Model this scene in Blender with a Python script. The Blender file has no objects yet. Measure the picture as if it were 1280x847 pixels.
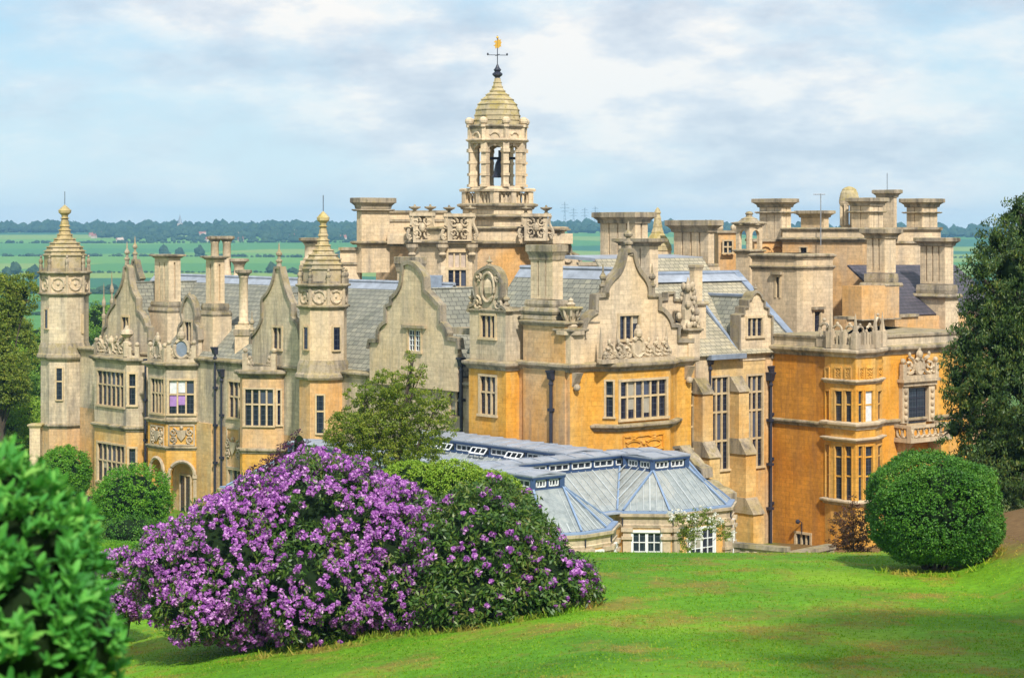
import bpy, math, random
import numpy as np
from mathutils import Vector, Matrix
from mathutils.geometry import tessellate_polygon
random.seed(7); rng = np.random.default_rng(11)
R = math.radians
S = bpy.context.scene
COL = S.collection
# ---------------------------------------------------------------- camera, sky, sun, exposure
ZC, FPX, CX, YH = 18.5, 2600.0, 640.0, 285.0
cd = bpy.data.cameras.new('camera'); cam = bpy.data.objects.new('camera', cd); COL.objects.link(cam)
cam.location = (0, 0, ZC); cam.rotation_euler = (R(90), 0, 0)
cd.sensor_width = 36; cd.lens = 36*FPX/1280; cd.shift_y = (YH-423.5)/1280
cd.clip_start = .5; cd.clip_end = 30000
cd.dof.use_dof = True; cd.dof.focus_distance = 112; cd.dof.aperture_fstop = 3.4
S.camera = cam
SUN_EL, SUN_DIR = 46.0, (0.24, -0.97)          # horizontal direction towards the sun
W = bpy.data.worlds.new('World'); S.world = W; W.use_nodes = True
nt = W.node_tree; nt.nodes.clear()
def N(nt, typ, ins=None, **kw):
    n = nt.nodes.new(typ)
    for k, v in kw.items(): setattr(n, k, v)
    for k, v in (ins or {}).items():
        if isinstance(v, bpy.types.NodeSocket): nt.links.new(v, n.inputs[k])
        else: n.inputs[k].default_value = v
    return n
def ramp(nt, fac, stops, interp='LINEAR'):
    n = nt.nodes.new('ShaderNodeValToRGB'); nt.links.new(fac, n.inputs[0]); cr = n.color_ramp; cr.interpolation = interp
    while len(cr.elements) < len(stops): cr.elements.new(.5)
    for e, (p, c) in zip(cr.elements, stops):
        e.position = p; e.color = c if len(c) == 4 else (*c, 1)
    return n.outputs[0]
def mathn(nt, op, a, b=0.0, c=0.0, clamp=False):
    n = nt.nodes.new('ShaderNodeMath'); n.operation = op; n.use_clamp = clamp
    for i, v in enumerate((a, b, c)):
        if isinstance(v, bpy.types.NodeSocket): nt.links.new(v, n.inputs[i])
        else: n.inputs[i].default_value = v
    return n.outputs[0]
def mixc(nt, fac, a, b, typ='MIX'):
    n = nt.nodes.new('ShaderNodeMix'); n.data_type = 'RGBA'; n.blend_type = typ
    for i, v in ((0, fac), (6, a), (7, b)):
        if isinstance(v, bpy.types.NodeSocket): nt.links.new(v, n.inputs[i])
        else: n.inputs[i].default_value = v if i == 0 or len(v) == 4 else (*v, 1)
    return n.outputs[2]
sky = N(nt, 'ShaderNodeTexSky', sky_type='NISHITA', sun_disc=False, sun_elevation=R(SUN_EL),
        sun_rotation=math.atan2(SUN_DIR[0], SUN_DIR[1]), altitude=100, air_density=1.0, dust_density=.6, ozone_density=2.2)
tc = N(nt, 'ShaderNodeTexCoord'); sep = N(nt, 'ShaderNodeSeparateXYZ', {0: tc.outputs['Generated']})
# clouds: noise on a flattened dome above the place, so that they crowd together towards the horizon
den = mathn(nt, 'ADD', sep.outputs[2], .34)
cu = mathn(nt, 'DIVIDE', sep.outputs[0], den); cv = mathn(nt, 'DIVIDE', sep.outputs[1], den)
cc = N(nt, 'ShaderNodeCombineXYZ', {0: cu, 1: cv, 2: 0.37})
n1 = N(nt, 'ShaderNodeTexNoise', {'Vector': cc.outputs[0], 'Scale': 1.95, 'Detail': 10.0, 'Roughness': .60, 'Distortion': .15})
n2 = N(nt, 'ShaderNodeTexNoise', {'Vector': cc.outputs[0], 'Scale': 5.2, 'Detail': 9.0, 'Roughness': .58})
cover = ramp(nt, n1.outputs[0], [(.38, (.05,)*3), (.47, (.55,)*3), (.56, (1,)*3)])
shade = ramp(nt, n2.outputs[0], [(.36, (4.6, 5.2, 6.0)), (.48, (6.1, 6.5, 6.95)), (.57, (8.0, 7.75, 7.4))])
hz = ramp(nt, sep.outputs[2], [(0.0, (.75,)*3), (.05, (.35,)*3), (.12, (.0,)*3)])
blue = mixc(nt, .62, sky.outputs[0], (3.0, 5.4, 7.2))
low = mixc(nt, hz, blue, (6.3, 7.5, 7.9))
up = mixc(nt, mathn(nt, 'MULTIPLY', cover, mathn(nt, 'SUBTRACT', 1.0, mathn(nt, 'MULTIPLY', hz, .75))), low, shade)
bg = N(nt, 'ShaderNodeBackground', {'Color': up, 'Strength': .105})
wo = N(nt, 'ShaderNodeOutputWorld', {'Surface': bg.outputs[0]})
sl = bpy.data.lights.new('sun', 'SUN'); sl.energy = 4.5; sl.angle = R(3.0); sl.color = (1, .945, .85)
sun = bpy.data.objects.new('sun', sl); COL.objects.link(sun)
ce = math.cos(R(SUN_EL)); hl = math.hypot(*SUN_DIR)
sun.rotation_euler = Vector((SUN_DIR[0]/hl*ce, SUN_DIR[1]/hl*ce, math.sin(R(SUN_EL)))).to_track_quat('Z', 'Y').to_euler()
sun.location = (40, -40, 80)
vs = S.view_settings; vs.view_transform = 'Standard'; vs.look = 'None'; vs.gamma = 1; vs.exposure = 0.30; vs.use_curve_mapping = False
S.render.engine = 'CYCLES'
S.cycles.max_bounces = 6; S.cycles.diffuse_bounces = 3; S.cycles.glossy_bounces = 2; S.cycles.transmission_bounces = 3
S.cycles.transparent_max_bounces = 6; S.cycles.volume_bounces = 0; S.cycles.use_denoising = True
S.cycles.caustics_reflective = False; S.cycles.caustics_refractive = False

# ---------------------------------------------------------------- materials
def newmat(name):
    m = bpy.data.materials.new(name); m.use_nodes = True; nt = m.node_tree; nt.nodes.clear()
    out = nt.nodes.new('ShaderNodeOutputMaterial'); return m, nt, out
def wallcoords(nt):
    """u along the wall (any direction it faces), v up: world metres"""
    g = N(nt, 'ShaderNodeNewGeometry')
    cr = N(nt, 'ShaderNodeVectorMath', {0: (0, 0, 1), 1: g.outputs['True Normal']}, operation='CROSS_PRODUCT')
    no = N(nt, 'ShaderNodeVectorMath', {0: cr.outputs[0]}, operation='NORMALIZE')
    d = N(nt, 'ShaderNodeVectorMath', {0: g.outputs['Position'], 1: no.outputs[0]}, operation='DOT_PRODUCT')
    sp = N(nt, 'ShaderNodeSeparateXYZ', {0: g.outputs['Position']})
    return g, d.outputs['Value'], sp.outputs[2], sp
def stone(name, base, tone, grey, amt_tone=.5, amt_grey=.5, course=.26, rough=.9, lichen=0.0):
    bw = .62 if course < 1 else 7.0
    m, nt, out = newmat(name)
    g, u, v, sp = wallcoords(nt)
    uv = N(nt, 'ShaderNodeCombineXYZ', {0: u, 1: v, 2: 0})
    P = g.outputs['Position']
    c1 = tuple(x*1.07 for x in base); c2 = tuple(x*.86 for x in base); mo = tuple(x*.72 for x in base)
    br = N(nt, 'ShaderNodeTexBrick', {'Vector': uv.outputs[0], 'Color1': (*c1, 1), 'Color2': (*c2, 1), 'Mortar': (*mo, 1), 'Scale': 1.0,
           'Mortar Size': .012, 'Mortar Smooth': .3, 'Bias': 0.0, 'Brick Width': bw, 'Row Height': course})
    big = N(nt, 'ShaderNodeTexNoise', {'Vector': P, 'Scale': .23, 'Detail': 5.0, 'Roughness': .6})
    st = N(nt, 'ShaderNodeMapping', {'Vector': P, 'Scale': (1.1, 1.1, .16)})
    streak = N(nt, 'ShaderNodeTexNoise', {'Vector': st.outputs[0], 'Scale': 1.0, 'Detail': 6.0, 'Roughness': .65})
    fine = N(nt, 'ShaderNodeTexNoise', {'Vector': P, 'Scale': 5.0, 'Detail': 6.0, 'Roughness': .7})
    f1 = ramp(nt, big.outputs[0], [(.42, (0,)*3), (.62, (amt_tone,)*3)])
    f2 = ramp(nt, streak.outputs[0], [(.47, (0,)*3), (.68, (amt_grey,)*3)])
    c = mixc(nt, f1, br.outputs[0], mixc(nt, .75, br.outputs[0], tone))
    c = mixc(nt, f2, c, grey)
    st2 = N(nt, 'ShaderNodeMapping', {'Vector': P, 'Scale': (3.6, 3.6, .30)})
    s2 = N(nt, 'ShaderNodeTexNoise', {'Vector': st2.outputs[0], 'Scale': 1.0, 'Detail': 5.0, 'Roughness': .6})
    c = mixc(nt, ramp(nt, s2.outputs[0], [(.52, (0,)*3), (.70, (amt_grey*.55,)*3)]), c, tuple(x*.60 for x in grey))
    md = N(nt, 'ShaderNodeTexNoise', {'Vector': P, 'Scale': .85, 'Detail': 6.0, 'Roughness': .68})
    c = mixc(nt, 1.0, c, ramp(nt, md.outputs[0], [(.30, (.84, .83, .84)), (.5, (1,)*3), (.70, (1.10, 1.08, 1.05))]), 'MULTIPLY')
    fv = ramp(nt, fine.outputs[0], [(.25, (.72,)*3), (.5, (1.0,)*3), (.75, (1.18,)*3)])
    c = mixc(nt, 1.0, c, fv, 'MULTIPLY')
    if lichen:
        ln = N(nt, 'ShaderNodeTexNoise', {'Vector': P, 'Scale': 1.6, 'Detail': 7.0, 'Roughness': .72})
        sn = N(nt, 'ShaderNodeSeparateXYZ', {0: g.outputs['Normal']})
        lf = ramp(nt, mathn(nt, 'ADD', ln.outputs[0], mathn(nt, 'MULTIPLY', sn.outputs[2], .12)), [(.52, (0,)*3), (.63, (lichen,)*3)])
        c = mixc(nt, lf, c, (.30, .23, .035))
        df = ramp(nt, fine.outputs[0], [(.50, (0,)*3), (.66, (.55,)*3)])
        c = mixc(nt, df, c, (.075, .068, .055))
    h = mathn(nt, 'ADD', mathn(nt, 'MULTIPLY', br.outputs['Fac'], -.5), mathn(nt, 'MULTIPLY', fine.outputs[0], .6))
    bp = N(nt, 'ShaderNodeBump', {'Height': h, 'Strength': .22, 'Distance': .03})
    b = N(nt, 'ShaderNodeBsdfPrincipled', {'Base Color': c, 'Roughness': rough, 'Normal': bp.outputs[0]})
    b.inputs['Specular IOR Level'].default_value = .2
    nt.links.new(b.outputs[0], out.inputs[0]); return m
CREAM = stone('stone_cream', (.67, .53, .36), (.64, .44, .22), (.33, .285, .235), .5, .6)
GREYS = stone('stone_weathered', (.60, .495, .355), (.58, .42, .22), (.215, .195, .17), .5, .8)
OCHRE = stone('stone_ochre', (.66, .36, .070), (.66, .26, .012), (.60, .45, .22), .85, .45)
HONEY = stone('stone_honey', (.65, .455, .21), (.66, .31, .04), (.44, .35, .24), .85, .5)
RUST = stone('stone_rust', (.62, .27, .035), (.46, .15, .010), (.27, .14, .055), .8, .6)
BUFF = stone('stone_buff', (.63, .42, .225), (.64, .31, .06), (.36, .285, .21), .8, .6)
TRIM = stone('stone_trim', (.42, .35, .26), (.42, .31, .17), (.085, .078, .068), .45, .95, course=2.0, lichen=.35)
COPE = stone('stone_coping', (.33, .28, .215), (.35, .27, .16), (.10, .092, .08), .4, .85, course=3.0, lichen=.3)
DOMEST = stone('stone_dome', (.50, .41, .28), (.52, .36, .11), (.22, .20, .16), .7, .6, course=5.0, lichen=.45)
CARVE = stone('stone_carved', (.54, .44, .31), (.52, .37, .2), (.17, .15, .13), .4, .7, course=5.0)
TRACER = stone('stone_window', (.60, .47, .30), (.50, .33, .13), (.33, .28, .2), .5, .4, course=5.0)
GOLDST = stone('stone_lichen', (.52, .43, .26), (.52, .39, .12), (.28, .24, .17), .7, .6, course=5.0, lichen=.6)
def slate(name, a, b, mortar, w=.42, h=.27):
    m, nt, out = newmat(name)
    g, u, v, sp = wallcoords(nt)
    uv = N(nt, 'ShaderNodeCombineXYZ', {0: u, 1: mathn(nt, 'MULTIPLY', v, 1.35), 2: 0})
    br = N(nt, 'ShaderNodeTexBrick', {'Vector': uv.outputs[0], 'Color1': (*a, 1), 'Color2': (*b, 1), 'Mortar': (*mortar, 1), 'Scale': 1.0,
           'Mortar Size': .022, 'Bias': 0.0, 'Brick Width': w, 'Row Height': h})
    n = N(nt, 'ShaderNodeTexNoise', {'Vector': g.outputs['Position'], 'Scale': .7, 'Detail': 7.0, 'Roughness': .7})
    c = mixc(nt, 1.0, br.outputs[0], ramp(nt, n.outputs[0], [(.3, (.72, .74, .7)), (.52, (1,)*3), (.7, (1.25, 1.2, 1.05))]), 'MULTIPLY')
    bp = N(nt, 'ShaderNodeBump', {'Height': mathn(nt, 'MULTIPLY', br.outputs['Fac'], -1.0), 'Strength': .4, 'Distance': .03})
    b = N(nt, 'ShaderNodeBsdfPrincipled', {'Base Color': c, 'Roughness': .62, 'Normal': bp.outputs[0]})
    nt.links.new(b.outputs[0], out.inputs[0]); return m
SLATE = slate('roof_slate', (.29, .28, .22), (.20, .20, .165), (.08, .08, .068), .5, .34)
SLATEP = slate('roof_stone_slate', (.42, .37, .26), (.32, .285, .21), (.15, .135, .10))
SLATED = slate('roof_shaded_slate', (.085, .075, .095), (.06, .055, .075), (.03, .03, .035))  # purple slate, with the neighbouring stack's shade worked into its dark colour
def plain(name, c, rough=.6, metal=0.0, var=.18, scale=3.0, spec=.5):
    m, nt, out = newmat(name)
    g = N(nt, 'ShaderNodeNewGeometry')
    n = N(nt, 'ShaderNodeTexNoise', {'Vector': g.outputs['Position'], 'Scale': scale, 'Detail': 6.0, 'Roughness': .65})
    col = mixc(nt, 1.0, (*c, 1), ramp(nt, n.outputs[0], [(.3, (1-var,)*3), (.7, (1+var,)*3)]), 'MULTIPLY')
    b = N(nt, 'ShaderNodeBsdfPrincipled', {'Base Color': col, 'Roughness': rough, 'Metallic': metal})
    b.inputs['Specular IOR Level'].default_value = spec
    nt.links.new(b.outputs[0], out.inputs[0]); return m
LEAD = plain('lead', (.30, .33, .385), .42, 0, .25, 1.6)
BLUEL = plain('lead_blue', (.20, .24, .31), .5, 0, .3, 1.5)
BLUEP = plain('paint_blue', (.032, .065, .155), .5, 0, .2, 2)
BLUEG = plain('glazing_bar_blue', (.20, .28, .42), .5, 0, .15, 2)
WHITE = plain('paint_white', (.74, .75, .76), .5, 0, .06)
IRON = plain('iron_dark', (.022, .024, .042), .5, .0, .2)
GOLD = plain('gilding', (.75, .42, .06), .35, .6, .1)
BARK = plain('bark', (.07, .052, .036), .9, 0, .35, 6)
CURT = plain('curtain_lilac', (.35, .20, .48), .9)
CURTC = plain('curtain_cream', (.34, .31, .25), .9)
CURTW = plain('curtain_white', (.62, .64, .66), .9)
BRICKR = plain('far_red_roof', (.30, .115, .075), .9)
FARW = plain('far_wall', (.50, .40, .32), .9)
STEEL = plain('galvanised_steel', (.28, .30, .33), .5, .3)
def glass(name, dark, pale, p):
    m, nt, out = newmat(name)
    g, u, v, sp = wallcoords(nt)
    uv = N(nt, 'ShaderNodeCombineXYZ', {0: u, 1: v, 2: 0})
    br = N(nt, 'ShaderNodeTexBrick', {'Vector': uv.outputs[0], 'Color1': (0, 0, 0, 1), 'Color2': (0, 0, 0, 1), 'Mortar': (1, 1, 1, 1), 'Scale': 1.0,
           'Mortar Size': .016, 'Brick Width': .26, 'Row Height': .34}, offset=0.0)
    c = ramp(nt, g.outputs['Random Per Island'], [(0, dark), (p, tuple(x*1.6 for x in dark)), (min(.99, p+.06), pale), (1, tuple(x*.6 for x in pale))])
    c = mixc(nt, mathn(nt, 'MULTIPLY', br.outputs[0], .5), c, (.10, .11, .14))
    no = N(nt, 'ShaderNodeTexNoise', {'Vector': g.outputs['Position'], 'Scale': 2.2, 'Detail': 2.0})
    bp = N(nt, 'ShaderNodeBump', {'Height': no.outputs[0], 'Strength': .12, 'Distance': .05})
    b = N(nt, 'ShaderNodeBsdfPrincipled', {'Base Color': c, 'Roughness': .10, 'Normal': bp.outputs[0], 'IOR': 1.5})
    nt.links.new(b.outputs[0], out.inputs[0]); return m
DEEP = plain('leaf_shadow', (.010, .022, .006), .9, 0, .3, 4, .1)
BARW = plain('paint_glazing', (.40, .43, .44), .5, 0, .15)
GLASS = glass('glass_leaded', (.008, .010, .022), (.075, .09, .14), .80)
GLASSW = glass('glass_clear', (.012, .018, .028), (.12, .16, .20), .7)
def roofglass(name):
    m, nt, out = newmat(name)
    g = N(nt, 'ShaderNodeNewGeometry')
    n = N(nt, 'ShaderNodeTexNoise', {'Vector': g.outputs['Position'], 'Scale': 2.1, 'Detail': 8.0, 'Roughness': .75})
    c = ramp(nt, n.outputs[0], [(.28, (.22, .25, .26)), (.5, (.40, .435, .44)), (.7, (.55, .565, .545))])
    b = N(nt, 'ShaderNodeBsdfPrincipled', {'Base Color': c, 'Roughness': .16, 'IOR': 1.5})
    t = N(nt, 'ShaderNodeBsdfTransparent', {'Color': (.75, .82, .82, 1)})
    mx = N(nt, 'ShaderNodeMixShader', {0: .38, 1: b.outputs[0], 2: t.outputs[0]})
    nt.links.new(mx.outputs[0], out.inputs[0]); return m
RGLASS = roofglass('glass_roof')
def leafmat(name, stops, trans=.25, rough=.5, spec=.35):
    m, nt, out = newmat(name)
    g = N(nt, 'ShaderNodeNewGeometry')
    n = N(nt, 'ShaderNodeTexNoise', {'Vector': g.outputs['Position'], 'Scale': .9, 'Detail': 3.0})
    f = mathn(nt, 'ADD', mathn(nt, 'MULTIPLY', g.outputs['Random Per Island'], .7), mathn(nt, 'MULTIPLY', mathn(nt, 'SUBTRACT', n.outputs[0], .35), 1.0))
    c = ramp(nt, f, stops)
    b = N(nt, 'ShaderNodeBsdfPrincipled', {'Base Color': c, 'Roughness': rough})
    b.inputs['Specular IOR Level'].default_value = spec
    tr = N(nt, 'ShaderNodeBsdfTranslucent', {'Color': mixc(nt, .3, c, (.2, .3, .02), 'ADD')})
    mx = N(nt, 'ShaderNodeMixShader', {0: trans, 1: b.outputs[0], 2: tr.outputs[0]})
    nt.links.new(mx.outputs[0], out.inputs[0]); return m

# ---------------------------------------------------------------- plan geometry
TH = R(50)
VA = np.array([math.cos(TH), -math.sin(TH)])       # along the long west front: to the right and nearer
VB = np.array([math.sin(TH), math.cos(TH)])        # along the short south fronts: to the right and farther
def pt(px, Y): return np.array([(px-CX)/FPX*Y, Y])
K1 = pt(712, 112.0)                                # near corner of the central block
def col(p, d, px):
    """the point of the line p + s d that stands in the photograph's column px"""
    k = (px-CX)/FPX
    s = (k*p[1]-p[0])/(d[0]-k*d[1]); return p+s*d
def onA(px, t=0.0): return col(K1+t*VB, VA, px)
def onB(px, s=0.0): return col(K1+s*VA, VB, px)
def zat(py, Y): return ZC-(py-YH)/FPX*Y
class Fr:
    """an upright plane through two plan points, left to right seen from outside; d is the distance out of it"""
    def __init__(s, p1, p2):
        s.o = np.array(p1, float); v = np.array(p2, float)-s.o; s.L = math.hypot(*v); s.e = v/s.L; s.n = np.array([s.e[1], -s.e[0]])
    def w(s, u, z, d=0.0):
        p = s.o+s.e*u+s.n*d; return (p[0], p[1], z)
    def u(s, px, d=0.0):
        k = (px-CX)/FPX; o = s.o+s.n*d
        return (k*o[1]-o[0])/(s.e[0]-k*s.e[1])
    def uz(s, px, py, d=0.0):
        u = s.u(px, d); Y = s.o[1]+s.n[1]*d+s.e[1]*u
        return (u, ZC-(py-YH)/FPX*Y)
    def Y(s, u, d=0.0): return s.o[1]+s.n[1]*d+s.e[1]*u
def frd(p, e, L=1.0): return Fr(p, np.array(p)+np.array(e)*L)

# ---------------------------------------------------------------- mesh builder
def link(name, me, parent=None):
    o = bpy.data.objects.new(name, me); COL.objects.link(o)
    if parent is not None:
        o.parent = parent
        r = parent
        while r.parent: r = r.parent
        if parent is r: o.matrix_parent_inverse = Matrix.Translation(-Vector(r.location))
    return o
class MB:
    def __init__(s, mat=None): s.v = []; s.f = []; s.mi = []; s.mats = []; s.cur = 0; s.sm = []; s.smooth = False; s.use(mat) if mat else None
    def use(s, mat):
        if mat not in s.mats: s.mats.append(mat)
        s.cur = s.mats.index(mat); return s
    def add(s, pts): b = len(s.v); s.v.extend([tuple(map(float, p)) for p in pts]); return b
    def face(s, idx): s.f.append(tuple(idx)); s.mi.append(s.cur); s.sm.append(s.smooth)
    def poly(s, pts): b = s.add(pts); s.face(range(b, b+len(pts)))
    def hexa(s, q):
        """8 corners: 0-3 one side, 4-7 the opposite side in the same order"""
        b = s.add(q)
        for f in ((0, 1, 2, 3), (7, 6, 5, 4), (0, 4, 5, 1), (1, 5, 6, 2), (2, 6, 7, 3), (3, 7, 4, 0)): s.face([b+i for i in f])
    def fbox(s, fr, u0, u1, z0, z1, d0, d1):
        s.hexa([fr.w(u0, z0, d1), fr.w(u1, z0, d1), fr.w(u1, z1, d1), fr.w(u0, z1, d1), fr.w(u0, z0, d0), fr.w(u1, z0, d0), fr.w(u1, z1, d0), fr.w(u0, z1, d0)])
    def wedge(s, fr, u0, u1, z0, z1, d0, dlow, dhigh):
        """box whose front slopes from depth dlow at z0 to dhigh at z1"""
        s.hexa([fr.w(u0, z0, dlow), fr.w(u1, z0, dlow), fr.w(u1, z1, dhigh), fr.w(u0, z1, dhigh), fr.w(u0, z0, d0), fr.w(u1, z0, d0), fr.w(u1, z1, d0), fr.w(u0, z1, d0)])
    def panel(s, fr, outer, holes=(), d=0.0, reveal=.28):
        loops = [[Vector((u, z, 0)) for u, z in outer]]
        for (u0, u1, z0, z1) in holes: loops.append([Vector((u0, z0, 0)), Vector((u0, z1, 0)), Vector((u1, z1, 0)), Vector((u1, z0, 0))])
        flat = [p for l in loops for p in l]
        b = s.add([fr.w(p.x, p.y, d) for p in flat])
        if holes or len(outer) > 4:
            for t in tessellate_polygon(loops): s.face([b+i for i in t])
        else: s.face([b+i for i in range(len(outer))])
        for (u0, u1, z0, z1) in holes:
            c = [(u0, z0), (u1, z0), (u1, z1), (u0, z1)]
            for i in range(4):
                p, q = c[i], c[(i+1) % 4]
                s.poly([fr.w(*p, d), fr.w(*q, d), fr.w(*q, d-reveal), fr.w(*p, d-reveal)])
    def extr(s, fr, outer, holes=(), d=0.0, th=.5):
        """an outline with its own thickness"""
        s.panel(fr, outer, holes, d)
        s.panel(fr, outer, (), d-th)
        for p, q in zip(outer, outer[1:]+outer[:1]):
            s.poly([fr.w(*p, d), fr.w(*q, d), fr.w(*q, d-th), fr.w(*p, d-th)])
    def strip(s, fr, pts, w, d0, d1):
        """a coping that follows an open outline, w outwards (left of travel)"""
        n = len(pts); off = []
        for i in range(n):
            a = np.array(pts[max(0, i-1)]); b = np.array(pts[min(n-1, i+1)]); t = b-a; t = t/(np.linalg.norm(t)+1e-9)
            off.append((pts[i][0]-t[1]*w, pts[i][1]+t[0]*w))
        for i in range(n-1):
            p, q, q2, p2 = pts[i], pts[i+1], off[i+1], off[i]
            s.hexa([fr.w(*p, d1), fr.w(*q, d1), fr.w(*q2, d1), fr.w(*p2, d1), fr.w(*p, d0), fr.w(*q, d0), fr.w(*q2, d0), fr.w(*p2, d0)])
    def tube(s, pts, r, seg=6, caps=True):
        pts = [Vector(p) for p in pts]; n = len(pts); rs = r if isinstance(r, (list, tuple)) else [r]*n; rings = []
        for i, p in enumerate(pts):
            t = (pts[min(n-1, i+1)]-pts[max(0, i-1)]).normalized()
            a = Vector((0, 0, 1)) if abs(t.z) < .9 else Vector((1, 0, 0))
            x = t.cross(a).normalized(); y = t.cross(x).normalized()
            rings.append(s.add([p+x*math.cos(2*math.pi*k/seg)*rs[i]+y*math.sin(2*math.pi*k/seg)*rs[i] for k in range(seg)]))
        for a, b in zip(rings, rings[1:]):
            for k in range(seg): s.face((a+k, a+(k+1) % seg, b+(k+1) % seg, b+k))
        if caps:
            s.face([rings[0]+k for k in range(seg)]); s.face([rings[-1]+k for k in range(seg)][::-1])
    def lathe(s, cx, cy, prof, n=12, rot=0.0, sx=1.0):
        rings = []
        for r, z in prof:
            rings.append(s.add([(cx+max(r, .002)*math.cos(rot+2*math.pi*k/n), cy+max(r, .002)*math.sin(rot+2*math.pi*k/n), z) for k in range(n)]))
        for a, b in zip(rings, rings[1:]):
            for k in range(n): s.face((a+k, a+(k+1) % n, b+(k+1) % n, b+k))
        s.face([rings[-1]+k for k in range(n)]); s.face([rings[0]+k for k in range(n)][::-1])
    def ball(s, c, r, n=8, sz=1.0):
        s.lathe(c[0], c[1], [(r*math.sin(math.pi*i/6), c[2]-r*sz*math.cos(math.pi*i/6)) for i in range(7)], n)
    def prism(s, plan, z0, z1, caps=True):
        for p, q in zip(plan, list(plan[1:])+[plan[0]]): s.poly([(*p, z0), (*q, z0), (*q, z1), (*p, z1)])
        if caps: s.poly([(*p, z1) for p in plan]); s.poly([(*p, z0) for p in plan][::-1])
    def rings(s, plan, prof):
        """mouldings right round a plan: prof is [(out, z), ...] upwards, closed top and bottom"""
        rs = [s.add([(*p, z) for p in offset(plan, o)]) for o, z in prof]; n = len(plan)
        for a, b in zip(rs, rs[1:]):
            for k in range(n): s.face((a+k, a+(k+1) % n, b+(k+1) % n, b+k))
        s.face([rs[-1]+k for k in range(n)]); s.face([rs[0]+k for k in range(n)][::-1])
    def slab(s, q, th=.12):
        """a roof slope: four points, thickness below"""
        a = [Vector(p) for p in q]; nn = (a[1]-a[0]).cross(a[-1]-a[0]).normalized()
        if nn.z < 0: nn = -nn
        b = [p-nn*th for p in a]; n = len(a)
        s.poly(a); s.poly(b[::-1])
        for i in range(n): s.poly([a[i], a[(i+1) % n], b[(i+1) % n], b[i]])
    def build(s, name, parent=None):
        me = bpy.data.meshes.new(name); me.from_pydata(s.v, [], s.f)
        for m in s.mats: me.materials.append(m)
        me.polygons.foreach_set('material_index', s.mi)
        me.polygons.foreach_set('use_smooth', s.sm)
        me.update(); return link(name, me, parent)
def offset(plan, d):
    n = len(plan); out = []
    for i in range(n):
        p0, p1, p2 = np.array(plan[i-1]), np.array(plan[i]), np.array(plan[(i+1) % n])
        e1 = (p1-p0)/np.linalg.norm(p1-p0); e2 = (p2-p1)/np.linalg.norm(p2-p1)
        n1 = np.array([e1[1], -e1[0]]); n2 = np.array([e2[1], -e2[0]])
        k = 1+float(n1@n2)
        out.append(tuple(p1+(n1+n2)*d/max(k, .25)))
    return out
def cornice(mb, plan, z, h, out):
    mb.rings(plan, [(-.05, z), (out*.25, z+.004), (out*.45, z+.35*h), (out*.9, z+.5*h), (out, z+.62*h), (out, z+.86*h), (out*.35, z+h), (-.05, z+h+.02)])
def qc(p0, p1, p2, n=6):
    return [((1-t)**2*p0[0]+2*t*(1-t)*p1[0]+t*t*p2[0], (1-t)**2*p0[1]+2*t*(1-t)*p1[1]+t*t*p2[1]) for t in [i/n for i in range(n+1)]]
def empty(name, loc, label=None, cat=None, group=None):
    o = bpy.data.objects.new(name, None); COL.objects.link(o); o.location = loc; o.empty_display_size = .5
    tag(o, label, cat, group); return o
def tag(o, label=None, cat=None, group=None, kind=None):
    if label: o['label'] = label
    if cat: o['category'] = cat
    if group: o['group'] = group
    if kind: o['kind'] = kind
    return o
bpy.context.view_layer.update()
# ---------------------------------------------------------------- terrain
GP = [(-60, -6), (0, 1.7), (11, 3.8), (25, 6.6), (40, 9.2), (50, 10.1), (58, 10.6), (66, 10.9), (73, 11.4), (80, 12.5), (88, 14.7), (100, 17.3), (110, 18.3), (125, 18.9),
      (150, 19.6), (180, 21), (260, 26), (400, 32), (600, 37), (900, 41), (1300, 41.5), (1700, 40), (2200, 35), (2700, 25), (3100, 14), (3500, 8), (4000, 5.0), (4600, 8), (6500, 15)]
GX = np.array([g[0] for g in GP], float); GD = np.array([g[1] for g in GP], float)
CP = [(-60, -2.3), (-12, -2.2), (2, 0), (14.0, 0), (16.4, .85), (19, 1.6), (26, 3.0), (60, 6)]
CXs = np.array([c[0] for c in CP], float); CDs = np.array([c[1] for c in CP], float)
FY = np.array([0, 80, 105, 150], float); FV = np.array([1, 1, .25, 0])
def vnoise(x, y):
    return np.sin(x*1.0+1.3*np.sin(y*.7))*.5+np.sin(y*1.3+x*.6+2)*.3+np.sin(x*2.7-y*1.9)*.2
def terrain(x, y):
    x = np.asarray(x, float); y = np.asarray(y, float)
    d = np.interp(y, GX, GD); c = np.interp(x, CXs, CDs)*np.interp(y, FY, FV)
    far = np.clip((y-1500)/2200, 0, 1)
    amp = far*4.5*vnoise(x/520+.6, y/900)-far*np.clip((x-60)/500, 0, 1)*7
    near = np.clip(1-y/120, 0, 1)*.06*vnoise(x/2.1, y/2.7)
    return ZC-d+c+amp+near
def tz(x, y): return float(terrain(x, y))
def ground_hit(px, py, y0=20.0, y1=400.0):
    Y = np.linspace(y0, y1, 4000); X = (px-CX)/FPX*Y; z = ZC-(py-YH)/FPX*Y; t = terrain(X, Y)
    i = int(np.argmax(t >= z)); return float(X[i]), float(Y[i]), float(t[i])
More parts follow.
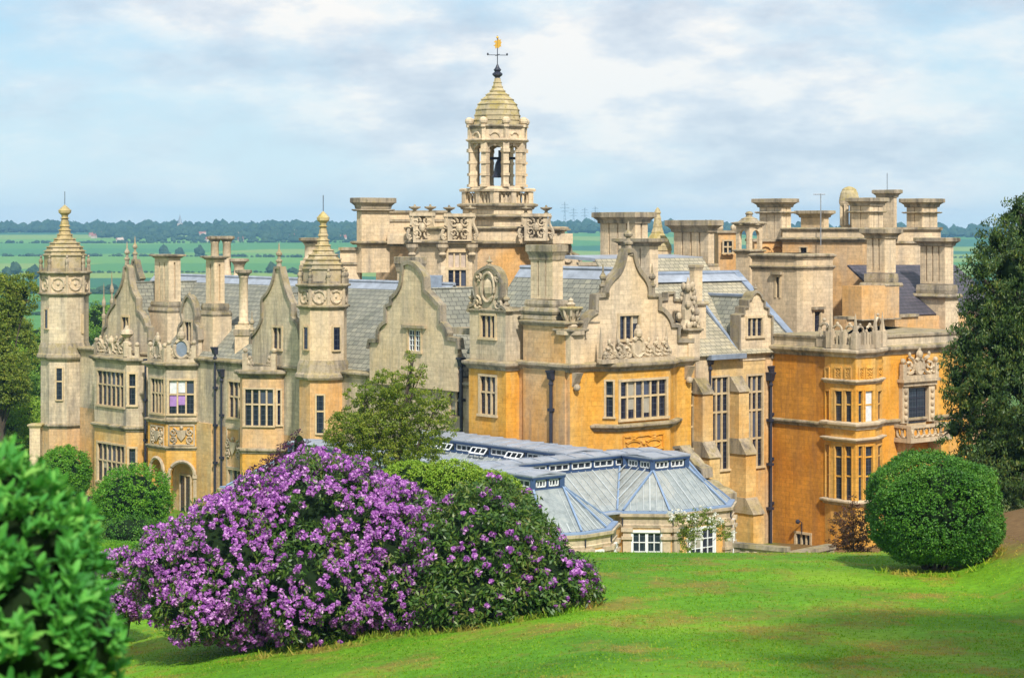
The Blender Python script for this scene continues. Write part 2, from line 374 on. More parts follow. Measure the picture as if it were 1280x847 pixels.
def ground_mat():
    m, nt, out = newmat('ground_grass_and_fields')
    g = N(nt, 'ShaderNodeNewGeometry'); sp = N(nt, 'ShaderNodeSeparateXYZ', {0: g.outputs['Position']})
    P = g.outputs['Position']; y = sp.outputs[1]
    a = N(nt, 'ShaderNodeTexNoise', {'Vector': P, 'Scale': .16, 'Detail': 4.0, 'Roughness': .6})
    b_ = N(nt, 'ShaderNodeTexNoise', {'Vector': P, 'Scale': 3.5, 'Detail': 8.0, 'Roughness': .75})
    lawn = ramp(nt, a.outputs[0], [(.32, (.075, .20, .008)), (.5, (.115, .27, .010)), (.66, (.175, .31, .014))])
    dry = ramp(nt, N(nt, 'ShaderNodeTexNoise', {'Vector': P, 'Scale': .42, 'Detail': 7.0, 'Roughness': .7}).outputs[0], [(.50, (0,)*3), (.64, (.8,)*3)])
    lawn = mixc(nt, dry, lawn, (.235, .17, .035))
    tone2 = N(nt, 'ShaderNodeTexNoise', {'Vector': P, 'Scale': .055, 'Detail': 3.0, 'Roughness': .5})
    lawn = mixc(nt, 1.0, lawn, ramp(nt, tone2.outputs[0], [(.36, (.68, .80, .9)), (.5, (1,)*3), (.64, (1.22, 1.08, .9))]), 'MULTIPLY')
    # mown bands across the slope
    mb_ = mathn(nt, 'SINE', mathn(nt, 'ADD', mathn(nt, 'MULTIPLY', y, 1.15), mathn(nt, 'MULTIPLY', sp.outputs[0], .35)))
    lawn = mixc(nt, 1.0, lawn, ramp(nt, mb_, [(.0, (.93,)*3), (1.0, (1.06,)*3)]), 'MULTIPLY')
    lawn = mixc(nt, 1.0, lawn, ramp(nt, b_.outputs[0], [(.25, (.55,)*3), (.5, (1,)*3), (.75, (1.4,)*3)]), 'MULTIPLY')
    # bare earth on the bank under the big tree
    bank = mathn(nt, 'ADD', mathn(nt, 'MULTIPLY', mathn(nt, 'SUBTRACT', sp.outputs[0], 14.6), .5), mathn(nt, 'MULTIPLY', mathn(nt, 'SUBTRACT', a.outputs[0], .5), 2.2))
    bank = mathn(nt, 'MULTIPLY', mathn(nt, 'ADD', bank, 0, clamp=True), mathn(nt, 'MULTIPLY', mathn(nt, 'SUBTRACT', y, 62.0), .2, clamp=True))
    lawn = mixc(nt, bank, lawn, ramp(nt, b_.outputs[0], [(.3, (.10, .055, .022)), (.6, (.20, .12, .05))]))
    mp = N(nt, 'ShaderNodeMapping', {'Vector': P, 'Scale': (.0017, .0036, 0), 'Rotation': (0, 0, .35)})
    vo = N(nt, 'ShaderNodeTexVoronoi', {'Vector': mp.outputs[0], 'Scale': 1.0}, feature='F1')
    vs_ = N(nt, 'ShaderNodeSeparateColor', {0: vo.outputs['Color']})
    fld = ramp(nt, vs_.outputs[0], [(0, (.075, .21, .04)), (.3, (.035, .13, .055)), (.5, (.12, .26, .04)), (.7, (.055, .18, .05)), (.87, (.19, .28, .05))], 'CONSTANT')
    fld = mixc(nt, 1.0, fld, ramp(nt, a.outputs[0], [(.3, (.85,)*3), (.7, (1.15,)*3)]), 'MULTIPLY')
    park = (.075, .15, .02)
    fy = ramp(nt, mathn(nt, 'DIVIDE', y, 2000.0), [(.0, (0,)*3), (.20, (0,)*3), (.24, (1,)*3)])
    c = mixc(nt, fy, mixc(nt, ramp(nt, mathn(nt, 'DIVIDE', y, 2000.0), [(.06, (0,)*3), (.08, (1,)*3)]), lawn, park), fld)
    bp = N(nt, 'ShaderNodeBump', {'Height': b_.outputs[0], 'Strength': .5, 'Distance': .06})
    b = N(nt, 'ShaderNodeBsdfPrincipled', {'Base Color': c, 'Roughness': .8, 'Normal': bp.outputs[0]})
    b.inputs['Specular IOR Level'].default_value = .15
    nt.links.new(b.outputs[0], out.inputs[0]); return m
def make_ground():
    ys = list(np.arange(-40, 130, 1.0))+list(np.geomspace(130, 4550, 150))
    us = np.linspace(-1, 1, 321); us = np.sign(us)*np.abs(us)**1.5
    V = []
    for y in ys:
        xs = us*(60+max(y, 0)*.55); z = terrain(xs, np.full_like(xs, y))
        V.extend(np.stack([xs, np.full_like(xs, y), z], 1).tolist())
    n = len(us); F = []
    for j in range(len(ys)-1):
        for i in range(n-1):
            k = j*n+i; F.append((k, k+1, k+n+1, k+n))
    me = bpy.data.meshes.new('ground'); me.from_pydata(V, [], F); me.materials.append(ground_mat())
    me.polygons.foreach_set('use_smooth', [True]*len(F))
    tag(link('ground', me), 'green lawn falling from the hillside to the house, with fields in the vale', 'ground', kind='structure')
make_ground()
# ---------------------------------------------------------------- the manor: builders
MLOC = (float(K1[0]), float(K1[1]), 0.0)
MANOR = empty('manor_house', MLOC, 'huge honey stone country mansion with shaped gables, turrets and tall chimneys', 'mansion')
def window(fr, rect, n=2, trs=(.42,), d=0.0, parent=None, mat=None, depth=.15, surround=.12, glassm=None, curtain=None, sill=True, bars=None, mull=.105):
    u0, u1, z0, z1 = rect; m = MB(mat or TRACER)
    e = .006
    if surround:
        s = surround
        m.fbox(fr, u0-s, u0+.03, z0, z1, d-.1, d+.045); m.fbox(fr, u1-.03, u1+s, z0, z1, d-.1, d+.045)
        m.fbox(fr, u0-s-e, u1+s+e, z1-.02, z1+s, d-.1, d+.055)
        if sill: m.fbox(fr, u0-s-.05, u1+s+.05, z0-s, z0+.02, d-.1, d+.12)
    wl = (u1-u0)/n
    for i in range(1, n): m.fbox(fr, u0+wl*i-mull/2, u0+wl*i+mull/2, z0, z1, d-depth+.02, d-.03)
    zs = [z1]+[z1-(z1-z0)*t for t in trs]+[z0]
    for z in zs[1:-1]: m.fbox(fr, u0, u1, z-mull/2, z+mull/2, d-depth+.03, d-.035)
    o = m.build('window', parent or MANOR)
    g = MB(glassm or GLASS)
    for i in range(n):
        for a, b in zip(zs, zs[1:]):
            t1, t2 = random.uniform(-.012, .012), random.uniform(-.010, .010); dd = d-depth+.015
            uu0, uu1 = u0+wl*i+.001, u0+wl*(i+1)-.001
            g.poly([fr.w(uu0, b, dd-t1-t2), fr.w(uu1, b, dd+t1-t2), fr.w(uu1, a, dd+t1+t2), fr.w(uu0, a, dd-t1+t2)])
    g.build('pane', o)
    if curtain is None and n >= 2 and (u1-u0) > 1.1 and random.random() < .42 and (glassm or GLASS) is not FARW:
        js = len(zs)-2; curtain = [(i, j, 1.0 if j < js else random.uniform(.3, .9), CURTC) for i in random.sample(range(n), max(1, n//3)) for j in range(random.randint(0, js), js+1)]
    if bars:
        k = MB(bars[0])
        for i in range(n):
            c0, c1 = u0+wl*i+mull/2, u0+wl*(i+1)-mull/2
            for a, b in zip(zs, zs[1:]):
                nu, nz = bars[1], bars[2]; a2, b2 = a-.05, b+.05
                for q in range(nu+1): uu = c0+(c1-c0)*q/nu; k.fbox(fr, uu-.022, uu+.022, b2, a2, d-depth+.03, d-depth+.075)
                for q in range(nz+1): zz = b2+(a2-b2)*q/nz; k.fbox(fr, c0, c1, zz-.022, zz+.022, d-depth+.028, d-depth+.072)
        k.build('glazing_bars', o)
    if curtain:
        for (i, j, frac, cm) in curtain:
            k = MB(cm); a, b = zs[j], zs[j+1]; zb = a-(a-b)*frac
            k.fbox(fr, u0+wl*i+.05, u0+wl*(i+1)-.05, zb, a-.04, d-depth+.028, d-depth+.04); k.build('blind', o)
    return o
def prect(fr, q, d=0.0):
    xl, yt, xr, yb = q[:4]; u0, u1 = fr.u(xl, d), fr.u(xr, d); xm = (xl+xr)/2
    return (u0, u1, fr.uz(xm, yb, d)[1], fr.uz(xm, yt, d)[1])
def walls(name, plan, zones, wins=None, parent=None, top=True, wkw=None, open_edges=()):
    """an upright body on a plan (first points run left to right along the seen faces); zones = [(z0, z1, mat), ...]; wins = {edge: [(pxl,pyt,pxr,pyb,lights,transoms[,kw])]}"""
    m = MB(); frs = []; todo = []; n = len(plan)
    for i in range(n):
        fr = Fr(plan[i], plan[(i+1) % n]); frs.append(fr)
        if i in open_edges: continue
        rects = []
        for q in (wins or {}).get(i, []):
            r = prect(fr, q); rects.append(r); todo.append((fr, r, q))
        for (a, b, mat) in zones:
            m.use(mat)
            m.panel(fr, [(0, a), (fr.L, a), (fr.L, b), (0, b)], [r for r in rects if r[2] > a and r[3] < b])
    if top: m.use(zones[-1][2]); m.poly([(*p, zones[-1][1]) for p in plan])
    o = m.build(name, parent or MANOR)
    for fr, r, q in todo:
        kw = dict(wkw or {}); kw.update(q[6] if len(q) > 6 else {})
        window(fr, r, q[4], q[5], parent=kw.pop('parent', None) or MANOR, **kw)
    return o, frs
def band(plan, z, h=.35, out=.22, mat=None, parent=None, name='string_course'):
    m = MB(mat or TRIM); cornice(m, plan, z-h*.5, h, out); return m.build(name, parent or MANOR)
def chimney(pxl, pxs, pxr, Y, ytop, yb, fa=0, fb=0, cap=.28, caph=None, base=(), mid=(), parent=None, mat=None, bodyto=None, body_out=.25, slot=.13, label=None, pot=False):
    """square-set stack: px of its left edge, near corner, right edge; shaft from row yb up to ytop; fa/fb flues on each face;
    base/mid = [(row_bottom, row_top, out)] mouldings; bodyto = row where the plinth body ends below"""
    mat = mat or CREAM
    p = pt(pxs, Y); pl = col(p, VA, pxl); pr = col(p, VB, pxr)
    plan = [tuple(pl), tuple(p), tuple(pr), tuple(pl+pr-p)]
    Z = lambda y: zat(y, Y)
    m = MB(mat); zt, zb = Z(ytop), Z(yb); ch = caph or (zt-zb)*.07
    if fa+fb == 0: m.prism(plan, zb, zt-ch*.6)
    else:
        ins = offset(plan, -.16); m.prism(ins, zb, zt-ch*.6)
        hz = (zt-zb)
        top0 = zt-hz*.17
        m.prism(offset(plan, -.015), top0, zt-ch*.6); m.prism(offset(plan, -.012), zb-.01, zb+hz*.05)
        for a, b, k in ((plan[0], plan[1], fa), (plan[1], plan[2], fb)):
            f = Fr(a, b); k = max(1, k); w = f.L/k
            for i in range(k):
                g0 = slot/2 if i else .0; g1 = slot/2 if i < k-1 else .0
                m.fbox(f, w*i+g0+.004, w*(i+1)-g1-.004, zb+.02, top0+.05, -.19, -.02)
            f = Fr(plan[2] if a is plan[0] else plan[3], plan[3] if a is plan[0] else plan[0])
            m.fbox(f, .01, f.L-.01, zb+.02, top0+.05, -.19, -.02)
    o = m.build('chimney', parent or MANOR)
    if label: o['label'] = label
    c = MB(TRIM)
    c.rings(plan, [(-.1, zt-ch*1.2), (cap*.25, zt-ch*1.1), (cap*.35, zt-ch*.8), (cap*.8, zt-ch*.55), (cap, zt-ch*.5), (cap, zt-.02), (cap*.7, zt)])
    for (r0, r1, out) in mid:
        z0, z1 = Z(r0), Z(r1); e_ = MB(TRIM); e_.rings(plan, [(-.1, z0), (out*.6, z0+.01), (out, (z0+z1)/2), (out*.9, z1-.02), (-.1, z1)]); e_.build('string_course', o)
    c.build('cap', o)
    if base:
        c = MB(TRIM)
        for (r0, r1, out) in base: z0, z1 = Z(r0), Z(r1); c.rings(plan, [(-.1, z0), (out*.85, z0+.01), (out, z0*.6+z1*.4), (out*.8, z1-.02), (-.1, z1)])
        c.build('base_moulding', o)
    if bodyto is not None:
        b = MB(mat); b.prism(offset(plan, body_out), Z(bodyto), Z(base[0][0] if base else yb)+.01); b.build('plinth', o)
    if pot:
        q = MB(IRON); cxy = (np.array(plan[0])+np.array(plan[2]))/2; q.tube([(cxy[0], cxy[1], zt-.1), (cxy[0], cxy[1], zt+1.2)], .02, 5); q.build('lightning_rod', o)
    return o
def spiral(c, r0, turns, a0, cw=1, n=16, r1=.12):
    return [(c[0]+(r0+(r1*r0-r0)*i/n)*math.cos(a0+cw*2*math.pi*turns*i/n), c[1]+(r0+(r1*r0-r0)*i/n)*math.sin(a0+cw*2*math.pi*turns*i/n)) for i in range(n+1)]
def scroll(m, fr, pts, r, d): m.tube([fr.w(u, z, d) for u, z in pts], r, 5)
def ringtube(m, fr, c, rx, rz, r, d, n=16, a0=0, a1=2*math.pi):
    m.tube([fr.w(c[0]+rx*math.cos(a0+(a1-a0)*i/n), c[1]+rz*math.sin(a0+(a1-a0)*i/n), d) for i in range(n+1)], r, 5)
def fball(m, fr, u, z, d, r, sz=1.0):
    p = fr.w(u, z, d); m.ball(p, r, 7, sz)
def finial(m, x, y, z, h, r):
    """turned finial: foot, bulb, spike"""
    m.lathe(x, y, [(r*1.0, z), (r*1.0, z+.05*h), (r*.72, z+.08*h), (r*.55, z+.30*h), (r*.8, z+.33*h), (r*.82, z+.38*h), (r*.42, z+.42*h), (r*.36, z+.52*h), (r*.70, z+.56*h), (r*.78, z+.62*h), (r*.40, z+.70*h), (r*.24, z+.74*h), (r*.15, z+.92*h), (r*.02, z+h)], 8)
def obelisk(m, x, y, z, h, r, rot=R(-5)):
    m.lathe(x, y, [(r*1.25, z), (r*1.25, z+.09*h), (r*.8, z+.11*h), (r*.9, z+.16*h), (r*.12, z+.96*h), (r*.02, z+h)], 4, rot)
def cresting(fr, u0, u1, z0, h, d=-.1, parent=None, peak=True, shield=True, n=2, mat=None, name='cresting', ends=True, back=False):
    """pierced strapwork parapet: scrolls either side of a cartouche"""
    m = MB(mat or CARVE); L = u1-u0; uc = (u0+u1)/2; t = .10*h**.5+.02
    m.fbox(fr, u0, u1, z0, z0+.14*h, d-.16, d+.14)
    if back: m.fbox(fr, u0+.05, u1-.05, z0, z0+.42*h, d-.12, d-.02)
    if ends:
        for u in (u0+.16, u1-.16):
            m.fbox(fr, u-.15, u+.15, z0, z0+.62*h, d-.14, d+.15); fball(m, fr, u, z0+.74*h, d, .17)
    hc = h*(1.0 if peak else .75)
    if shield:
        ringtube(m, fr, (uc, z0+.5*hc), .26*hc, .34*hc, t*.85, d)
        m.use(BLUEL if shield == 'blue' else (mat or CARVE)); q = [(uc+.24*hc*math.cos(a), z0+.5*hc+.3*hc*math.sin(a)) for a in np.linspace(0, 2*math.pi, 12, endpoint=False)]
        m.extr(fr, q, (), d+.02, .1); m.use(mat or CARVE)
        fball(m, fr, uc, z0+.98*hc, d, .16*h, 1.2); fball(m, fr, uc, z0+1.16*hc, d, .08*h, 1.6)
    w = (L/2-.26*hc-.3)/max(1, n)
    for sgn in (-1, 1):
        for i in range(n):
            c = uc+sgn*(.28*hc+w*(i+.5)); r = min(w*.62, .40*h*(1-.16*i))
            scroll(m, fr, spiral((c, z0+.16*h+r*.85), r, 1.55, math.pi/2, sgn), t*.8, d+.03*((i % 2)*2-1))
            scroll(m, fr, spiral((c+sgn*w*.35, z0+.16*h+r*.35), r*.55, 1.3, -math.pi/2, -sgn), t*.65, d)
            fball(m, fr, c+sgn*w*.42, z0+.42*h*(1.1-.16*i), d, .085*h)
            fball(m, fr, c, z0+.2*h+r*2.0, d, .07*h, 1.5)
    return m.build(name, parent or MANOR)
def carved_panel(fr, u0, u1, z0, z1, d=0.0, parent=None, kind=0, mat=None):
    m = MB(mat or CARVE); uc, zc = (u0+u1)/2, (z0+z1)/2; hw, hh = (u1-u0)/2, (z1-z0)/2
    for a, b, c_, e in ((u0, u1, z1-.06, z1+.04), (u0, u1, z0-.04, z0+.06), (u0-.04, u0+.06, z0, z1), (u1-.06, u1+.04, z0, z1)): m.fbox(fr, a, b, c_, e, d-.05, d+.07)
    r = min(hw, hh)
    if kind == 0:
        q = [(uc+.42*r*x, zc+.5*r*z) for x, z in ((-1, 1), (1, 1), (1, -.2), (0, -1.2), (-1, -.2))][::-1]; m.extr(fr, q, (), d+.12, .2)
        for sg in (-1, 1):
            scroll(m, fr, spiral((uc+sg*.85*r, zc+.3*r), .42*r, 1.4, math.pi/2, sg), .07, d+.05); scroll(m, fr, spiral((uc+sg*.85*r, zc-.45*r), .38*r, 1.4, -math.pi/2, -sg), .07, d+.05)
            if hw > 1.6*r: scroll(m, fr, spiral((uc+sg*1.5*r, zc), .4*r, 1.4, math.pi/2, sg), .06, d+.05)
        fball(m, fr, uc, zc+.75*r, d+.05, .2*r)
    elif kind == 1:     # strapwork of rings and diagonals
        for sg in (-1, 1):
            ringtube(m, fr, (uc+sg*.5*hw, zc-.2*hh), .34*hw, .5*hh, .05, d+.03)
            for k in (-1, 1): m.tube([fr.w(uc+sg*.5*hw-k*.4*hw, zc+.15*hh, d+.03), fr.w(uc+sg*.5*hw+k*.25*hw, zc+.9*hh, d+.03)], .05, 5)
            m.tube([fr.w(uc+sg*.06*hw, zc+.9*hh, d+.03), fr.w(uc+sg*.9*hw, zc+.9*hh, d+.03)], .05, 5)
        fball(m, fr, uc, zc-.1*hh, d+.03, .12)
    else:               # small rosette lattice
        for i in (-1, 1):
            for j in (-1, 1): ringtube(m, fr, (uc+i*.45*hw, zc+j*.45*hh), .3*hw, .3*hh, .035, d+.02, 8)
        fball(m, fr, uc, zc, d+.03, .2*min(hw, hh))
    return m.build('carved_panel', parent or MANOR)
def drainpipe(px, y0, y1, t=None, fr=None, parent=None, r=.075, hopper=True, d=.14):
    fr_ = fr or A0; u = fr_.u(px); z1 = fr_.uz(px, y0)[1]; z0 = fr_.uz(px, y1)[1]
    m = MB(IRON); m.tube([fr_.w(u, z0, d), fr_.w(u, z1, d)], r, 7)
    k = max(2, int((z1-z0)/2.2))
    for i in range(k+1):
        z = z0+(z1-z0)*i/k; m.fbox(fr_, u-.15, u+.15, z-.06, z+.10, .0, d+r+.03)
    if hopper:
        m.wedge(fr_, u-.17, u+.17, z1-.25, z1+.15, .0, d+.10, d+.22); m.fbox(fr_, u-.2, u+.2, z1+.15, z1+.25, .0, d+.25)
        m.ball(fr_.w(u, z1-.5, d), .14, 8)
    return m.build('drainpipe', parent or MANOR)
def turret(c, r, z0, zb, zc1, zf0, zf1, zdome, ztip, parent=None, rot=None, ground_mat=None, slits=(), z_mid=None, mat=None, cone=1.0):
    """octagonal turret: shaft to zc1, ringed frieze to zf1, low parapet with little urns, stepped ogee dome and finial"""
    rot = rot if rot is not None else math.atan2(-VB[1], -VB[0])+math.pi/8
    P = lambda rr: [(c[0]+rr*math.cos(rot+k*math.pi/4), c[1]+rr*math.sin(rot+k*math.pi/4)) for k in range(8)]
    plan = P(r); mat = mat or CREAM
    m = MB(ground_mat or mat)
    zz = z_mid if z_mid is not None else zb
    m.prism(P(r*1.01), z0, zz, False); m.use(mat); m.prism(plan, zz, zc1+.02)
    o = m.build('turret', parent or MANOR)
    for zz_, hh_, oo_ in ((zc1-.05, .28, .22), (zf1-.1, .3, .26)): k = MB(TRIM); cornice(k, plan, zz_, hh_, oo_); k.build('cornice', o)
    k = MB(TRIM)
    k.rings(plan, [(-.05, zb-.45), (.2, zb-.44), (.28, zb-.3), (.26, zb-.12), (.16, zb), (.12, zb+.45), (.02, zb+.75), (-.05, zb+.8)])
    k.build('string_course', o)
    f = MB(CREAM); f.prism(offset(plan, -.02), zc1+.15, zf1); f.use(CARVE)
    for i in range(8):
        fr = Fr(plan[i], plan[(i+1) % 8]); zm = (zc1+zf1)/2+.06; rr = min(fr.L*.34, (zf1-zc1)*.37)
        ringtube(f, fr, (fr.L/2, zm), rr, rr, .085, 0, 14); fball(f, fr, fr.L/2, zm, -.05, rr*.3)
        for a in range(4): fball(f, fr, fr.L/2+rr*1.05*math.cos(a*math.pi/2), zm+rr*1.05*math.sin(a*math.pi/2), 0, .075)
        f.fbox(fr, -.08, .08, zc1+.2, zf1-.05, -.1, .06); f.fbox(fr, fr.L-.08, fr.L+.08, zc1+.2, zf1-.05, -.1, .06)
    f.build('frieze', o)
    g = MB(TRIM)
    hp = (zdome-zf1)
    for i in range(8):
        x, y = P(r*.99)[i]; g.lathe(x, y, [(.15, zf1+.1), (.15, zf1+hp*.45), (.10, zf1+hp*.5), (.17, zf1+hp*.66), (.13, zf1+hp*.78), (.05, zf1+hp*.84), (.1, zf1+hp*.92), (.02, zf1+hp*1.02)], 6)
        fr = Fr(P(r*.95)[i], P(r*.95)[(i+1) % 8]); g.fbox(fr, .15, fr.L-.15, zf1+.1, zf1+hp*.32, -.12, 0)
    g.build('parapet', o)
    d = MB(GOLDST); H = ztip-zdome; q = r*.86
    d.use(DOMEST); d.lathe(*c, [(q*1.0, zf1), (q*1.0, zdome-.1), (q*1.06, zdome), ], 8, rot)
    pr = [(1.08, 0), (1.08, .02), (1.0, .025), (.97, .075), (1.04, .08), (1.03, .095), (.92, .10), (.86, .155), (.93, .16), (.92, .175), (.78, .18), (.70, .235), (.77, .24), (.75, .255), (.58, .26), (.50, .315), (.56, .32), (.54, .335), (.40, .34), (.35, .40), (.40, .405), (.38, .42), (.30, .425), (.27, .49), (.32, .495), (.30, .51), (.24, .515), (.215, .57), (.27, .575),
          (.20, .62), (.21, .625), (.16, .72), (.24, .735), (.15, .75), (.17, .80), (.30, .84), (.32, .89), (.16, .95), (.05, .99), (.02, 1.0)]
    d.lathe(*c, [(q*a, zdome+H*b) for a, b in pr if b < .74], 8, rot); db = d.build('dome', o); d = MB(GOLDST); d.lathe(*c, [(q*a, zdome+H*b) for a, b in pr if b >= .72], 8, rot); d.build('finial', o)
    w = MB(IRON); w.tube([(*c, ztip-.1), (*c, ztip+1.0)], .025, 5); w.build('lightning_rod', o)
    for (pxl, yt, pxr, yb, i) in slits:
        fr = Fr(plan[i], plan[(i+1) % 8]); rc = prect(fr, (pxl, yt, pxr, yb))
        rc = (max(.12, rc[0]), min(fr.L-.12, rc[1]), rc[2], rc[3])
        wd = MB(TRACER)
        u0, u1, a, b = rc
        wd.fbox(fr, u0-.1, u0, a-.1, b+.1, -.05, .10); wd.fbox(fr, u1, u1+.1, a-.1, b+.1, -.05, .10); wd.fbox(fr, u0, u1, b, b+.1, -.05, .102); wd.fbox(fr, u0-.02, u1+.02, a-.1, a, -.05, .13)
        if b-a > 1.8: wd.fbox(fr, u0, u1, b-(b-a)*.42-.05, b-(b-a)*.42+.05, -.05, .075)
        wd.use(GLASS); wd.fbox(fr, u0, u1, a, b, -.06, .05); wd.build('window', o)
    return o, plan
def gable(fr, outline, d=0.0, th=.30, mat=None, wins=(), cope=.16, parent=None, base=None, name='gable', finials=(), wkw=None):
    """shaped gable from its traced outline (px, py points, left foot over the top to right foot)"""
    pts = [fr.uz(x, y, d) for x, y in outline]
    zb = base if base is not None else min(p[1] for p in pts)-.05
    outer = pts[::-1]+[(pts[0][0], zb), (pts[-1][0], zb)] if zb < min(pts[0][1], pts[-1][1])-.02 else pts[::-1]
    rects = [prect(fr, q, d) for q in wins]
    m = MB(mat or CREAM); m.extr(fr, outer, rects, d, th); o = m.build(name, parent or MANOR)
    c = MB(COPE); c.strip(fr, pts, cope*1.2, d-th-.05, d+.13); c.build('coping', o)
    for q, r in zip(wins, rects):
        kw = dict(wkw or {}); kw.update(q[6] if len(q) > 6 else {})
        w_ = window(fr, r, q[4], q[5], d=d, **kw)
    for (px, y0, y1, rr) in finials:
        u, z0 = fr.uz(px, y0, d-.2); z1 = fr.uz(px, y1, d-.2)[1]; x, y, _ = fr.w(u, z0, d-.25)
        f = MB(TRIM); finial(f, x, y, z0-.05, z1-z0, rr); f.build('finial', o)
    return o
def roof2(p0, p1, ridge_off, z_eave, z_ridge, mat, name='roof', parent=None, th=.14, ridge_trim=.0, hip0=0, hip1=0, leadw=.5):
    """two slopes over the plan line p0-p1 (the near eave); ridge_off = plan vector from eave to ridge"""
    p0, p1, o = np.array(p0), np.array(p1), np.array(ridge_off); e = (p1-p0)/np.linalg.norm(p1-p0)
    m = MB(mat); a, b = p0+o+e*hip0, p1+o-e*hip1; c, d_ = p0+2*o, p1+2*o
    m.slab([(*p0, z_eave), (*p1, z_eave), (*b, z_ridge), (*a, z_ridge)], th)
    m.slab([(*c, z_eave), (*a, z_ridge), (*b, z_ridge), (*d_, z_eave)], th)
    if hip0: m.slab([(*p0, z_eave), (*a, z_ridge), (*c, z_eave)], th)
    if hip1: m.slab([(*p1, z_eave), (*d_, z_eave), (*b, z_ridge)], th)
    ob = m.build(name, parent or MANOR)
    l = MB(LEAD); l.tube([(*a, z_ridge+.02), (*b, z_ridge+.02)], .13, 6)
    k = o/np.linalg.norm(o); sl = (z_ridge-z_eave)/np.linalg.norm(o)
    for sgn in (-1, 1):
        q = k*leadw*sgn
        l.slab([(*(a+q), z_ridge-sl*leadw+.03), (*(b+q), z_ridge-sl*leadw+.03), (*b, z_ridge+.03), (*a, z_ridge+.03)], .03)
    l.build('ridge_lead', ob)
    return ob
A0 = frd(onA(712, 0)-VA*70, VA, 80)          # main west front plane, t = 0
# ---------------------------------------------------------------- left wing
G0 = -3.5
def Y_(p): return float(p[1])
# main wall behind the bays
pL, pR = onA(100, .6), onA(590, .6)
zw = zat(452, Y_(onA(270, .6)))
wl, frs = walls('wall', [tuple(pL), tuple(pR), tuple(pR+VB*11), tuple(pL+VB*11)], [(G0, zat(533, Y_(onA(280, .6))), BUFF), (zat(533, Y_(onA(280, .6))), zw, GREYS)],
   {0: [(286, 477, 303, 522, 3, (.42,)), (285, 587, 302, 612, 3, ()), (562, 487, 577, 520, 2, (.4,))]}, top=True)
FW = frs[0]
band([tuple(pL), tuple(pR), tuple(pR+VB*11), tuple(pL+VB*11)], zw, .4, .25)
# niche panel between the two windows
u0, z0 = FW.uz(284, 583); u1, z1 = FW.uz(300, 536)
carved_panel(FW, u0, u1, z0, z1, 0, kind=0)
# roof of the wing and its back slope
rz = zat(348, Y_(onA(340, 6.6)))
roof2(onA(112, 1.2), onA(478, 1.2), VB*5.6, zw+.1, rz, SLATE)
# far turret
c1 = onA(81, .3); Y1 = Y_(c1)
T1, pl1 = turret(tuple(c1), 29.5/FPX*Y1, G0, zat(440, Y1), zat(369, Y1), zat(369, Y1), zat(342, Y1), zat(319, Y1), zat(256, Y1), z_mid=zat(530, Y1), ground_mat=BUFF, mat=GREYS,
   slits=((57, 387, 61, 410, 7), (103, 394, 107, 415, 1), (71, 460, 78, 499, 0)))
b_ = MB(TRIM); cornice(b_, pl1, zat(533, Y1), .35, .2); b_.build('string_course', T1)
# --- first bay
def bay(pts, ystr, ytop, wins, mats, ylow=None, cres=None, back=2.5):
    pl = [tuple(p) for p in pts]; n = len(pl)
    pl += [tuple(np.array(pl[-1])+VB*back), tuple(np.array(pl[0])+VB*back)]
    return pl
p0 = onA(118, -1.0); p1 = onA(158, -1.0); p2 = pt(174, p1[1]-.05); p3 = col(p2, VB, 183)
plan = bay([p0, p1, p2, p3], 0, 0, None, None)
Yb = p1[1]
zs_, zt_ = zat(536, Yb), zat(451, Yb)
o, fb = walls('bay', plan, [(G0, zs_, HONEY), (zs_, zt_, GREYS)],
   {0: [(122, 464, 155, 507, 6, (.40,)), (122, 555, 156, 603, 6, (.45,))], 1: [(161, 467, 170, 506, 1, (.42,)), (161, 560, 170, 603, 1, (.45,), dict(glassm=GLASSW))]})
band(plan, zs_, .4, .22); band(plan, zt_, .45, .3, name='cornice')
cresting(fb[0], 0, fb[0].L, zt_+.2, 1.5, parent=o, n=2, peak=False); cresting(fb[1], .05, fb[1].L, zt_+.2, 1.3, parent=o, n=1, shield=False)
# urn on the corner
u = MB(CARVE); x, y = p1; u.lathe(x, y+.2, [(.28, zt_+.3), (.28, zt_+1.3), (.15, zt_+1.4), (.2, zt_+1.6), (.5, zt_+1.9), (.42, zt_+2.1), (.2, zt_+2.25), (.1, zt_+2.5)], 8); u.build('urn', o)
# --- second bay with the arched porch
p0 = onA(185, -1.0); p1 = onA(208, -1.0); p2 = pt(245, p1[1]-.1); p3 = col(p2, VB, 261)
plan = bay([p0, p1, p2, p3], 0, 0, None, None); Yb = p1[1]
za, zb_, zt_ = zat(560, Yb), zat(527, Yb), zat(457, Yb)
def arch_rect(fr, pxl, pxr, yt, ys, yb):
    u0, u1 = fr.u(pxl), fr.u(pxr); xm = (pxl+pxr)/2
    return u0, u1, fr.uz(xm, yb)[1], fr.uz(xm, ys)[1], fr.uz(xm, yt)[1]
o, fb = walls('bay', plan, [(zb_, zt_, GREYS)], {0: [(189, 473, 205, 516, 4, (.42,))], 1: [(211, 475, 243, 517, 3, (.42,), dict(curtain=[(0, 1, .62, CURT), (1, 1, .55, CURT), (0, 0, .95, CURTW), (1, 0, .9, CURTW)]))]})
m = MB(OCHRE)
for i in range(2, len(plan)-1): f = Fr(plan[i], plan[i+1]); m.panel(f, [(0, G0), (f.L, G0), (f.L, zb_), (0, zb_)])
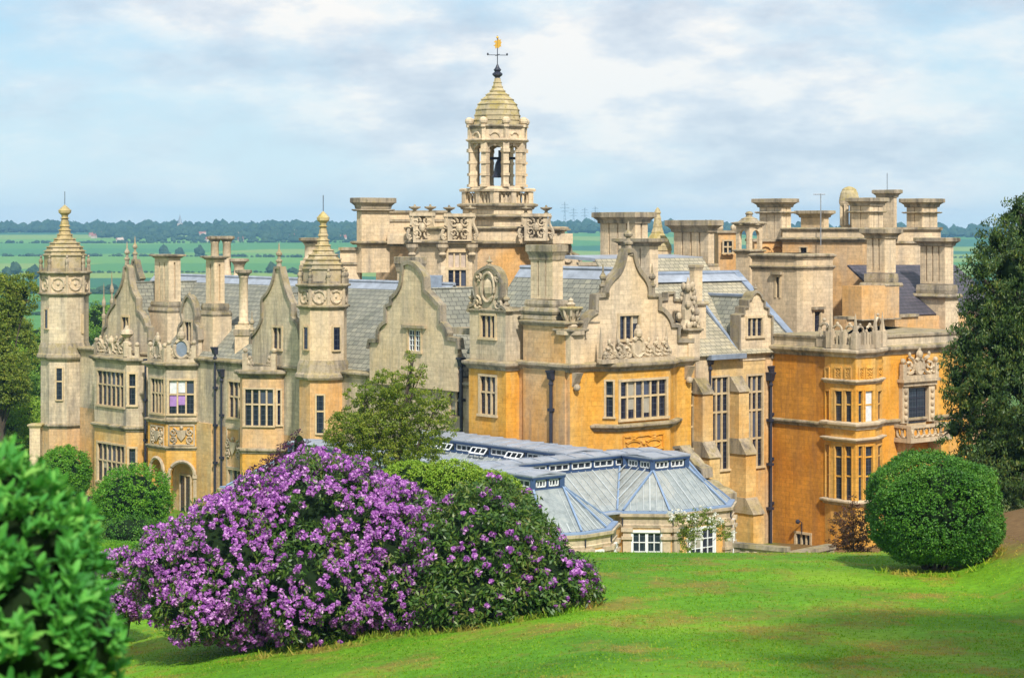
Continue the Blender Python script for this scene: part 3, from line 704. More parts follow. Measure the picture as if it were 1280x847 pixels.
for f, (pxl, pxr, yt, ys, yb) in ((fb[0], (190, 204, 574, 588, 655)), (fb[1], (214, 241, 579, 593, 655))):
    u0, u1, z0, zs2, zt2 = arch_rect(f, pxl, pxr, yt, ys, yb); uc = (u0+u1)/2; ru, rz_ = (u1-u0)/2, zt2-zs2
    arc = [(uc-ru*math.cos(a), zs2+rz_*math.sin(a)) for a in np.linspace(0, math.pi, 13)]
    out = [(0, G0), (u0, G0)]+arc+[(u1, G0), (f.L, G0), (f.L, zb_), (0, zb_)]
    m.panel(f, out)
    pr = [(u0, G0)]+arc+[(u1, G0)]
    for a, b in zip(pr, pr[1:]): m.poly([f.w(*a, 0), f.w(*b, 0), f.w(*b, -.6), f.w(*a, -.6)])
m.build('porch', o)
m = MB(CARVE)
for f, (pxl, pxr, yt, ys, yb) in ((fb[0], (190, 204, 574, 588, 655)), (fb[1], (214, 241, 579, 593, 655))):
    u0, u1, z0, zs2, zt2 = arch_rect(f, pxl, pxr, yt, ys, yb); uc = (u0+u1)/2; ru, rz_ = (u1-u0)/2, zt2-zs2
    m.tube([f.w(uc-(ru+.14)*math.cos(a), zs2+(rz_+.14)*math.sin(a), .05) for a in np.linspace(0, math.pi, 15)], .13, 5)
    for u in (u0-.16, u1+.16): m.fbox(f, u-.16, u+.16, zs2-.25, zs2, -.3, .12); m.fbox(f, u-.12, u+.12, G0, zs2-.26, -.3, .05)
m.build('archway', o)
# inner porch: back wall and the dark glazed door
pb = [onA(178, .5), onA(264, .5)]
f = Fr(pb[0], pb[1]); m = MB(HONEY); m.fbox(f, 0, f.L, G0, zb_, -.3, 0); m.build('porch_back_wall', o)
uD = f.u(232, .05); m = MB(TRACER); zD = f.uz(232, 592)[1]
for a, b in ((-.75, -.65), (-.05, .05), (.65, .75)): m.fbox(f, uD+a, uD+b, G0+.5, zD, 0, .12)
m.fbox(f, uD-.75, uD+.75, zD-.12, zD, 0, .121); d_ = m.build('door', o)
g = MB(GLASSW); g.fbox(f, uD-.65, uD+.65, G0+.5, zD-.12, .0, .05); g.build('pane', d_)
band(plan, zb_, .32, .2); band(plan, za, .28, .16); band(plan, zt_, .45, .32, name='cornice')
for f, a, b, y0, y1 in ((fb[0], 189, 205, 532, 556), (fb[1], 211, 243, 531, 556)):
    xm = (a+b)/2; carved_panel(f, f.u(a), f.u(b), f.uz(xm, y1)[1], f.uz(xm, y0)[1], 0, parent=o)
cresting(fb[1], .0, fb[1].L, zt_+.2, 1.9, parent=o, shield='blue', n=1); cresting(fb[0], .0, fb[0].L-.2, zt_+.2, 1.6, parent=o, n=1)
drainpipe(184, 450, 600, fr=Fr(onA(150, -.3), onA(250, -.3)), hopper=False, parent=o)
drainpipe(259, 462, 640, fr=Fr(p2-VB*.01, p3), hopper=False, parent=o, d=.12)
drainpipe(271, 438, 625, fr=FW); drainpipe(279, 466, 625, fr=FW)
# --- third bay (bowed)
p0 = onA(300, -1.3); q = pt(303, p0[1]-.4); p2 = pt(345, q[1]-.35); p3 = col(p2, VB*.8+VA*.25, 352); p4 = col(p3, VB, 362)
plan = bay([p0, q, p2, p3, p4], 0, 0, None, None); Yb = q[1]
zs_, zt_ = zat(563, Yb), zat(467, Yb)
o, fb = walls('bay', plan, [(G0, zs_, OCHRE), (zs_, zt_, BUFF)], {1: [(306, 486, 342, 532, 4, (.42,))], 2: [(346.2, 487, 351, 531, 1, (.42,))]}, wkw=dict(surround=.08))
band(plan, zs_, .36, .2); band(plan, zt_, .5, .34, name='cornice')
cresting(fb[1], .0, fb[1].L, zt_+.25, 1.7, parent=o, n=2, shield=False)
# --- near turret
c2 = onA(404, .15); Y2 = Y_(c2)
T2, pl2 = turret(tuple(c2), 30/FPX*Y2, G0, zat(464, Y2), zat(385, Y2), zat(385, Y2), zat(358, Y2), zat(336, Y2), zat(264, Y2), z_mid=zat(470, Y2), ground_mat=BUFF, mat=CREAM,
   slits=((381, 409, 386, 436, 7), (416, 409, 424, 437, 1), (396, 494, 405, 541, 0)))
# --- shaped gables of the wing
f1 = frd(onA(157, .5)-VA*10, VA, 20)
g1 = [(128, 425), (131, 412), (134, 409)]+qc((135, 398), (137, 390), (145, 380), 4)+qc((145, 372), (156, 360), (157, 335), 6)+[(159, 334)]+qc((161, 336), (162, 362), (171, 374), 6)+[(171, 384)]+qc((172, 390), (180, 394), (183, 410), 4)+[(186, 410), (186, 425)]
gb1 = gable(f1, g1, wins=[(152.5, 396, 161, 421, 2, ())], base=zw, finials=((158, 335, 301, .26), (139, 397, 338, .2), (129, 418, 352, .2)), mat=GREYS)
f1b = frd(onA(168, 4.5)-VA*10, VA, 20)
gable(f1b, [(160, 352)]+qc((163, 345), (166, 335), (167.5, 326), 4)+qc((169, 326), (171, 338), (176, 350), 4), base=zw, finials=((168, 328, 294, .24),), mat=GREYS)
f2 = frd(onA(348, .45)-VA*10, VA, 20)
g2 = [(315, 430), (315, 423)]+qc((316, 421), (326, 412), (329, 398), 5)+[(329, 378)]+qc((330, 374), (343, 362), (345.5, 336), 7)+[(350.5, 336)]+qc((352, 344), (357, 368), (364, 380), 7)+[(364, 396)]+qc((366, 400), (374, 406), (375, 424), 5)+[(378, 424), (378, 430)]
gb2 = gable(f2, g2, wins=[(341, 409, 352, 436, 2, ())], base=zw, finials=((348, 338, 302, .27), (314, 424, 387, .22)), mat=GREYS)
fD = frd(onA(517, .3)-VA*10, VA, 20)
gD = [(462, 436), (463, 428), (474, 428)]+qc((474, 428), (472, 412), (481, 406), 5)+[(484, 404), (484, 384), (490, 382)]+qc((491, 374), (503, 366), (504, 347), 6)+[(504, 345)]+qc((506, 332), (517, 326), (528, 345), 8)+[(529, 347)]+qc((530, 364), (540, 374), (546, 381), 6)+[(549, 382), (549, 404)]+qc((550, 406), (558, 408), (559, 425), 4)+[(572, 427), (572, 436)]
gbD = gable(fD, gD, wins=[(510, 412, 526, 439, 2, (), dict(glassm=GLASSW, bars=(WHITE, 2, 4)))], base=zw-.4, mat=CREAM, cope=.2)
m = MB(TRIM); u0, z0 = fD.uz(504, 409); u1 = fD.u(533); m.fbox(fD, u0, u1, z0, z0+.16, -.02, .16); m.build('label_moulding', gbD)
# cross roofs behind the gables
for f, xm, hw, zr, dd in ((f1, 157, 2.1, zat(352, Y_(onA(157, .5))), 5.5), (f2, 348, 2.0, zat(365, Y_(onA(348, .5))), 5.0), (fD, 517, 2.7, zat(360, Y_(onA(517, .3))), 6.2)):
    pc = f.o+f.e*f.u(xm)+VB*.4
    m = MB(SLATE); a = pc-VA*hw; b = pc+VA*hw; r0 = pc; r1 = pc+VB*dd
    m.slab([(*a, zw+.3), (*r0, zr), (*r1, zr), (*(a+VB*dd), zw+.3)]); m.slab([(*b, zw+.3), (*(b+VB*dd), zw+.3), (*r1, zr), (*r0, zr)])
    ro = m.build('roof', MANOR)
    v = MB(IRON)
    if f is fD:
        for k in (0, .25): v.tube([(*(a+VB*(.2)+VA*k), zw+.75+k*.9), (*(r1-VB*1.2+VA*(k-.1)), zr+.12)], .05, 5)
        v.build('conduit', ro)
# --- chimneys of the wing
chimney(193, 211, 226, Y_(onA(208, 2.0)), 318, 377, 3, 2, base=((391, 384, .35), (384, 377, .22)), bodyto=470, body_out=.28, mat=CREAM)
chimney(257, 268, 281, Y_(onA(268, 2.0)), 320, 379, 2, 2, base=((396, 388, .38), (388, 379, .24)), bodyto=480, body_out=.34)
def column_chimney(px, Y, r, ytop, yb, body=None, caps=1.75, twin=0.0):
    for k in ((0,) if not twin else (-.5, .5)):
        x, y = pt(px+k*twin, Y); Z = lambda v: zat(v, Y); zt = Z(ytop); m = MB(CREAM); m.smooth = True
        m.lathe(x, y, [(r*1.15, Z(yb)), (r*1.15, Z(yb)+.12), (r*.95, Z(yb)+.2), (r*.9, zt-.55), (r*1.05, zt-.5), (r*1.05, zt-.42)], 12)
        o = m.build('chimney', MANOR); c = MB(TRIM)
        c.lathe(x, y, [(r, zt-.45), (r*1.1, zt-.4), (r*1.35, zt-.28), (r*caps, zt-.2), (r*caps, zt-.03), (r*1.2, zt)], 10); c.build('cap', o); c = MB(TRIM)
        c.rings([(x-r, y-r), (x+r, y-r), (x+r, y+r), (x-r, y+r)], [(0, Z(yb)-.8), (.28 if not twin else .08, Z(yb)-.75), (.28 if not twin else .08, Z(yb)-.35), (.1, Z(yb)-.3), (.07, Z(yb)-.1), (0, Z(yb)+.02)]); c.build('base_moulding', o)
        if body:
            b = MB(CREAM); q = r+.2 if not twin else r+.05; b.prism([(x-q, y-r-.2), (x+q, y-r-.2), (x+q, y+r+.2), (x-q, y+r+.2)], zat(body, Y), Z(yb)-.05); b.build('plinth', o)
column_chimney(304.5, Y_(onA(305, 2.4)), .33, 337, 405, 470)
column_chimney(276, Y_(onA(276, 9.0)), .33, 295, 345, 420, twin=15)
column_chimney(299, Y_(onA(299, 10.0)), .42, 323, 346, 420)
column_chimney(389, Y_(onA(389, 9.0)), .5, 297, 325, 420)
# small pedimented dormer between the two stacks
fd = frd(onA(236, 1.3)-VA*6, VA, 12)
gd = [(224, 425), (225, 412)]+qc((226, 408), (232, 404), (228, 392), 4)+qc((228, 392), (231, 374), (236, 371), 4)+qc((236, 371), (243, 376), (244, 394), 4)+qc((244, 394), (241, 406), (247, 410), 4)+[(248, 425)]
dg = gable(fd, gd, wins=[(231, 402, 239.5, 427, 2, ())], base=zw, mat=GREYS, name='dormer', finials=((236, 373, 362, .16),))
m = MB(SLATE); pc = fd.o+fd.e*fd.u(236); zr = zat(388, pc[1])
for s in (-1, 1): a = pc+VA*s*1.0+VB*.4; m.slab([(*a, zw+.4), (*(pc+VB*.4), zr), (*(pc+VB*5), zr), (*(a+VB*5), zw+.4)])
m.build('roof', dg)
# ---------------------------------------------------------------- central block
KR = onB(864, 0)
zc = zat(460, 112.0)                         # main cornice
LB = float(np.linalg.norm(KR-K1))
plan = [tuple(onA(628, 0)), tuple(K1), tuple(KR), tuple(KR-VA*13), tuple(onA(628, 0)+VB*LB)]
cb, fc = walls('wall', plan, [(G0, zc, BUFF)], {})
FA, FB = fc[0], fc[1]
# bright ochre skin of the south face below the cornice is its own stone: rebuilt as the south wall
m = MB(OCHRE); m.fbox(FB, .02, FB.L-.02, G0, zc-.01, -.2, .03); cbs = m.build('south_wall', MANOR)
band(plan, zc, .5, .34, name='cornice')
# canted bay on the south face
s0 = FB.u(742); s1 = FB.u(846)
b0 = K1+VB*s0; b3 = K1+VB*s1
b1 = pt(772, b0[1]-.25); out_b = float((b1-K1)@VA); b1 = col(b0+VA*out_b, VB, 771.5); b2 = col(b0+VA*out_b, VB, 837.5)
b0 = b0+VB*0; plan = [tuple(b0), tuple(b1), tuple(b2), tuple(b3), tuple(b3-VA*.5), tuple(b0-VA*.5)]
Yb = b1[1]
zsill = zat(535, Yb)
ob, fbb = walls('bay', plan, [(G0, zc-.02, OCHRE)], {0: [(757, 476, 767, 521, 1, (.42,), dict(surround=.08))], 1: [(775, 475, 833, 522, 6, (.42,))]})
band(plan, zsill, .4, .3, parent=ob); band(plan, zc, .5, .36, parent=ob, name='cornice')
u0, z0 = fbb[1].uz(779, 564); u1, z1 = fbb[1].uz(829, 541); carved_panel(fbb[1], u0, u1, z0, z1, 0, parent=ob, kind=1, mat=OCHRE)
# corbels at the corners
for f, u in ((FB, .35), (FB, FB.L-.35)):
    m = MB(CARVE); m.wedge(f, u-.22, u+.22, zc-1.0, zc-.25, 0, .05, .5); fball(m, f, u, zc-1.05, .2, .2); m.build('corbel', MANOR)
# great shaped gable over the south face
fg = frd(K1-VB*5-VA*.1, VB, 20)
gG = [(719, 436), (719, 424), (724, 423)]+qc((730, 422), (731, 398), (745, 392), 6)+[(747, 390), (747, 372), (760, 371)]+qc((760, 371), (757, 357), (772, 345), 5)+qc((772, 345), (782, 334), (783, 316), 6)[1:]+[(790, 316)]+qc((790, 316), (792, 334), (800, 344), 6)+qc((800, 344), (811, 355), (809, 371), 5)[1:]+[(822, 371), (822, 388)]+qc((826, 389), (836, 396), (838, 409), 5)+[(846, 409), (846, 428), (866, 428)]
gG_o = gable(fg, gG, wins=[(774, 394, 799, 424, 3, ())], base=zc+.15, cope=.22, mat=CREAM, finials=((786, 318, 275, .34), (754.5, 371, 328, .26), (816, 371, 328, .26)), th=.4)
# cresting in front of it
fr_c = fbb[1]
cresting(fr_c, -1.2, fr_c.L+.3, zc+.22, 1.6, d=.0, parent=MANOR, n=3, shield=True, ends=False)
# thin obelisks that stand along the cornice
for px, ytop in ((751, 414), (771.5, 412), (833, 412)):
    m = MB(CARVE); p = onB(px, out_b*.7); obelisk(m, p[0], p[1], zc+.25, zat(ytop, p[1])-zc, .17); m.build('obelisk', MANOR)
# corner pier with the carved basket
def basket(p, zb_, zt_, parent=None, r=.55):
    m = MB(CARVE); h = zt_-zb_
    m.lathe(p[0], p[1], [(r*1.5, zb_-.25), (r*1.5, zb_-.05), (r*.6, zb_), (r*.75, zb_+.12*h), (r*.45, zb_+.2*h), (r*.5, zb_+.3*h), (r*.9, zb_+.62*h), (r*.75, zb_+.64*h)], 8, R(-5)+math.pi/8)
    for k in range(8):
        a = k*math.pi/4; c, s = math.cos(a), math.sin(a)
        m.tube([(p[0]+c*r*.45, p[1]+s*r*.45, zb_+.25*h), (p[0]+c*r*.8, p[1]+s*r*.8, zb_+.45*h), (p[0]+c*r*.95, p[1]+s*r*.95, zb_+.64*h)], .09, 5)
    m.use(GOLDST); m.lathe(p[0], p[1], [(r*1.15, zb_+.63*h), (r*1.25, zb_+.68*h), (r*1.15, zb_+.72*h), (r*.3, zb_+.73*h)], 8, R(-5)); m.use(CARVE)
    m.lathe(p[0], p[1], [(.2, zb_+.72*h), (.28, zb_+.8*h), (.12, zb_+.87*h), (.16, zb_+.92*h), (.02, zb_+h)], 8); return m.build('urn', parent or MANOR)
pc = K1-VA*.38+VB*.42
m = MB(CREAM); q = [tuple(pc+VA*a+VB*b) for a, b in ((-.55, -.5), (.55, -.5), (.55, .5), (-.55, .5))]; m.prism(q, zc+.1, zat(415, pc[1])); o = m.build('corner_pier', MANOR)
m = MB(TRIM); cornice(m, q, zat(417, pc[1]), .3, .18); m.build('cap', o)
basket(pc, zat(412, pc[1]), zat(372, pc[1]), o)
# statue-like carved group on its pier at the right corner
ps = onB(860, -.5); q = [tuple(ps+VA*a+VB*b) for a, b in ((-.5, -.45), (.5, -.45), (.5, .45), (-.5, .45))]
m = MB(CREAM); m.prism(q, zc+.1, zat(415, ps[1])); o = m.build('corner_pier', MANOR)
m = MB(TRIM); cornice(m, q, zat(416, ps[1]), .3, .16); m.build('cap', o)
m = MB(CARVE); zs, ze = zat(413, ps[1]), zat(346, ps[1]); h = ze-zs
m.lathe(ps[0], ps[1], [(.45, zs), (.5, zs+.1*h), (.38, zs+.2*h), (.42, zs+.4*h), (.3, zs+.6*h), (.22, zs+.72*h), (.14, zs+.85*h), (.02, zs+h)], 9)
rr = random.Random(5)
for k in range(46):
    t = rr.random()**1.3*.8; a = rr.uniform(0, 6.28); r = .62*(1-t*.75)
    m.ball((ps[0]+r*math.cos(a), ps[1]+r*math.sin(a), zs+.06*h+t*h), rr.uniform(.09, .2), 6, 1.3)
m.build('carved_finial', o)
# chimney breast on the west face
pbr = [onA(654, -.12), onA(706, -.12)]; Yb = pbr[1][1]
m = MB(BUFF); zb_ = zat(404, Yb)
pl = [tuple(pbr[0]), tuple(pbr[1]), tuple(pbr[1]+VB*2.2), tuple(pbr[0]+VB*2.2)]; m.prism(pl, G0, zb_); o = m.build('chimney_breast', MANOR)
band(pl, zb_-.05, .3, .2, parent=o)
chimney(663, 691, 704, Y_(onA(691, .25)), 306, 374, 3, 1, base=((403, 393, .42), (393, 384, .45), (384, 375, .25)), cap=.2, caph=.75, mat=CREAM, slot=.09)
# recess wall and attic between dormer and chimney
# roof of the central block, ridge running back from the great gable
e0 = K1+VB*.6; zrC = zat(336, Y_(onA(740, LB/2)))
roof2(K1-VA*9.5+VB*.5, K1-VA*.5+VB*.5, VB*(LB/2-.5), zc+.4, zrC, SLATE)
# lower attic wall in front of that roof (between dormer and breast)
m = MB(GREYS); u0, u1 = FA.u(628), FA.u(660); m.fbox(FA, u0, u1, zc, FA.uz(650, 408)[1], -1.0, -.5); m.use(TRIM); m.fbox(FA, u0, u1, FA.uz(650, 408)[1], FA.uz(650, 403)[1], -1.05, -.35); m.build('attic_wall', MANOR)
# ---- projecting west bay with the attic dormer
tE = -.95
e0, e1 = onA(586, tE), onA(632.5, tE); e2 = col(e1, VB, 646)
plan = [tuple(e0), tuple(e1), tuple(e2), tuple(e2+VB*2), tuple(e0+VB*3.2)]
Ye = e1[1]; ze = zat(458, Ye)
oE, fE = walls('bay', plan, [(G0, ze, OCHRE)], {0: [(600, 470, 620, 518, 3, (.42,))]})
band(plan, ze, .5, .3, parent=oE, name='cornice')
m = MB(GREYS); zd = zat(390, Ye)
plD = [tuple(onA(587, tE+.1)), tuple(onA(632, tE+.1)), tuple(col(onA(632, tE+.1), VB, 641)), tuple(col(onA(632, tE+.1), VB, 641)+VB*2-VA*.0), tuple(onA(587, tE+.1)+VB*3)]
oD, fD_ = walls('dormer', plD, [(ze+.2, zd, GREYS)], {0: [(601, 394, 619, 422, 3, ())]})
band(plD, zd, .25, .12, parent=oD)
gd = [(587, 390)]+qc((588, 384), (600, 382), (597, 368), 5)+[(595, 352)]+qc((597, 344), (603, 338), (611, 335), 5)+qc((618, 337), (625, 343), (626, 354), 5)+[(625, 370)]+qc((622, 382), (632, 386), (633, 391), 5)
ped = gable(fD_[0], gd, parent=oD, base=zd-.05, mat=GREYS, name='pediment', th=.35, cope=.14, finials=((611, 337, 318, .24), (589, 388, 360, .26), (632, 390, 361, .26)))
m = MB(CARVE); u, z = fD_[0].uz(611, 359); ringtube(m, fD_[0], (u, z), .55, .82, .09, .08, 18); fball(m, fD_[0], u, z, -.25, .5, 1.3)
for sg in (-1, 1): scroll(m, fD_[0], spiral((u+sg*.95, z-.9), .4, 1.4, math.pi/2, sg), .09, .06); scroll(m, fD_[0], spiral((u+sg*.85, z+.6), .28, 1.3, -math.pi/2, -sg), .08, .06)
m.build('cartouche', ped)
# dark return wall and pipe between the gable D and this bay
drainpipe(580, 452, 548, fr=Fr(onA(560, .55), onA(590, .55)), d=.2, r=.1)
drainpipe(693, 468, 556, fr=FA, d=.25, r=.1)
m = MB(TRIM); u0 = FD0 = fD.u(558); m.fbox(fD, u0, fD.u(586), fD.uz(572, 418)[1], fD.uz(572, 410)[1], -1.4, -.3); m.build('parapet', MANOR)
# ---------------------------------------------------------------- gatehouse tower with the cupola, behind
YT = 146.0
kt = pt(594, YT)                                         # near corner of the tower body
wl_ = col(kt, VA, 470); wr_ = col(kt, VB, 706)
planT = [tuple(wl_), tuple(kt), tuple(wr_), tuple(wr_+wl_-kt)]
ZT = lambda y, Y=YT: zat(y, Y)
tw, ft = walls('tower', planT, [(5, ZT(305), BUFF), (ZT(305), ZT(285), CREAM)], {})
band(planT, ZT(305), .45, .35, parent=tw); band(planT, ZT(286), .3, .22, parent=tw)
# oriel turret with the tall window
ko = pt(590, YT-1.0); lo = col(ko, VA*.6+VB*-.0+np.array([-.0, 0]), 553) if False else pt(553, YT-.6)
planO = [tuple(pt(513, YT+.9)), tuple(pt(551, YT-.9)), tuple(pt(590, YT-.9)), tuple(pt(600, YT+.6)), tuple(pt(600, YT+4)), tuple(pt(513, YT+4))]
oO, fo = walls('oriel', planO, [(5, ZT(304), CREAM)], {1: [(560, 337, 583, 380, 3, (.5,), dict(curtain=None)), (560, 315, 583, 334, 3, (), dict(glassm=FARW, sill=False, surround=.1))]}, wkw=dict(surround=.16))
band(planO, ZT(304), .45, .4, parent=oO); band(planO, ZT(286.5), .3, .25, parent=oO)
m = MB(CREAM); m.prism(planO, ZT(304), ZT(286)); m.build('parapet', oO)
for px in (553, 590, 515):
    m = MB(CARVE); x, y = pt(px, YT-1.1); m.lathe(x, y, [(.1, ZT(322)), (.3, ZT(318)), (.2, ZT(315)), (.42, ZT(309)), (.42, ZT(305))], 8); m.build('corbel', oO)
def strap_block(pxl, pxr, Y, y0, y1, parent):
    """open strapwork screen on the parapet with little bowls"""
    p = pt((pxl+pxr)/2, Y); hw = (pxr-pxl)/2/FPX*Y; f = Fr((p[0]-hw, Y), (p[0]+hw, Y)); z0, z1 = zat(y0, Y), zat(y1, Y); h = z1-z0; L = f.L; m = MB(CARVE)
    m.fbox(f, .0, L, z1-.22, z1, -1.0, .18); m.fbox(f, .25, L-.25, z0, z0+.2, -.8, .1); m.fbox(f, .55, L-.55, z0+.2, z1-.22, -.6, -.25)
    for u in (.42, L-.42): m.fbox(f, u-.17, u+.17, z0+.2, z1-.22, -.4, .05)
    for sg in (-1, 1):
        uc = L/2
        scroll(m, f, spiral((uc+sg*.42, z1-.62), .36, 1.3, math.pi/2, sg), .085, .02); scroll(m, f, spiral((uc+sg*.42, z0+.65), .36, 1.3, -math.pi/2, -sg), .085, .02)
        m.tube([f.w(uc+sg*(L/2-.02+.17*math.sin(2*math.pi*t_)*(1-.3*t_)), z0+.08*h+(h*.86)*t_, .0) for t_ in np.linspace(0, 1, 13)], .12, 6); scroll(m, f, spiral((uc+sg*(L/2+.02), z0+.2*h), .2, 1.3, 0, sg), .07, .05)
    fball(m, f, L/2, (z0+z1)/2, .02, .26, 1.3)
    o = m.build('strapwork', parent); b = MB(TRIM)
    for u in (.35, L-.35):
        x, y, _ = f.w(u, 0, -.2); b.lathe(x, y, [(.2, z1), (.1, z1+.12), (.12, z1+.2), (.42, z1+.36), (.42, z1+.44), (.1, z1+.46), (.05, z1+.6)], 8)
    b.build('bowl', o)
strap_block(512, 544, YT-.2, 303, 266, tw); strap_block(555, 594, YT-1.2, 303, 267, tw); strap_block(651, 689, YT+1.5, 301, 267, tw)
m = MB(CREAM); f = Fr(pt(484, YT+2), pt(716, YT+2)); m.fbox(f, 0, f.L, ZT(305), ZT(292), -3, 0); m.build('parapet', tw)
f = Fr(pt(484, YT+6), pt(560, YT+6)); m = MB(CREAM); m.fbox(f, 0, f.L, ZT(305), zat(266, YT+6), -2, 0); m.use(TRIM); m.fbox(f, -.1, f.L, zat(266, YT+6), zat(263, YT+6), -2.1, .15); m.fbox(f, -.1, f.L, zat(277, YT+6), zat(274, YT+6), -2.1, .1); m.build('parapet', tw)
chimney(446, 452, 487, YT+1, 247, 341, 0, 0, cap=.35, caph=.7, mid=((264, 261, .28), (306, 301, .35)), parent=MANOR)
m = MB(CREAM); f = Fr(pt(425, YT+1.5), pt(450, YT+1.5)); m.fbox(f, 0, f.L, 5, zat(313, YT+1.5), -2, 0); m.use(TRIM); m.fbox(f, -.1, f.L, zat(331, YT), zat(328, YT), -2, .12); m.fbox(f, -.1, f.L, zat(313, YT), zat(309.5, YT), -2, .2); m.build('wall', tw)
# chimney on the oriel roof and the lead flat
chimney(496, 521, 530, Y_(onA(515, 7)), 321, 420, 4, 1, cap=.14, caph=.9, mat=CREAM)
m = MB(BLUEL); p_ = onA(540, 6.0); f = Fr(pt(534, p_[1]), pt(552, p_[1])); m.fbox(f, -1.2, f.L, zat(385, p_[1]), zat(345, p_[1]), -2.5, 0); m.build('tank_housing', MANOR)
# cupola: square balustraded base, octagonal open lantern, stepped dome, weathervane
cx_, cy_ = pt(621.8, YT+5.0); YC = cy_; ZZ = lambda y: zat(y, YC); k = YC/FPX
def sq(r): c = np.array([cx_, cy_]); return [tuple(c+VA*a+VB*b) for a, b in ((-r, -r), (r, -r), (r, r), (-r, r))]
rq = 44.5*k/1.409*1.0
m = MB(CREAM); m.prism(sq(rq*.98), 8, ZZ(259)); cup = m.build('cupola', MANOR)
m = MB(TRIM); cornice(m, sq(rq*.98), ZZ(262), .45, .3); cornice(m, sq(rq*.98), ZZ(275), .4, .35); m.build('cornice', cup)
m = MB(CREAM); pb_ = sq(rq)
m.rings(pb_, [(-.3, ZZ(240)), (.12, ZZ(240)+.02), (.15, ZZ(237)), (.05, ZZ(235.5)), (-.3, ZZ(235.5))])
for i in range(4):
    f = Fr(pb_[i], pb_[(i+1) % 4]); z0, z1 = ZZ(259), ZZ(240)
    for u in (.22, f.L/2, f.L-.22): m.fbox(f, u-.22, u+.22, z0, z1, -.4, .03)
    for j in range(2):
        a = .45+j*(f.L/2-.22); w = f.L/2-.66
        for q in range(3): ringtube(m, f, (a+w*(q+.5)/3, (z0+z1)/2), w/6.6, (z1-z0)*.42, .06, -.15, 12)
m.build('balustrade', cup)
ro = math.atan2(-VB[1], -VB[0])+math.pi/8
def oc(r): return [(cx_+r*math.cos(ro+i*math.pi/4), cy_+r*math.sin(ro+i*math.pi/4)) for i in range(8)]
rl = 33.5*k/.965
m = MB(CREAM); m.prism(oc(rl*.86), ZZ(258), ZZ(233)); m.rings(oc(rl*.9), [(-.3, ZZ(236)), (.22, ZZ(235.8)), (.22, ZZ(233.5)), (-.3, ZZ(233))]); z0, z1 = ZZ(234), ZZ(179)
for i in range(8):
    x, y = oc(rl*.93)[i]; dx, dy = x-cx_, y-cy_; L = math.hypot(dx, dy); f = frd((x, y), (-dy/L, dx/L)); f.n = np.array([dx/L, dy/L])
    hw = .205
    for (a, b, ww, dd) in ((0, .06, 1.15, .12), (.06, .25, 1, 0), (.25, .31, 1.15, .1), (.31, .52, 1, 0), (.52, .58, 1.15, .1), (.58, .78, 1, 0), (.78, .86, 1.25, .14), (.86, 1.0, 1.1, .02)):
        m.fbox(f, -hw*ww, hw*ww, z0+(z1-z0)*a, z0+(z1-z0)*b, -.3, .25+dd)
    # arch head between piers
    P, Q = oc(rl*.95)[i], oc(rl*.95)[(i+1) % 8]; fa = Fr(P, Q); uc = fa.L/2; wv = fa.L/2-.19; zs = z0+(z1-z0)*.78
    arc = [(uc-wv*math.cos(a), zs+wv*.9*math.sin(a)) for a in np.linspace(0, math.pi, 9)]
    m.extr(fa, ([(uc-wv, zs)]+arc[1:-1]+[(uc+wv, zs), (fa.L-.1, zs), (fa.L-.1, z1+.1), (.1, z1+.1), (.1, zs)]), (), 0, .3)
    m.fbox(fa, uc-.1, uc+.1, zs+wv*.85, z1+.1, -.2, .12)
m.build('lantern', cup)
m = MB(CREAM); plo = oc(rl*1.04); cornice(m, plo, ZZ(180), .35, .28)
m.prism(oc(rl*1.03), ZZ(179), ZZ(158)); m.use(TRIM); cornice(m, oc(rl*1.03), ZZ(162), .3, .22); m.use(CREAM)
for i in range(8):
    P, Q = oc(rl*1.03)[i], oc(rl*1.03)[(i+1) % 8]; fa = Fr(P, Q); zb = ZZ(177)
    ringtube(m, fa, (fa.L/2, zb+.15), fa.L*.26, fa.L*.3, .08, .04, 10, 0, math.pi)
    m.fbox(fa, fa.L*.2, fa.L*.26, zb-.05, zb+.25, 0, .08); m.fbox(fa, fa.L*.74, fa.L*.8, zb-.05, zb+.25, 0, .08)
    m.fbox(fa, -.14, .14, ZZ(178), ZZ(160), -.2, .12)
    x, y = oc(rl*1.06)[i]; m.lathe(x, y, [(.22, ZZ(160)), (.22, ZZ(157)), (.1, ZZ(156.5)), (.12, ZZ(156))]+[(.3*math.sin(math.pi*t/6)+.01, ZZ(152.5)-.3*math.cos(math.pi*t/6)) for t in range(1, 7)], 8)
m.build('crown', cup)
m = MB(GOLDST)
pr = [(31, 160), (30.5, 151)]
for (ra, ya, rb, yb_) in ((31.5, 151, 29.8, 146), (30.6, 145, 28.4, 139), (29.2, 138, 25.6, 132), (26.5, 131.2, 21, 126), (21.9, 125.2, 14.8, 120), (15.7, 119.2, 9.8, 115.2), (10.7, 114.4, 6.8, 110), (7.5, 109.2, 5.2, 104.5), (5.9, 103.7, 4, 98)): pr += [(ra, ya), (ra, ya-.9), (ra-1.2, ya-1), (rb, yb_)]
m.lathe(cx_, cy_, [(r*k, ZZ(y)) for r, y in pr], 8, ro); m.build('dome', cup)
m = MB(IRON); m.lathe(cx_, cy_, [(3.6*k, ZZ(99)), (3.0*k, ZZ(97)), (6.3*k, ZZ(94)), (6.3*k, ZZ(92)), (3.4*k, ZZ(90)), (4.8*k, ZZ(87.5)), (2.6*k, ZZ(84.5)), (1.5*k, ZZ(82)), (.6*k, ZZ(80))], 10)
m.tube([(cx_, cy_, ZZ(82)), (cx_, cy_, ZZ(45))], .035, 6)
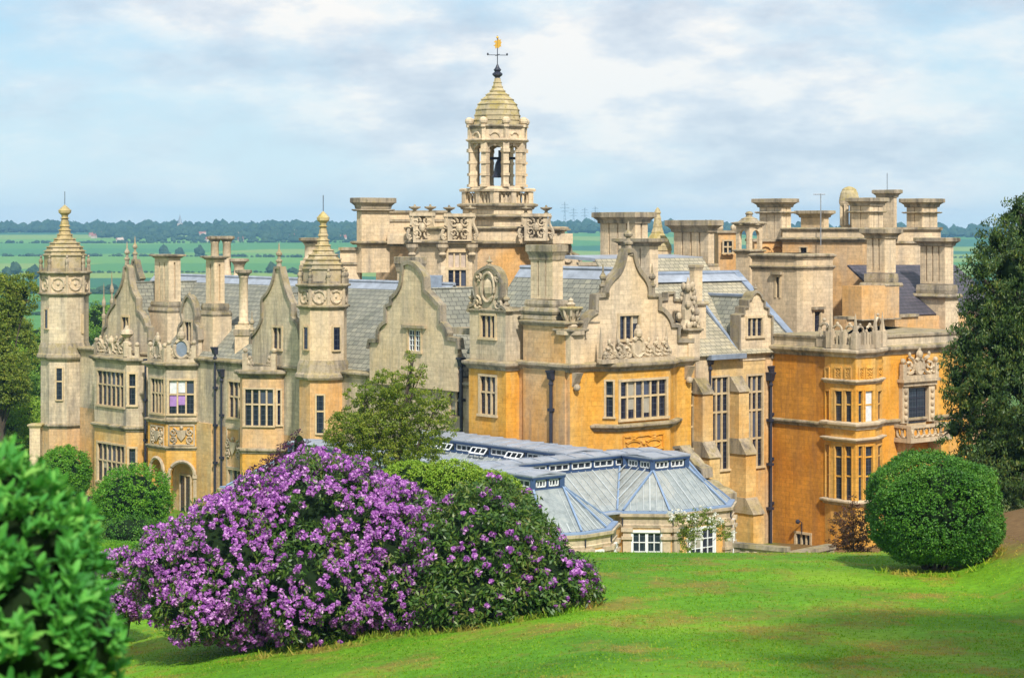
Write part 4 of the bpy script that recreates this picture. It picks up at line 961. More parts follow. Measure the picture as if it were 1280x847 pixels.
for d in (np.array([.97, .2]), np.array([-.2, .97])):
    m.tube([(cx_-d[0]*.72, cy_-d[1]*.72, ZZ(69)), (cx_+d[0]*.72, cy_+d[1]*.72, ZZ(69))], .025, 5)
for d in ((.97, .2), (-.97, -.2)): m.ball((cx_+d[0]*.72, cy_+d[1]*.72, ZZ(68)), .07, 6, 1.4)
vane = m.build('weathervane', cup)
m = MB(GOLD); f = Fr((cx_-.6, cy_), (cx_+.6, cy_))
bird = [(-.22, -.55), (-.05, -.42), (.12, -.5), (.3, -.3), (.42, -.36), (.36, -.1), (.46, .12), (.34, .22), (.42, .42), (.2, .34), (.12, .5), (-.02, .28), (-.24, .30), (-.42, .12), (-.2, .06), (-.28, -.14), (-.46, -.22), (-.26, -.28)]
zv = ZZ(54.5); m.extr(f, [(.6+x*.66, zv+z*.72) for x, z in bird], (), .03, .06); m.ball((cx_, cy_, ZZ(47)), .09, 6); m.build('weathervane_figure', cup)
m = MB(IRON); m.lathe(cx_+.2, cy_, [(.62, ZZ(222)), (.5, ZZ(218)), (.36, ZZ(205)), (.2, ZZ(199)), (.05, ZZ(198))], 10); m.tube([(cx_-1.2, cy_, ZZ(198)), (cx_+1.4, cy_, ZZ(198))], .1, 5); m.tube([(cx_+.2, cy_, ZZ(198)), (cx_+.2, cy_, ZZ(188))], .15, 5); m.build('bell', cup)
# pieces right of the tower: scrolled gable and low stack beyond the chimney
f = Fr(pt(698, YT+3), pt(734, YT+3))
sg_ = [(702, 336), (704, 318), (707, 300), (710, 300), (713, 316), (722, 320), (726, 330), (732, 333), (734, 338)]
g_ = gable(f, sg_, base=10, mat=CREAM, finials=((708.5, 302, 292, .2),), cope=.15); m = MB(CARVE); u, z = f.uz(710, 322); ringtube(m, f, (u, z), .3, .34, .07, .1, 12); m.build('cartouche', g_)
chimney(688, 700, 706, YT+2, 286, 330, 0, 0, cap=.3)
# ---------------------------------------------------------------- great hall (south side) with tall windows
sH = -1.6
h0, h1 = onB(858, sH), onB(999, sH)
Yh = onB(903, sH)[1]; zev = zat(446, Yh)
planH = [tuple(h0), tuple(h1), tuple(h1-VA*11), tuple(h0-VA*11)]
W_H = dict(surround=.1, mull=.115)
oh, fh = walls('wall', planH, [(G0, zev, HONEY)], {0: [(889, 471, 910, 587, 3, (.18, .38, .69), W_H), (934, 469, 953, 583, 3, (.18, .38, .69), W_H), (862.5, 474, 867, 560, 1, (.18, .38, .69), W_H)]})
FH = fh[0]
m = MB(BUFF); m.fbox(FH, FH.u(956), FH.u(967), G0, zev-.01, -.2, .05); m.build('end_wall', MANOR)
# slope and ridge
run = 5.3; rzH = zat(343, Yh+run*.766)
r0_, r1_ = h0-VB*2.0, h1+VB*.2
m = MB(SLATEP); a0, a1 = r0_+VA*.35, r1_+VA*.35; q0, q1 = r0_-VA*run, r1_-VA*run; z_e = zev+.15
m.slab([(*a0, z_e), (*a1, z_e), (*q1, rzH), (*q0, rzH)]); m.slab([(*q0, rzH), (*q1, rzH), (*(q1-VA*run), z_e), (*(q0-VA*run), z_e)]); hr = m.build('roof', MANOR)
m = MB(BLUEL); m.tube([(*q0, rzH+.03), (*q1, rzH+.03)], .17, 6)
ev = np.array([*(a1-q1), z_e-rzH]); m.hexa([(*(q1-VB*.45), rzH+.03), (*(q1+VB*.1), rzH+.03), (*(a1+VB*.1), z_e+.05), (*(a1-VB*.45), z_e+.05), (*(q1-VB*.45), rzH+.14), (*(q1+VB*.1), rzH+.14), (*(a1+VB*.1), z_e+.16), (*(a1-VB*.45), z_e+.16)])
m.build('ridge_lead', hr)
m = MB(LEAD); m.slab([(*(q0+VA*.0), rzH+.06), (*(q1), rzH+.06), (*(q1+VA*.8), rzH-.45), (*(q0+VA*.8), rzH-.45)], .03); m.build('ridge_flashing', hr)
m = MB(BLUEL); u0, u1 = FH.u(881), FH.u(925); m.fbox(FH, u0, u1, zev-.1, zev+.18, -.05, .55); m.build('gutter', hr)
# stepped dormer gable flush with the wall
ud0, ud1 = FH.u(924.5), FH.u(963)
gdH = [(924.5, 448), (924.5, 394), (930, 393), (930, 385), (935, 384), (935, 376), (939, 374)]+qc((939, 374), (940, 367), (945, 366), 3)+qc((945, 366), (950, 367), (951, 374), 3)+[(954, 376), (954, 384), (959, 386), (959, 394), (963.5, 395), (963.5, 448)]
dH = gable(FH, gdH, d=.05, base=zev-.3, wins=[(934, 397, 953, 420, 3, ())], mat=CREAM, name='dormer', cope=.1, finials=((945, 367, 354, .18),), th=.6)
zrD = zat(372, Yh); pcn = FH.o+FH.e*(ud0+ud1)/2; w2 = (ud1-ud0)/2*.92
m = MB(SLATE); back = 4.6
for sg in (-1, 1):
    a = pcn+FH.e*sg*w2-VA*.3; c = pcn-VA*.3; zsd = zrD-1.9
    m.slab([(*a, zsd), (*c, zrD), (*(c-VA*back), zrD), (*(a-VA*back), zsd)])
    m.hexa([(*a, zev), (*a, zsd), (*(a-VA*back), zsd), (*(a-VA*back), zev), (*(a-FH.e*sg*.2), zev), (*(a-FH.e*sg*.2), zsd), (*(a-VA*back-FH.e*sg*.2), zsd), (*(a-VA*back-FH.e*sg*.2), zev)])
m.build('roof', dH)
m = MB(BLUEL); a = pcn-FH.e*(w2+.25)-VA*.1; m.tube([(*(a+VA*.1), zev+.3), (*(a-VA*3.4), zev+3.6)], .13, 5); m.tube([(*(pcn-VA*.3), zrD+.05), (*(pcn-VA*(back)), zrD+.05)], .1, 5); m.build('valley_lead', dH)
# buttresses
def buttress(px0, px1, tiers, z0):
    u0, u1 = FH.u(px0), FH.u(px0)+.95; m = MB(HONEY); o = None
    uu = FH.u(px1, .6); u0, u1 = uu-.85, uu
    prev = None; cs = []
    for (yt, yb, dd_hi, dd_lo) in tiers:
        zt_, zb_ = FH.uz(px1, yt, dd_hi)[1], FH.uz(px1, yb, dd_lo)[1]
        if prev is not None: m.fbox(FH, u0, u1, zt_, prev[0]+.01, 0, prev[1])
        c = MB(TRIM); cs.append(c); c.wedge(FH, u0-.07, u1+.07, zb_, zt_, 0, dd_lo+.1, dd_hi+.02); prev = (zb_, dd_lo)
    m.fbox(FH, u0, u1, z0, prev[0]+.01, 0, prev[1])
    o = m.build('buttress', MANOR)
    for c in cs: c.build('weathering', o)
buttress(874, 889, [(471, 492, .1, .75), (551, 572, .75, 1.3), (628, 648, 1.3, 1.7)], G0)
buttress(918, 934, [(469, 489, .1, .75), (547, 568, .75, 1.3), (622, 644, 1.3, 1.9)], G0)
m = MB(CREAM); m.fbox(FH, FH.u(868), FH.u(884), zev-4, FH.uz(875, 440)[1], -.1, .12); m.build('pilaster', MANOR)
# stack and stub wall at the left of the hall roof
chimney(862, 868, 878, Y_(onB(866, -2.6)), 331, 376, 0, 0, cap=.06, caph=.3, base=((382, 376, .3),), bodyto=450, body_out=.15)
f = frd(onB(830, -2.2), VB); st = [(818, 440), (818, 382), (826, 381), (826, 376), (834, 375), (834, 368), (841, 367), (841, 376), (852, 377), (852, 386), (866, 387), (866, 440)]
gable(f, st, mat=CREAM, cope=.14, wins=[(843, 391, 850, 410, 1, ())], base=zc)
drainpipe(885, 450, 560, fr=FH, d=.18, r=.07); drainpipe(959, 470, 690, fr=FH, d=.3, r=.08)
# ---------------------------------------------------------------- south-east block with the canted bay
s965 = onB(965, sH); tR = float((s965-K1)@VB)
KR2 = onA(1052, tR); YR = KR2[1]; aR = onA(965, tR)-VA*.2
FRB_end = col(KR2, VB, 1215)
planR = [tuple(aR), tuple(KR2), tuple(FRB_end), tuple(FRB_end-VA*9), tuple(aR+VB*12)]
zR = zat(441, YR); zstr = zat(533, YR)
orr, fR = walls('wall', planR, [(G0, zstr, RUST), (zstr, zR, RUST)], {0: [(995, 667, 1013, 685, 3, (), dict(glassm=GLASSW))]})
FRA, FRB = fR[0], fR[1]
m = MB(OCHRE); m.fbox(FRB, .5, FRB.L-.05, G0, zR-.01, -.2, .02); m.build('south_wall', MANOR)
band(planR, zstr, .34, .2); band(planR, zR, .55, .34, name='cornice')
m = MB(GREYS); m.prism(offset(planR, .02), zR+.25, zR+.75); m.use(TRIM); m.rings(planR, [(-.3, zR+.75), (.12, zR+.76), (.14, zR+.9), (-.3, zR+.93)]); m.build('parapet', MANOR)
# bay wrapped round the corner
w0 = onA(1031, tR-.02); w1 = pt(1038.5, w0[1]-.55); w2 = col(w1, VA, 1069.5); w3 = col(w2, VB, 1094); w4 = pt(1103, w3[1]+1.5)
planB = [tuple(w0), tuple(w1), tuple(w2), tuple(w3), tuple(w4), tuple(w4-VA*1.5), tuple(w0+VB*1.5)]
kw = dict(surround=.06, mull=.09, glassm=GLASSW, depth=.10, mat=OCHRE)
ob2, fB2 = walls('bay', planB, [(G0, zat(533, YR), OCHRE), (zat(533, YR), zR, OCHRE)],
  {0: [(1032.2, 488, 1037, 526, 1, (.44,), kw), (1032.2, 555, 1037, 624, 1, (.2, .55), kw)],
   1: [(1043.6, 488, 1053.2, 528, 1, (.44,), kw), (1056.6, 488, 1065, 528, 1, (.44,), kw), (1043.6, 557, 1053.2, 626, 1, (.2, .55), kw), (1056.6, 557, 1065, 626, 1, (.2, .55), kw)],
   2: [(1072, 488, 1078, 528, 1, (.44,), kw), (1081, 488, 1091, 528, 1, (.44,), dict(kw, curtain=[(0, 0, .95, CURTW), (0, 1, .95, CURTW)])), (1072, 557, 1078, 626, 1, (.2, .55), kw), (1081, 557, 1091, 626, 1, (.2, .55), kw)],
   3: [(1096.5, 488, 1101.5, 526, 1, (.44,), kw), (1096.5, 556, 1101.5, 624, 1, (.2, .55), kw)]})
YB = w2[1]
for y, h, o_ in ((442, .5, .3), (478, .28, .18), (533, .45, .26), (551, .26, .24), (630, .35, .26)): band(planB, zat(y, YB), h, o_, parent=ob2, mat=CARVE)
for i, spans in ((0, [(1032, 1037)]), (1, [(1044, 1052), (1057, 1064)]), (2, [(1073, 1079), (1082, 1091)]), (3, [(1097, 1102)])):
    for a, b in spans:
        f = fB2[i]; xm = (a+b)/2; carved_panel(f, f.u(a), f.u(b), f.uz(xm, 474)[1], f.uz(xm, 459)[1], 0, parent=ob2, kind=2, mat=OCHRE)
# open arcaded parapet with obelisks
m = MB(CARVE); zt_ = zR+.28
for i in range(4):
    f = fB2[i]; k = {0: 1, 1: 2, 2: 2, 3: 1}[i]
    m.fbox(f, 0, f.L, zt_, zt_+.22, -.25, .1)
    for j in range(k):
        a, b = f.L*j/k, f.L*(j+1)/k
        for u in (a+.08, b-.08): m.fbox(f, u-.13, u+.13, zt_, zt_+.95, -.2, .08)
        r = (b-a)/2-.12
        ringtube(m, f, ((a+b)/2, zt_+.95), r, r*1.1, .08, -.05, 9, 0, math.pi)
        m.fbox(f, (a+b)/2-.06, (a+b)/2+.06, zt_+.2, zt_+.85, -.12, 0); fball(m, f, (a+b)/2, zt_+.95+r*1.35, -.05, .1)
m.build('parapet_arcade', ob2)
for p in (w1, w2, w3, w4):
    m = MB(CARVE); q = p; obelisk(m, q[0], q[1], zt_+.9, 1.15, .15, R(-5)); m.fbox(frd(q-VA*.2-VB*.2, VA), 0, .4, zt_, zt_+.92, -.4, 0); m.build('obelisk', ob2)
f = frd(onA(1008, tR), VA); u0, u1 = FRA.u(1022), FRA.u(1036)
m = MB(CARVE); uc, zc_ = (u0+u1)/2, zR+1.25
ringtube(m, FRA, (uc, zc_), .35, .42, .1, -.1); fball(m, FRA, uc, zc_+.62, -.1, .12); m.fbox(FRA, u0, u1, zR+.3, zR+.75, -.25, .12); m.build('cresting', MANOR)
# balcony window on the south face
ud0, ud1 = FRB.u(1134), FRB.u(1155); Yd = FRB.Y((ud0+ud1)/2)
zdt, zdb = zat(485, Yd), zat(527, Yd)
dr = MB(TRACER); dr.fbox(FRB, ud0-.1, ud1+.1, zdb-.2, zdt+.15, 0, .06); bw = dr.build('balcony_window', MANOR)
g = MB(GLASSW); g.fbox(FRB, ud0, ud1, zdb, zdt, .05, .075); g.build('pane', bw)
k = MB(IRON)
for u in (ud0, (ud0+ud1)/2, ud1): k.fbox(FRB, u-.03, u+.03, zdb, zdt, .07, .1)
for t in (.0, .28, .6, 1.0): z = zdt-(zdt-zdb)*t; k.fbox(FRB, ud0, ud1, z-.03, z+.03, .07, .098)
k.build('glazing_bars', bw)
m = MB(CARVE)
for px in (1127, 1160):
    u = FRB.u(px)
    m.fbox(FRB, u-.28, u+.28, zdb, zdt+.35, 0, .3)
    for q in range(5): fball(m, FRB, u, zdb+.3+q*(zdt-zdb)/5, .3, .16, 1.2)
uL, uR = FRB.u(1121), FRB.u(1167); zl = zat(476, Yd)
m.fbox(FRB, uL, uR, zl, zl+.18, 0, .55); m.fbox(FRB, uL+.15, uR-.15, zl-.25, zl, 0, .4); m.build('window_surround', bw)
cresting(FRB, uL+.05, uR-.05, zl+.18, 1.45, d=.3, parent=bw, n=1, shield=True, back=False)
bal = MB(CARVE); b0, b1 = FRB.u(1117), FRB.u(1168); zb0, zb1 = zat(549, Yd), zat(528, Yd); dp = 1.3
bal.fbox(FRB, b0, b1, zb0, zb0+.25, 0, dp); bal.fbox(FRB, b0, b1, zb1-.16, zb1, dp-.3, dp); bal.fbox(FRB, b0, b0+.28, zb1-.16, zb1, 0, dp-.31); bal.fbox(FRB, b1-.28, b1, zb1-.16, zb1, 0, dp-.31)
for u in (b0+.16, b1-.16): bal.fbox(FRB, u-.16, u+.16, zb0+.25, zb1-.16, dp-.33, dp-.01)
n_ = 6; w = (b1-b0-.7)/n_
for i in range(n_): ringtube(bal, FRB, (b0+.35+w*(i+.5), (zb0+zb1)/2+.05), w*.46, (zb1-zb0)*.27, .075, dp-.15, 10)
f = Fr(FRB.w(b0, 0, dp)[:2], FRB.w(b0, 0, 0)[:2]); 
for i in range(3): ringtube(bal, frd(FRB.w(b0, 0, .1)[:2], FRB.n), (.25+i*.4, (zb0+zb1)/2+.05), .18, (zb1-zb0)*.27, .07, -.12, 10)
oB = bal.build('balcony', MANOR)
for u in (b0+.45, b1-.45):
    m = MB(CARVE); m.wedge(FRB, u-.17, u+.17, zb0-1.0, zb0, 0, .15, dp*.85); m.build('corbel', oB)
# ---------------------------------------------------------------- inner tower and the stacks at the south-east
sK = -7.0
kc = onB(1003, sK); kl = col(kc, VA, 936); 
k0 = pt(996, kc[1]+.15); kz = zat(321, kc[1])
planK = [tuple(col(k0, VA, 940)), tuple(k0), tuple(pt(1003.5, kc[1]-.05)), tuple(col(kc, VB, 1041)), tuple(col(kc, VB, 1041)-VA*6), tuple(col(k0, VA, 940)+VB*6)]
ok, fk = walls('tower', planK, [(5, kz, CREAM)], {0: [(970, 346, 974.5, 372, 1, (), dict(sill=False))], 2: [(1017.5, 389, 1025.5, 416, 1, (), dict(mat=TRACER))]})
band(planK, zat(335, kc[1]), .3, .14, parent=ok); band(planK, kz, .35, .18, parent=ok)
for fr_, a, b, y in ((fk[0], 965, 978, 343), (fk[2], 1014, 1029, 387)):
    m = MB(TRIM); u0, z0 = fr_.uz(a, y); u1 = fr_.u(b); m.fbox(fr_, u0, u1, z0, z0+.18, 0, .22); m.build('label_moulding', ok)
# taller mass behind it with the parapet walk
YM = kc[1]+6
km = pt(1079, YM); planM = [tuple(pt(978, YM+3.2)), tuple(pt(1078, YM)), tuple(pt(1118, YM+3.5)), tuple(pt(1118, YM+14)), tuple(pt(978, YM+14))]
om, fm = walls('tower', planM, [(5, zat(300, YM), BUFF), (zat(300, YM), zat(287, YM), CREAM)], {0: [(1000, 309, 1009, 320, 1, (), dict(sill=False, surround=.05))]})
band(planM, zat(300, YM), .35, .25, parent=om); band(planM, zat(287, YM), .25, .16, parent=om)
f = Fr(pt(943, YM+4.5), pt(984, YM+4.5)); m = MB(BUFF); m.fbox(f, 0, f.L, 5, zat(302, YM+4), -5, 0)
for px in (957, 971): 
    u = f.u(px); ringtube(m, f, (u, zat(318, YM+4)), .5, .6, .09, .06, 8, 0, math.pi)
m.use(TRIM); m.fbox(f, -.1, f.L+.1, zat(302, YM+4), zat(299, YM+4), -5, .15); m.build('wall', MANOR)
# long wall at the back right, roof and stacks
YW = Y_(onB(1110, -3.2)); f = frd(onB(1058, -3.2), VB); zq = zat(397, YW)
m = MB(BUFF); m.fbox(f, 0, f.u(1235), 4, zq, -1, 0); m.use(TRIM); m.fbox(f, 0, f.u(1147), zq, zq+.18, -1.05, .14); m.build('wall', MANOR)
rp0, rp1 = onB(1126, -3.4), onB(1260, -3.4)
m = MB(SLATED); m.slab([(*rp0, zq+.1), (*rp1, zq+.1), (*(rp1-VA*4.5), zat(331, rp1[1]+3)), (*(rp0-VA*4.5), zat(331, rp0[1]+3.4))]); m.build('roof', MANOR)
f = frd(onB(1077, -2.6), VB); m = MB(BUFF); u1 = f.u(1124); m.fbox(f, 0, u1, zat(398, f.Y(u1/2)), zat(357, f.Y(u1/2)), -1.6, 0); m.use(TRIM); m.fbox(f, -.1, u1+.1, zat(399.5, f.Y(u1/2)), zat(398, f.Y(u1/2)), -1.6, .1); m.build('chimney_breast', MANOR)
chimney(1083, 1106, 1120, Y_(onB(1106, -2.9)), 286, 341, 3, 1, cap=.32, caph=.55, base=((359, 353, .34), (353, 342, .12)), slot=.11)
chimney(1150, 1181, 1192, Y_(onB(1181, -2.9)), 297, 355, 4, 1, cap=.32, caph=.5, base=((373, 367, .45), (367, 356, .2)), slot=.11, bodyto=450, body_out=.22, mat=CREAM)
chimney(949, 977, 989, YM+7, 248, 300, 3, 2, cap=.4, caph=.55, mid=((267, 264, .25),), slot=.05)
chimney(1001, 1030, 1036, YM+9, 263, 290, 0, 0, cap=.35, caph=.45)
chimney(1064, 1087, 1104, YM+2.0, 247, 292, 2, 3, cap=.3, caph=.5, mid=((266, 263.5, .2),), slot=.05)
chimney(1097, 1117, 1121, YM+9, 237, 300, 0, 0, cap=.3, caph=.5, pot=True)
chimney(1133, 1153, 1172, YM+8, 248, 302, 2, 2, cap=.38, caph=.55, mid=((267, 264.5, .25), (289, 286, .25)), slot=.05)
m = MB(CREAM); f = Fr(pt(1110, YM+7), pt(1176, YM+7)); m.fbox(f, 0, f.L, 5, zat(287, YM+7), -5, 0); m.use(TRIM); m.fbox(f, -.1, f.L+.1, zat(287, YM+7), zat(284, YM+7), -5.1, .2); m.fbox(f, -.1, f.L+.1, zat(304, YM+7), zat(301, YM+7), -5.1, .15); m.build('wall', MANOR)
# small domed turret among the stacks
x, y = pt(1061.5, YM+5); Z = lambda v: zat(v, YM+5); r = 11.5*(YM+5)/FPX
m = MB(CREAM); m.lathe(x, y, [(r*.95, 5), (r*.95, Z(283)), (r*1.05, Z(281))], 10)
for i in range(8):
    a = i*math.pi/4+.2; m.tube([(x+r*.82*math.cos(a), y+r*.82*math.sin(a), Z(282)), (x+r*.82*math.cos(a), y+r*.82*math.sin(a), Z(253))], .17, 6)
m.lathe(x, y, [(r, Z(257)), (r*1.1, Z(254)), (r*1.12, Z(251)), (r*.95, Z(250.5))], 16); dt = m.build('bell_turret', MANOR)
m = MB(GOLDST); m.lathe(x, y, [(r*1.12, Z(250.6)), (r*1.05, Z(247)), (r*1.06, Z(246.5)), (r*.95, Z(242)), (r*.96, Z(241.5)), (r*.78, Z(237.5)), (r*.79, Z(237)), (r*.5, Z(234.5)), (r*.1, Z(233))], 16); m.build('dome', dt)
# bell-cote over the hall's end
x, y = pt(936.5, YM+1.5); YY = YM+1.5; Z = lambda v: zat(v, YY); r = 15*YY/FPX/1.2
c = np.array([x, y])
def sq2(q): return [tuple(c+VA*a+VB*b) for a, b in ((-q, -q), (q, -q), (q, q), (-q, q))]
m = MB(CREAM); q_ = r*.92; m.prism(sq2(q_), 5, Z(314)); m.prism(sq2(q_), Z(285), Z(281))
for i in range(4):
    f = Fr(sq2(q_)[i], sq2(q_)[(i+1) % 4]); ru = f.L*.28; zs = Z(294); uc = f.L/2; z0 = Z(314)
    arc = [(uc-ru*math.cos(a), zs+ru*math.sin(a)) for a in np.linspace(0, math.pi, 9)]
    m.extr(f, [(0.01, z0), (uc-ru, z0)]+arc+[(uc+ru, z0), (f.L-.01, z0), (f.L-.01, Z(284)), (0.01, Z(284))], (), 0, .25)
bc = m.build('bell_turret', MANOR)
for y_, h_, o__ in ((317, .3, .2), (282.5, .28, .24)): m = MB(TRIM); cornice(m, sq2(q_), Z(y_), h_, o__); m.build('cornice', bc)
m = MB(TRIM)
m.lathe(x, y, [(r*1.35, Z(281)), (r*1.15, Z(278)), (r*1.16, Z(277.5)), (r*.8, Z(274)), (r*.82, Z(273.5)), (r*.35, Z(271)), (r*.3, Z(269)), (r*.42, Z(267)), (r*.3, Z(265)), (.02, Z(264))], 8, R(-5)); m.build('dome', bc)
# little building with a window, left of it
f = Fr(pt(898, YM+8), pt(920, YM+8)); Z = lambda v: zat(v, YM+8)
m = MB(BUFF); w_ = f.L; m.fbox(f, 0, w_, 5, Z(291), -4, 0); m.use(TRIM); m.fbox(f, -.1, w_+.1, Z(291), Z(288), -4.1, .15); ob = m.build('wall', MANOR)
window(f, (f.u(904), f.u(915), Z(316), Z(301)), 2, (.5,), surround=.08, d=.25, glassm=GLASSW, depth=.22)
for u in (.1, w_-.1): m = MB(CARVE); m.ball(f.w(u, Z(285), -.2), .28, 8); m.fbox(f, u-.1, u+.1, Z(288), Z(286), -.3, -.1); m.build('ball_finial', ob)
# big stacks behind the great gable
chimney(750, 794, 810, Y_(onB(794, -14)), 265, 322, 4, 2, cap=.4, caph=.65, base=((330, 322, .35),), slot=.13)
chimney(842, 885, 893, Y_(onB(885, -11)), 275, 329, 4, 1, cap=.42, caph=.7, slot=.13, bodyto=420, base=((334, 329, .2),))
chimney(776, 812, 823, Y_(onB(812, -6)), 298, 372, 3, 1, cap=.4, caph=.4, slot=.11)
YG = Y_(onB(794, -14))
m = MB(CREAM); f = Fr(pt(725, YG), pt(845, YG)); m.fbox(f, 0, f.L, 5, zat(332, YG), -4, 0); m.use(TRIM); m.fbox(f, -.1, f.L+.1, zat(332, YG), zat(328.5, YG), -4.1, .2); m.build('parapet', MANOR)
# domed turret behind: stepped cone, lichen gold
x, y = pt(822, YG+4); k = (YG+4)/FPX; Z = lambda v: zat(v, YG+4)
m = MB(CREAM); m.lathe(x, y, [(20*k, 5), (20*k, Z(330)), (21*k, Z(328)), (21*k, Z(326)), (18.5*k, Z(325)), (18.5*k, Z(313))], 8, ro); tg = m.build('turret', MANOR)
m = MB(GOLDST); m.lathe(x, y, [(a*k, Z(b)) for a, b in ((19.5, 313), (18.5, 308), (19, 307.6), (15, 301), (15.5, 300.6), (11, 295), (8, 291), (8.3, 290.6), (6, 284), (6.3, 283.6), (4.6, 274), (4.9, 273.6), (3.4, 268), (4.6, 266), (3, 262), (.3, 259))], 8, ro); m.build('dome', tg)
# roofs between the blocks (lead flats and a stone-slate slope)
pr0, pr1 = onB(800, -7.0), onB(935, -7.0)
m = MB(SLATEP); z0, z1 = zev+1.2, rzH+.2; m.slab([(*pr0, zc+1), (*pr1, zc+1), (*(pr1-VA*4), rzH+.9), (*(pr0-VA*4), rzH+.9)]); rf = m.build('roof', MANOR)
m = MB(LEAD); m.slab([(*(pr0-VA*4), rzH+.95), (*(pr1-VA*4), rzH+.95), (*(pr1-VA*7), rzH+1.1), (*(pr0-VA*7), rzH+1.1)], .2); m.build('lead_flat', rf)
# TV aerial
p = pt(1026, YM+1); m = MB(STEEL); z0, z1 = zat(292, YM+1), zat(242, YM+1); m.tube([(*p, z0-.8), (*p, z1)], .035, 5)
m.tube([(p[0]-.5, p[1], z1-.05), (p[0]+.3, p[1], z1-.05)], .03, 5)
for i in range(5): m.tube([(p[0]-.45+i*.17, p[1]-.25, z1-.05), (p[0]-.45+i*.17, p[1]+.25, z1-.05)], .018, 4)
m.build('aerial', MANOR)
drainpipe(965.5, 462, 684, fr=FRA, d=.2, r=.13)
m = MB(IRON); u = FRA.u(1003); z = FRA.uz(1003, 655)[1]; m.tube([FRA.w(u, z-.6, .05), FRA.w(u, z+.1, .05), FRA.w(u, z+.3, .35)], .03, 5); m.ball(FRA.w(u, z+.2, .4), .14, 8); m.build('wall_lamp', MANOR)
# ---------------------------------------------------------------- conservatory
Q0 = pt(774, 106.0)
def Wp(s, t): return Q0+s*VA+t*VB
ZRAIL, ZEAVE, ZLAN, RUN = 6.35, 4.62, 6.92, 2.47
CONS = empty('conservatory', (*Wp(0, -3), 0.0), 'glass roofed stone conservatory with blue lanterns and glazing bars before the mansion', 'conservatory')
def V3(s, t, z): p = Wp(s, t); return Vector((p[0], p[1], z))
def bar(m, a, b, w=.05, h=.07, up=None):
    a, b = Vector(a), Vector(b); d = (b-a).normalized(); up = up or Vector((0, 0, 1)); x = d.cross(up).normalized()*w/2; y = x.cross(d).normalized()*h
    if y.z < 0: y = -y
    m.hexa([a-x, a+x, a+x+y, a-x+y, b-x, b+x, b+x+y, b-x+y])
def glass_slope(pts, eave, n, name='roof_slope', hips=(), gap=1):
    """convex glazed slope (3-D points); eave = direction along it; rafters run up the slope"""
    pts = [Vector(p) for p in pts]; nn = (pts[1]-pts[0]).cross(pts[2]-pts[0]).normalized(); nn = nn if nn.z > 0 else -nn
    ex = Vector(eave).normalized(); ex = (ex-nn*ex.dot(nn)).normalized(); ey = nn.cross(ex).normalized(); ey = ey if ey.z > 0 else -ey
    P2 = [((p-pts[0]).dot(ex), (p-pts[0]).dot(ey)) for p in pts]
    m = MB(RGLASS); m.slab(pts, .03); o = m.build(name, CONS)
    x0, x1 = min(p[0] for p in P2), max(p[0] for p in P2); b = MB(BARW); bb = MB(BLUEG)
    for i in range(1, n):
        x = x0+(x1-x0)*i/n; ys = []
        for (ax, ay), (bx, by) in zip(P2, P2[1:]+P2[:1]):
            if (ax-x)*(bx-x) < 0: ys.append(ay+(by-ay)*(x-ax)/(bx-ax))
        if len(ys) >= 2 and max(ys)-min(ys) > .12:
            pa, pb = pts[0]+ex*x+ey*min(ys)+nn*.005, pts[0]+ex*x+ey*max(ys)+nn*.005
            bar(b, pa, pb, .026 if i % 4 else .065, .04, nn)
    b.build('glazing_bars', o)
    for i, j in hips: bar(bb, pts[i]+nn*.02, pts[j]+nn*.02, .09, .08, nn)
    if hips: bb.build('hip_bar', o)
    return o
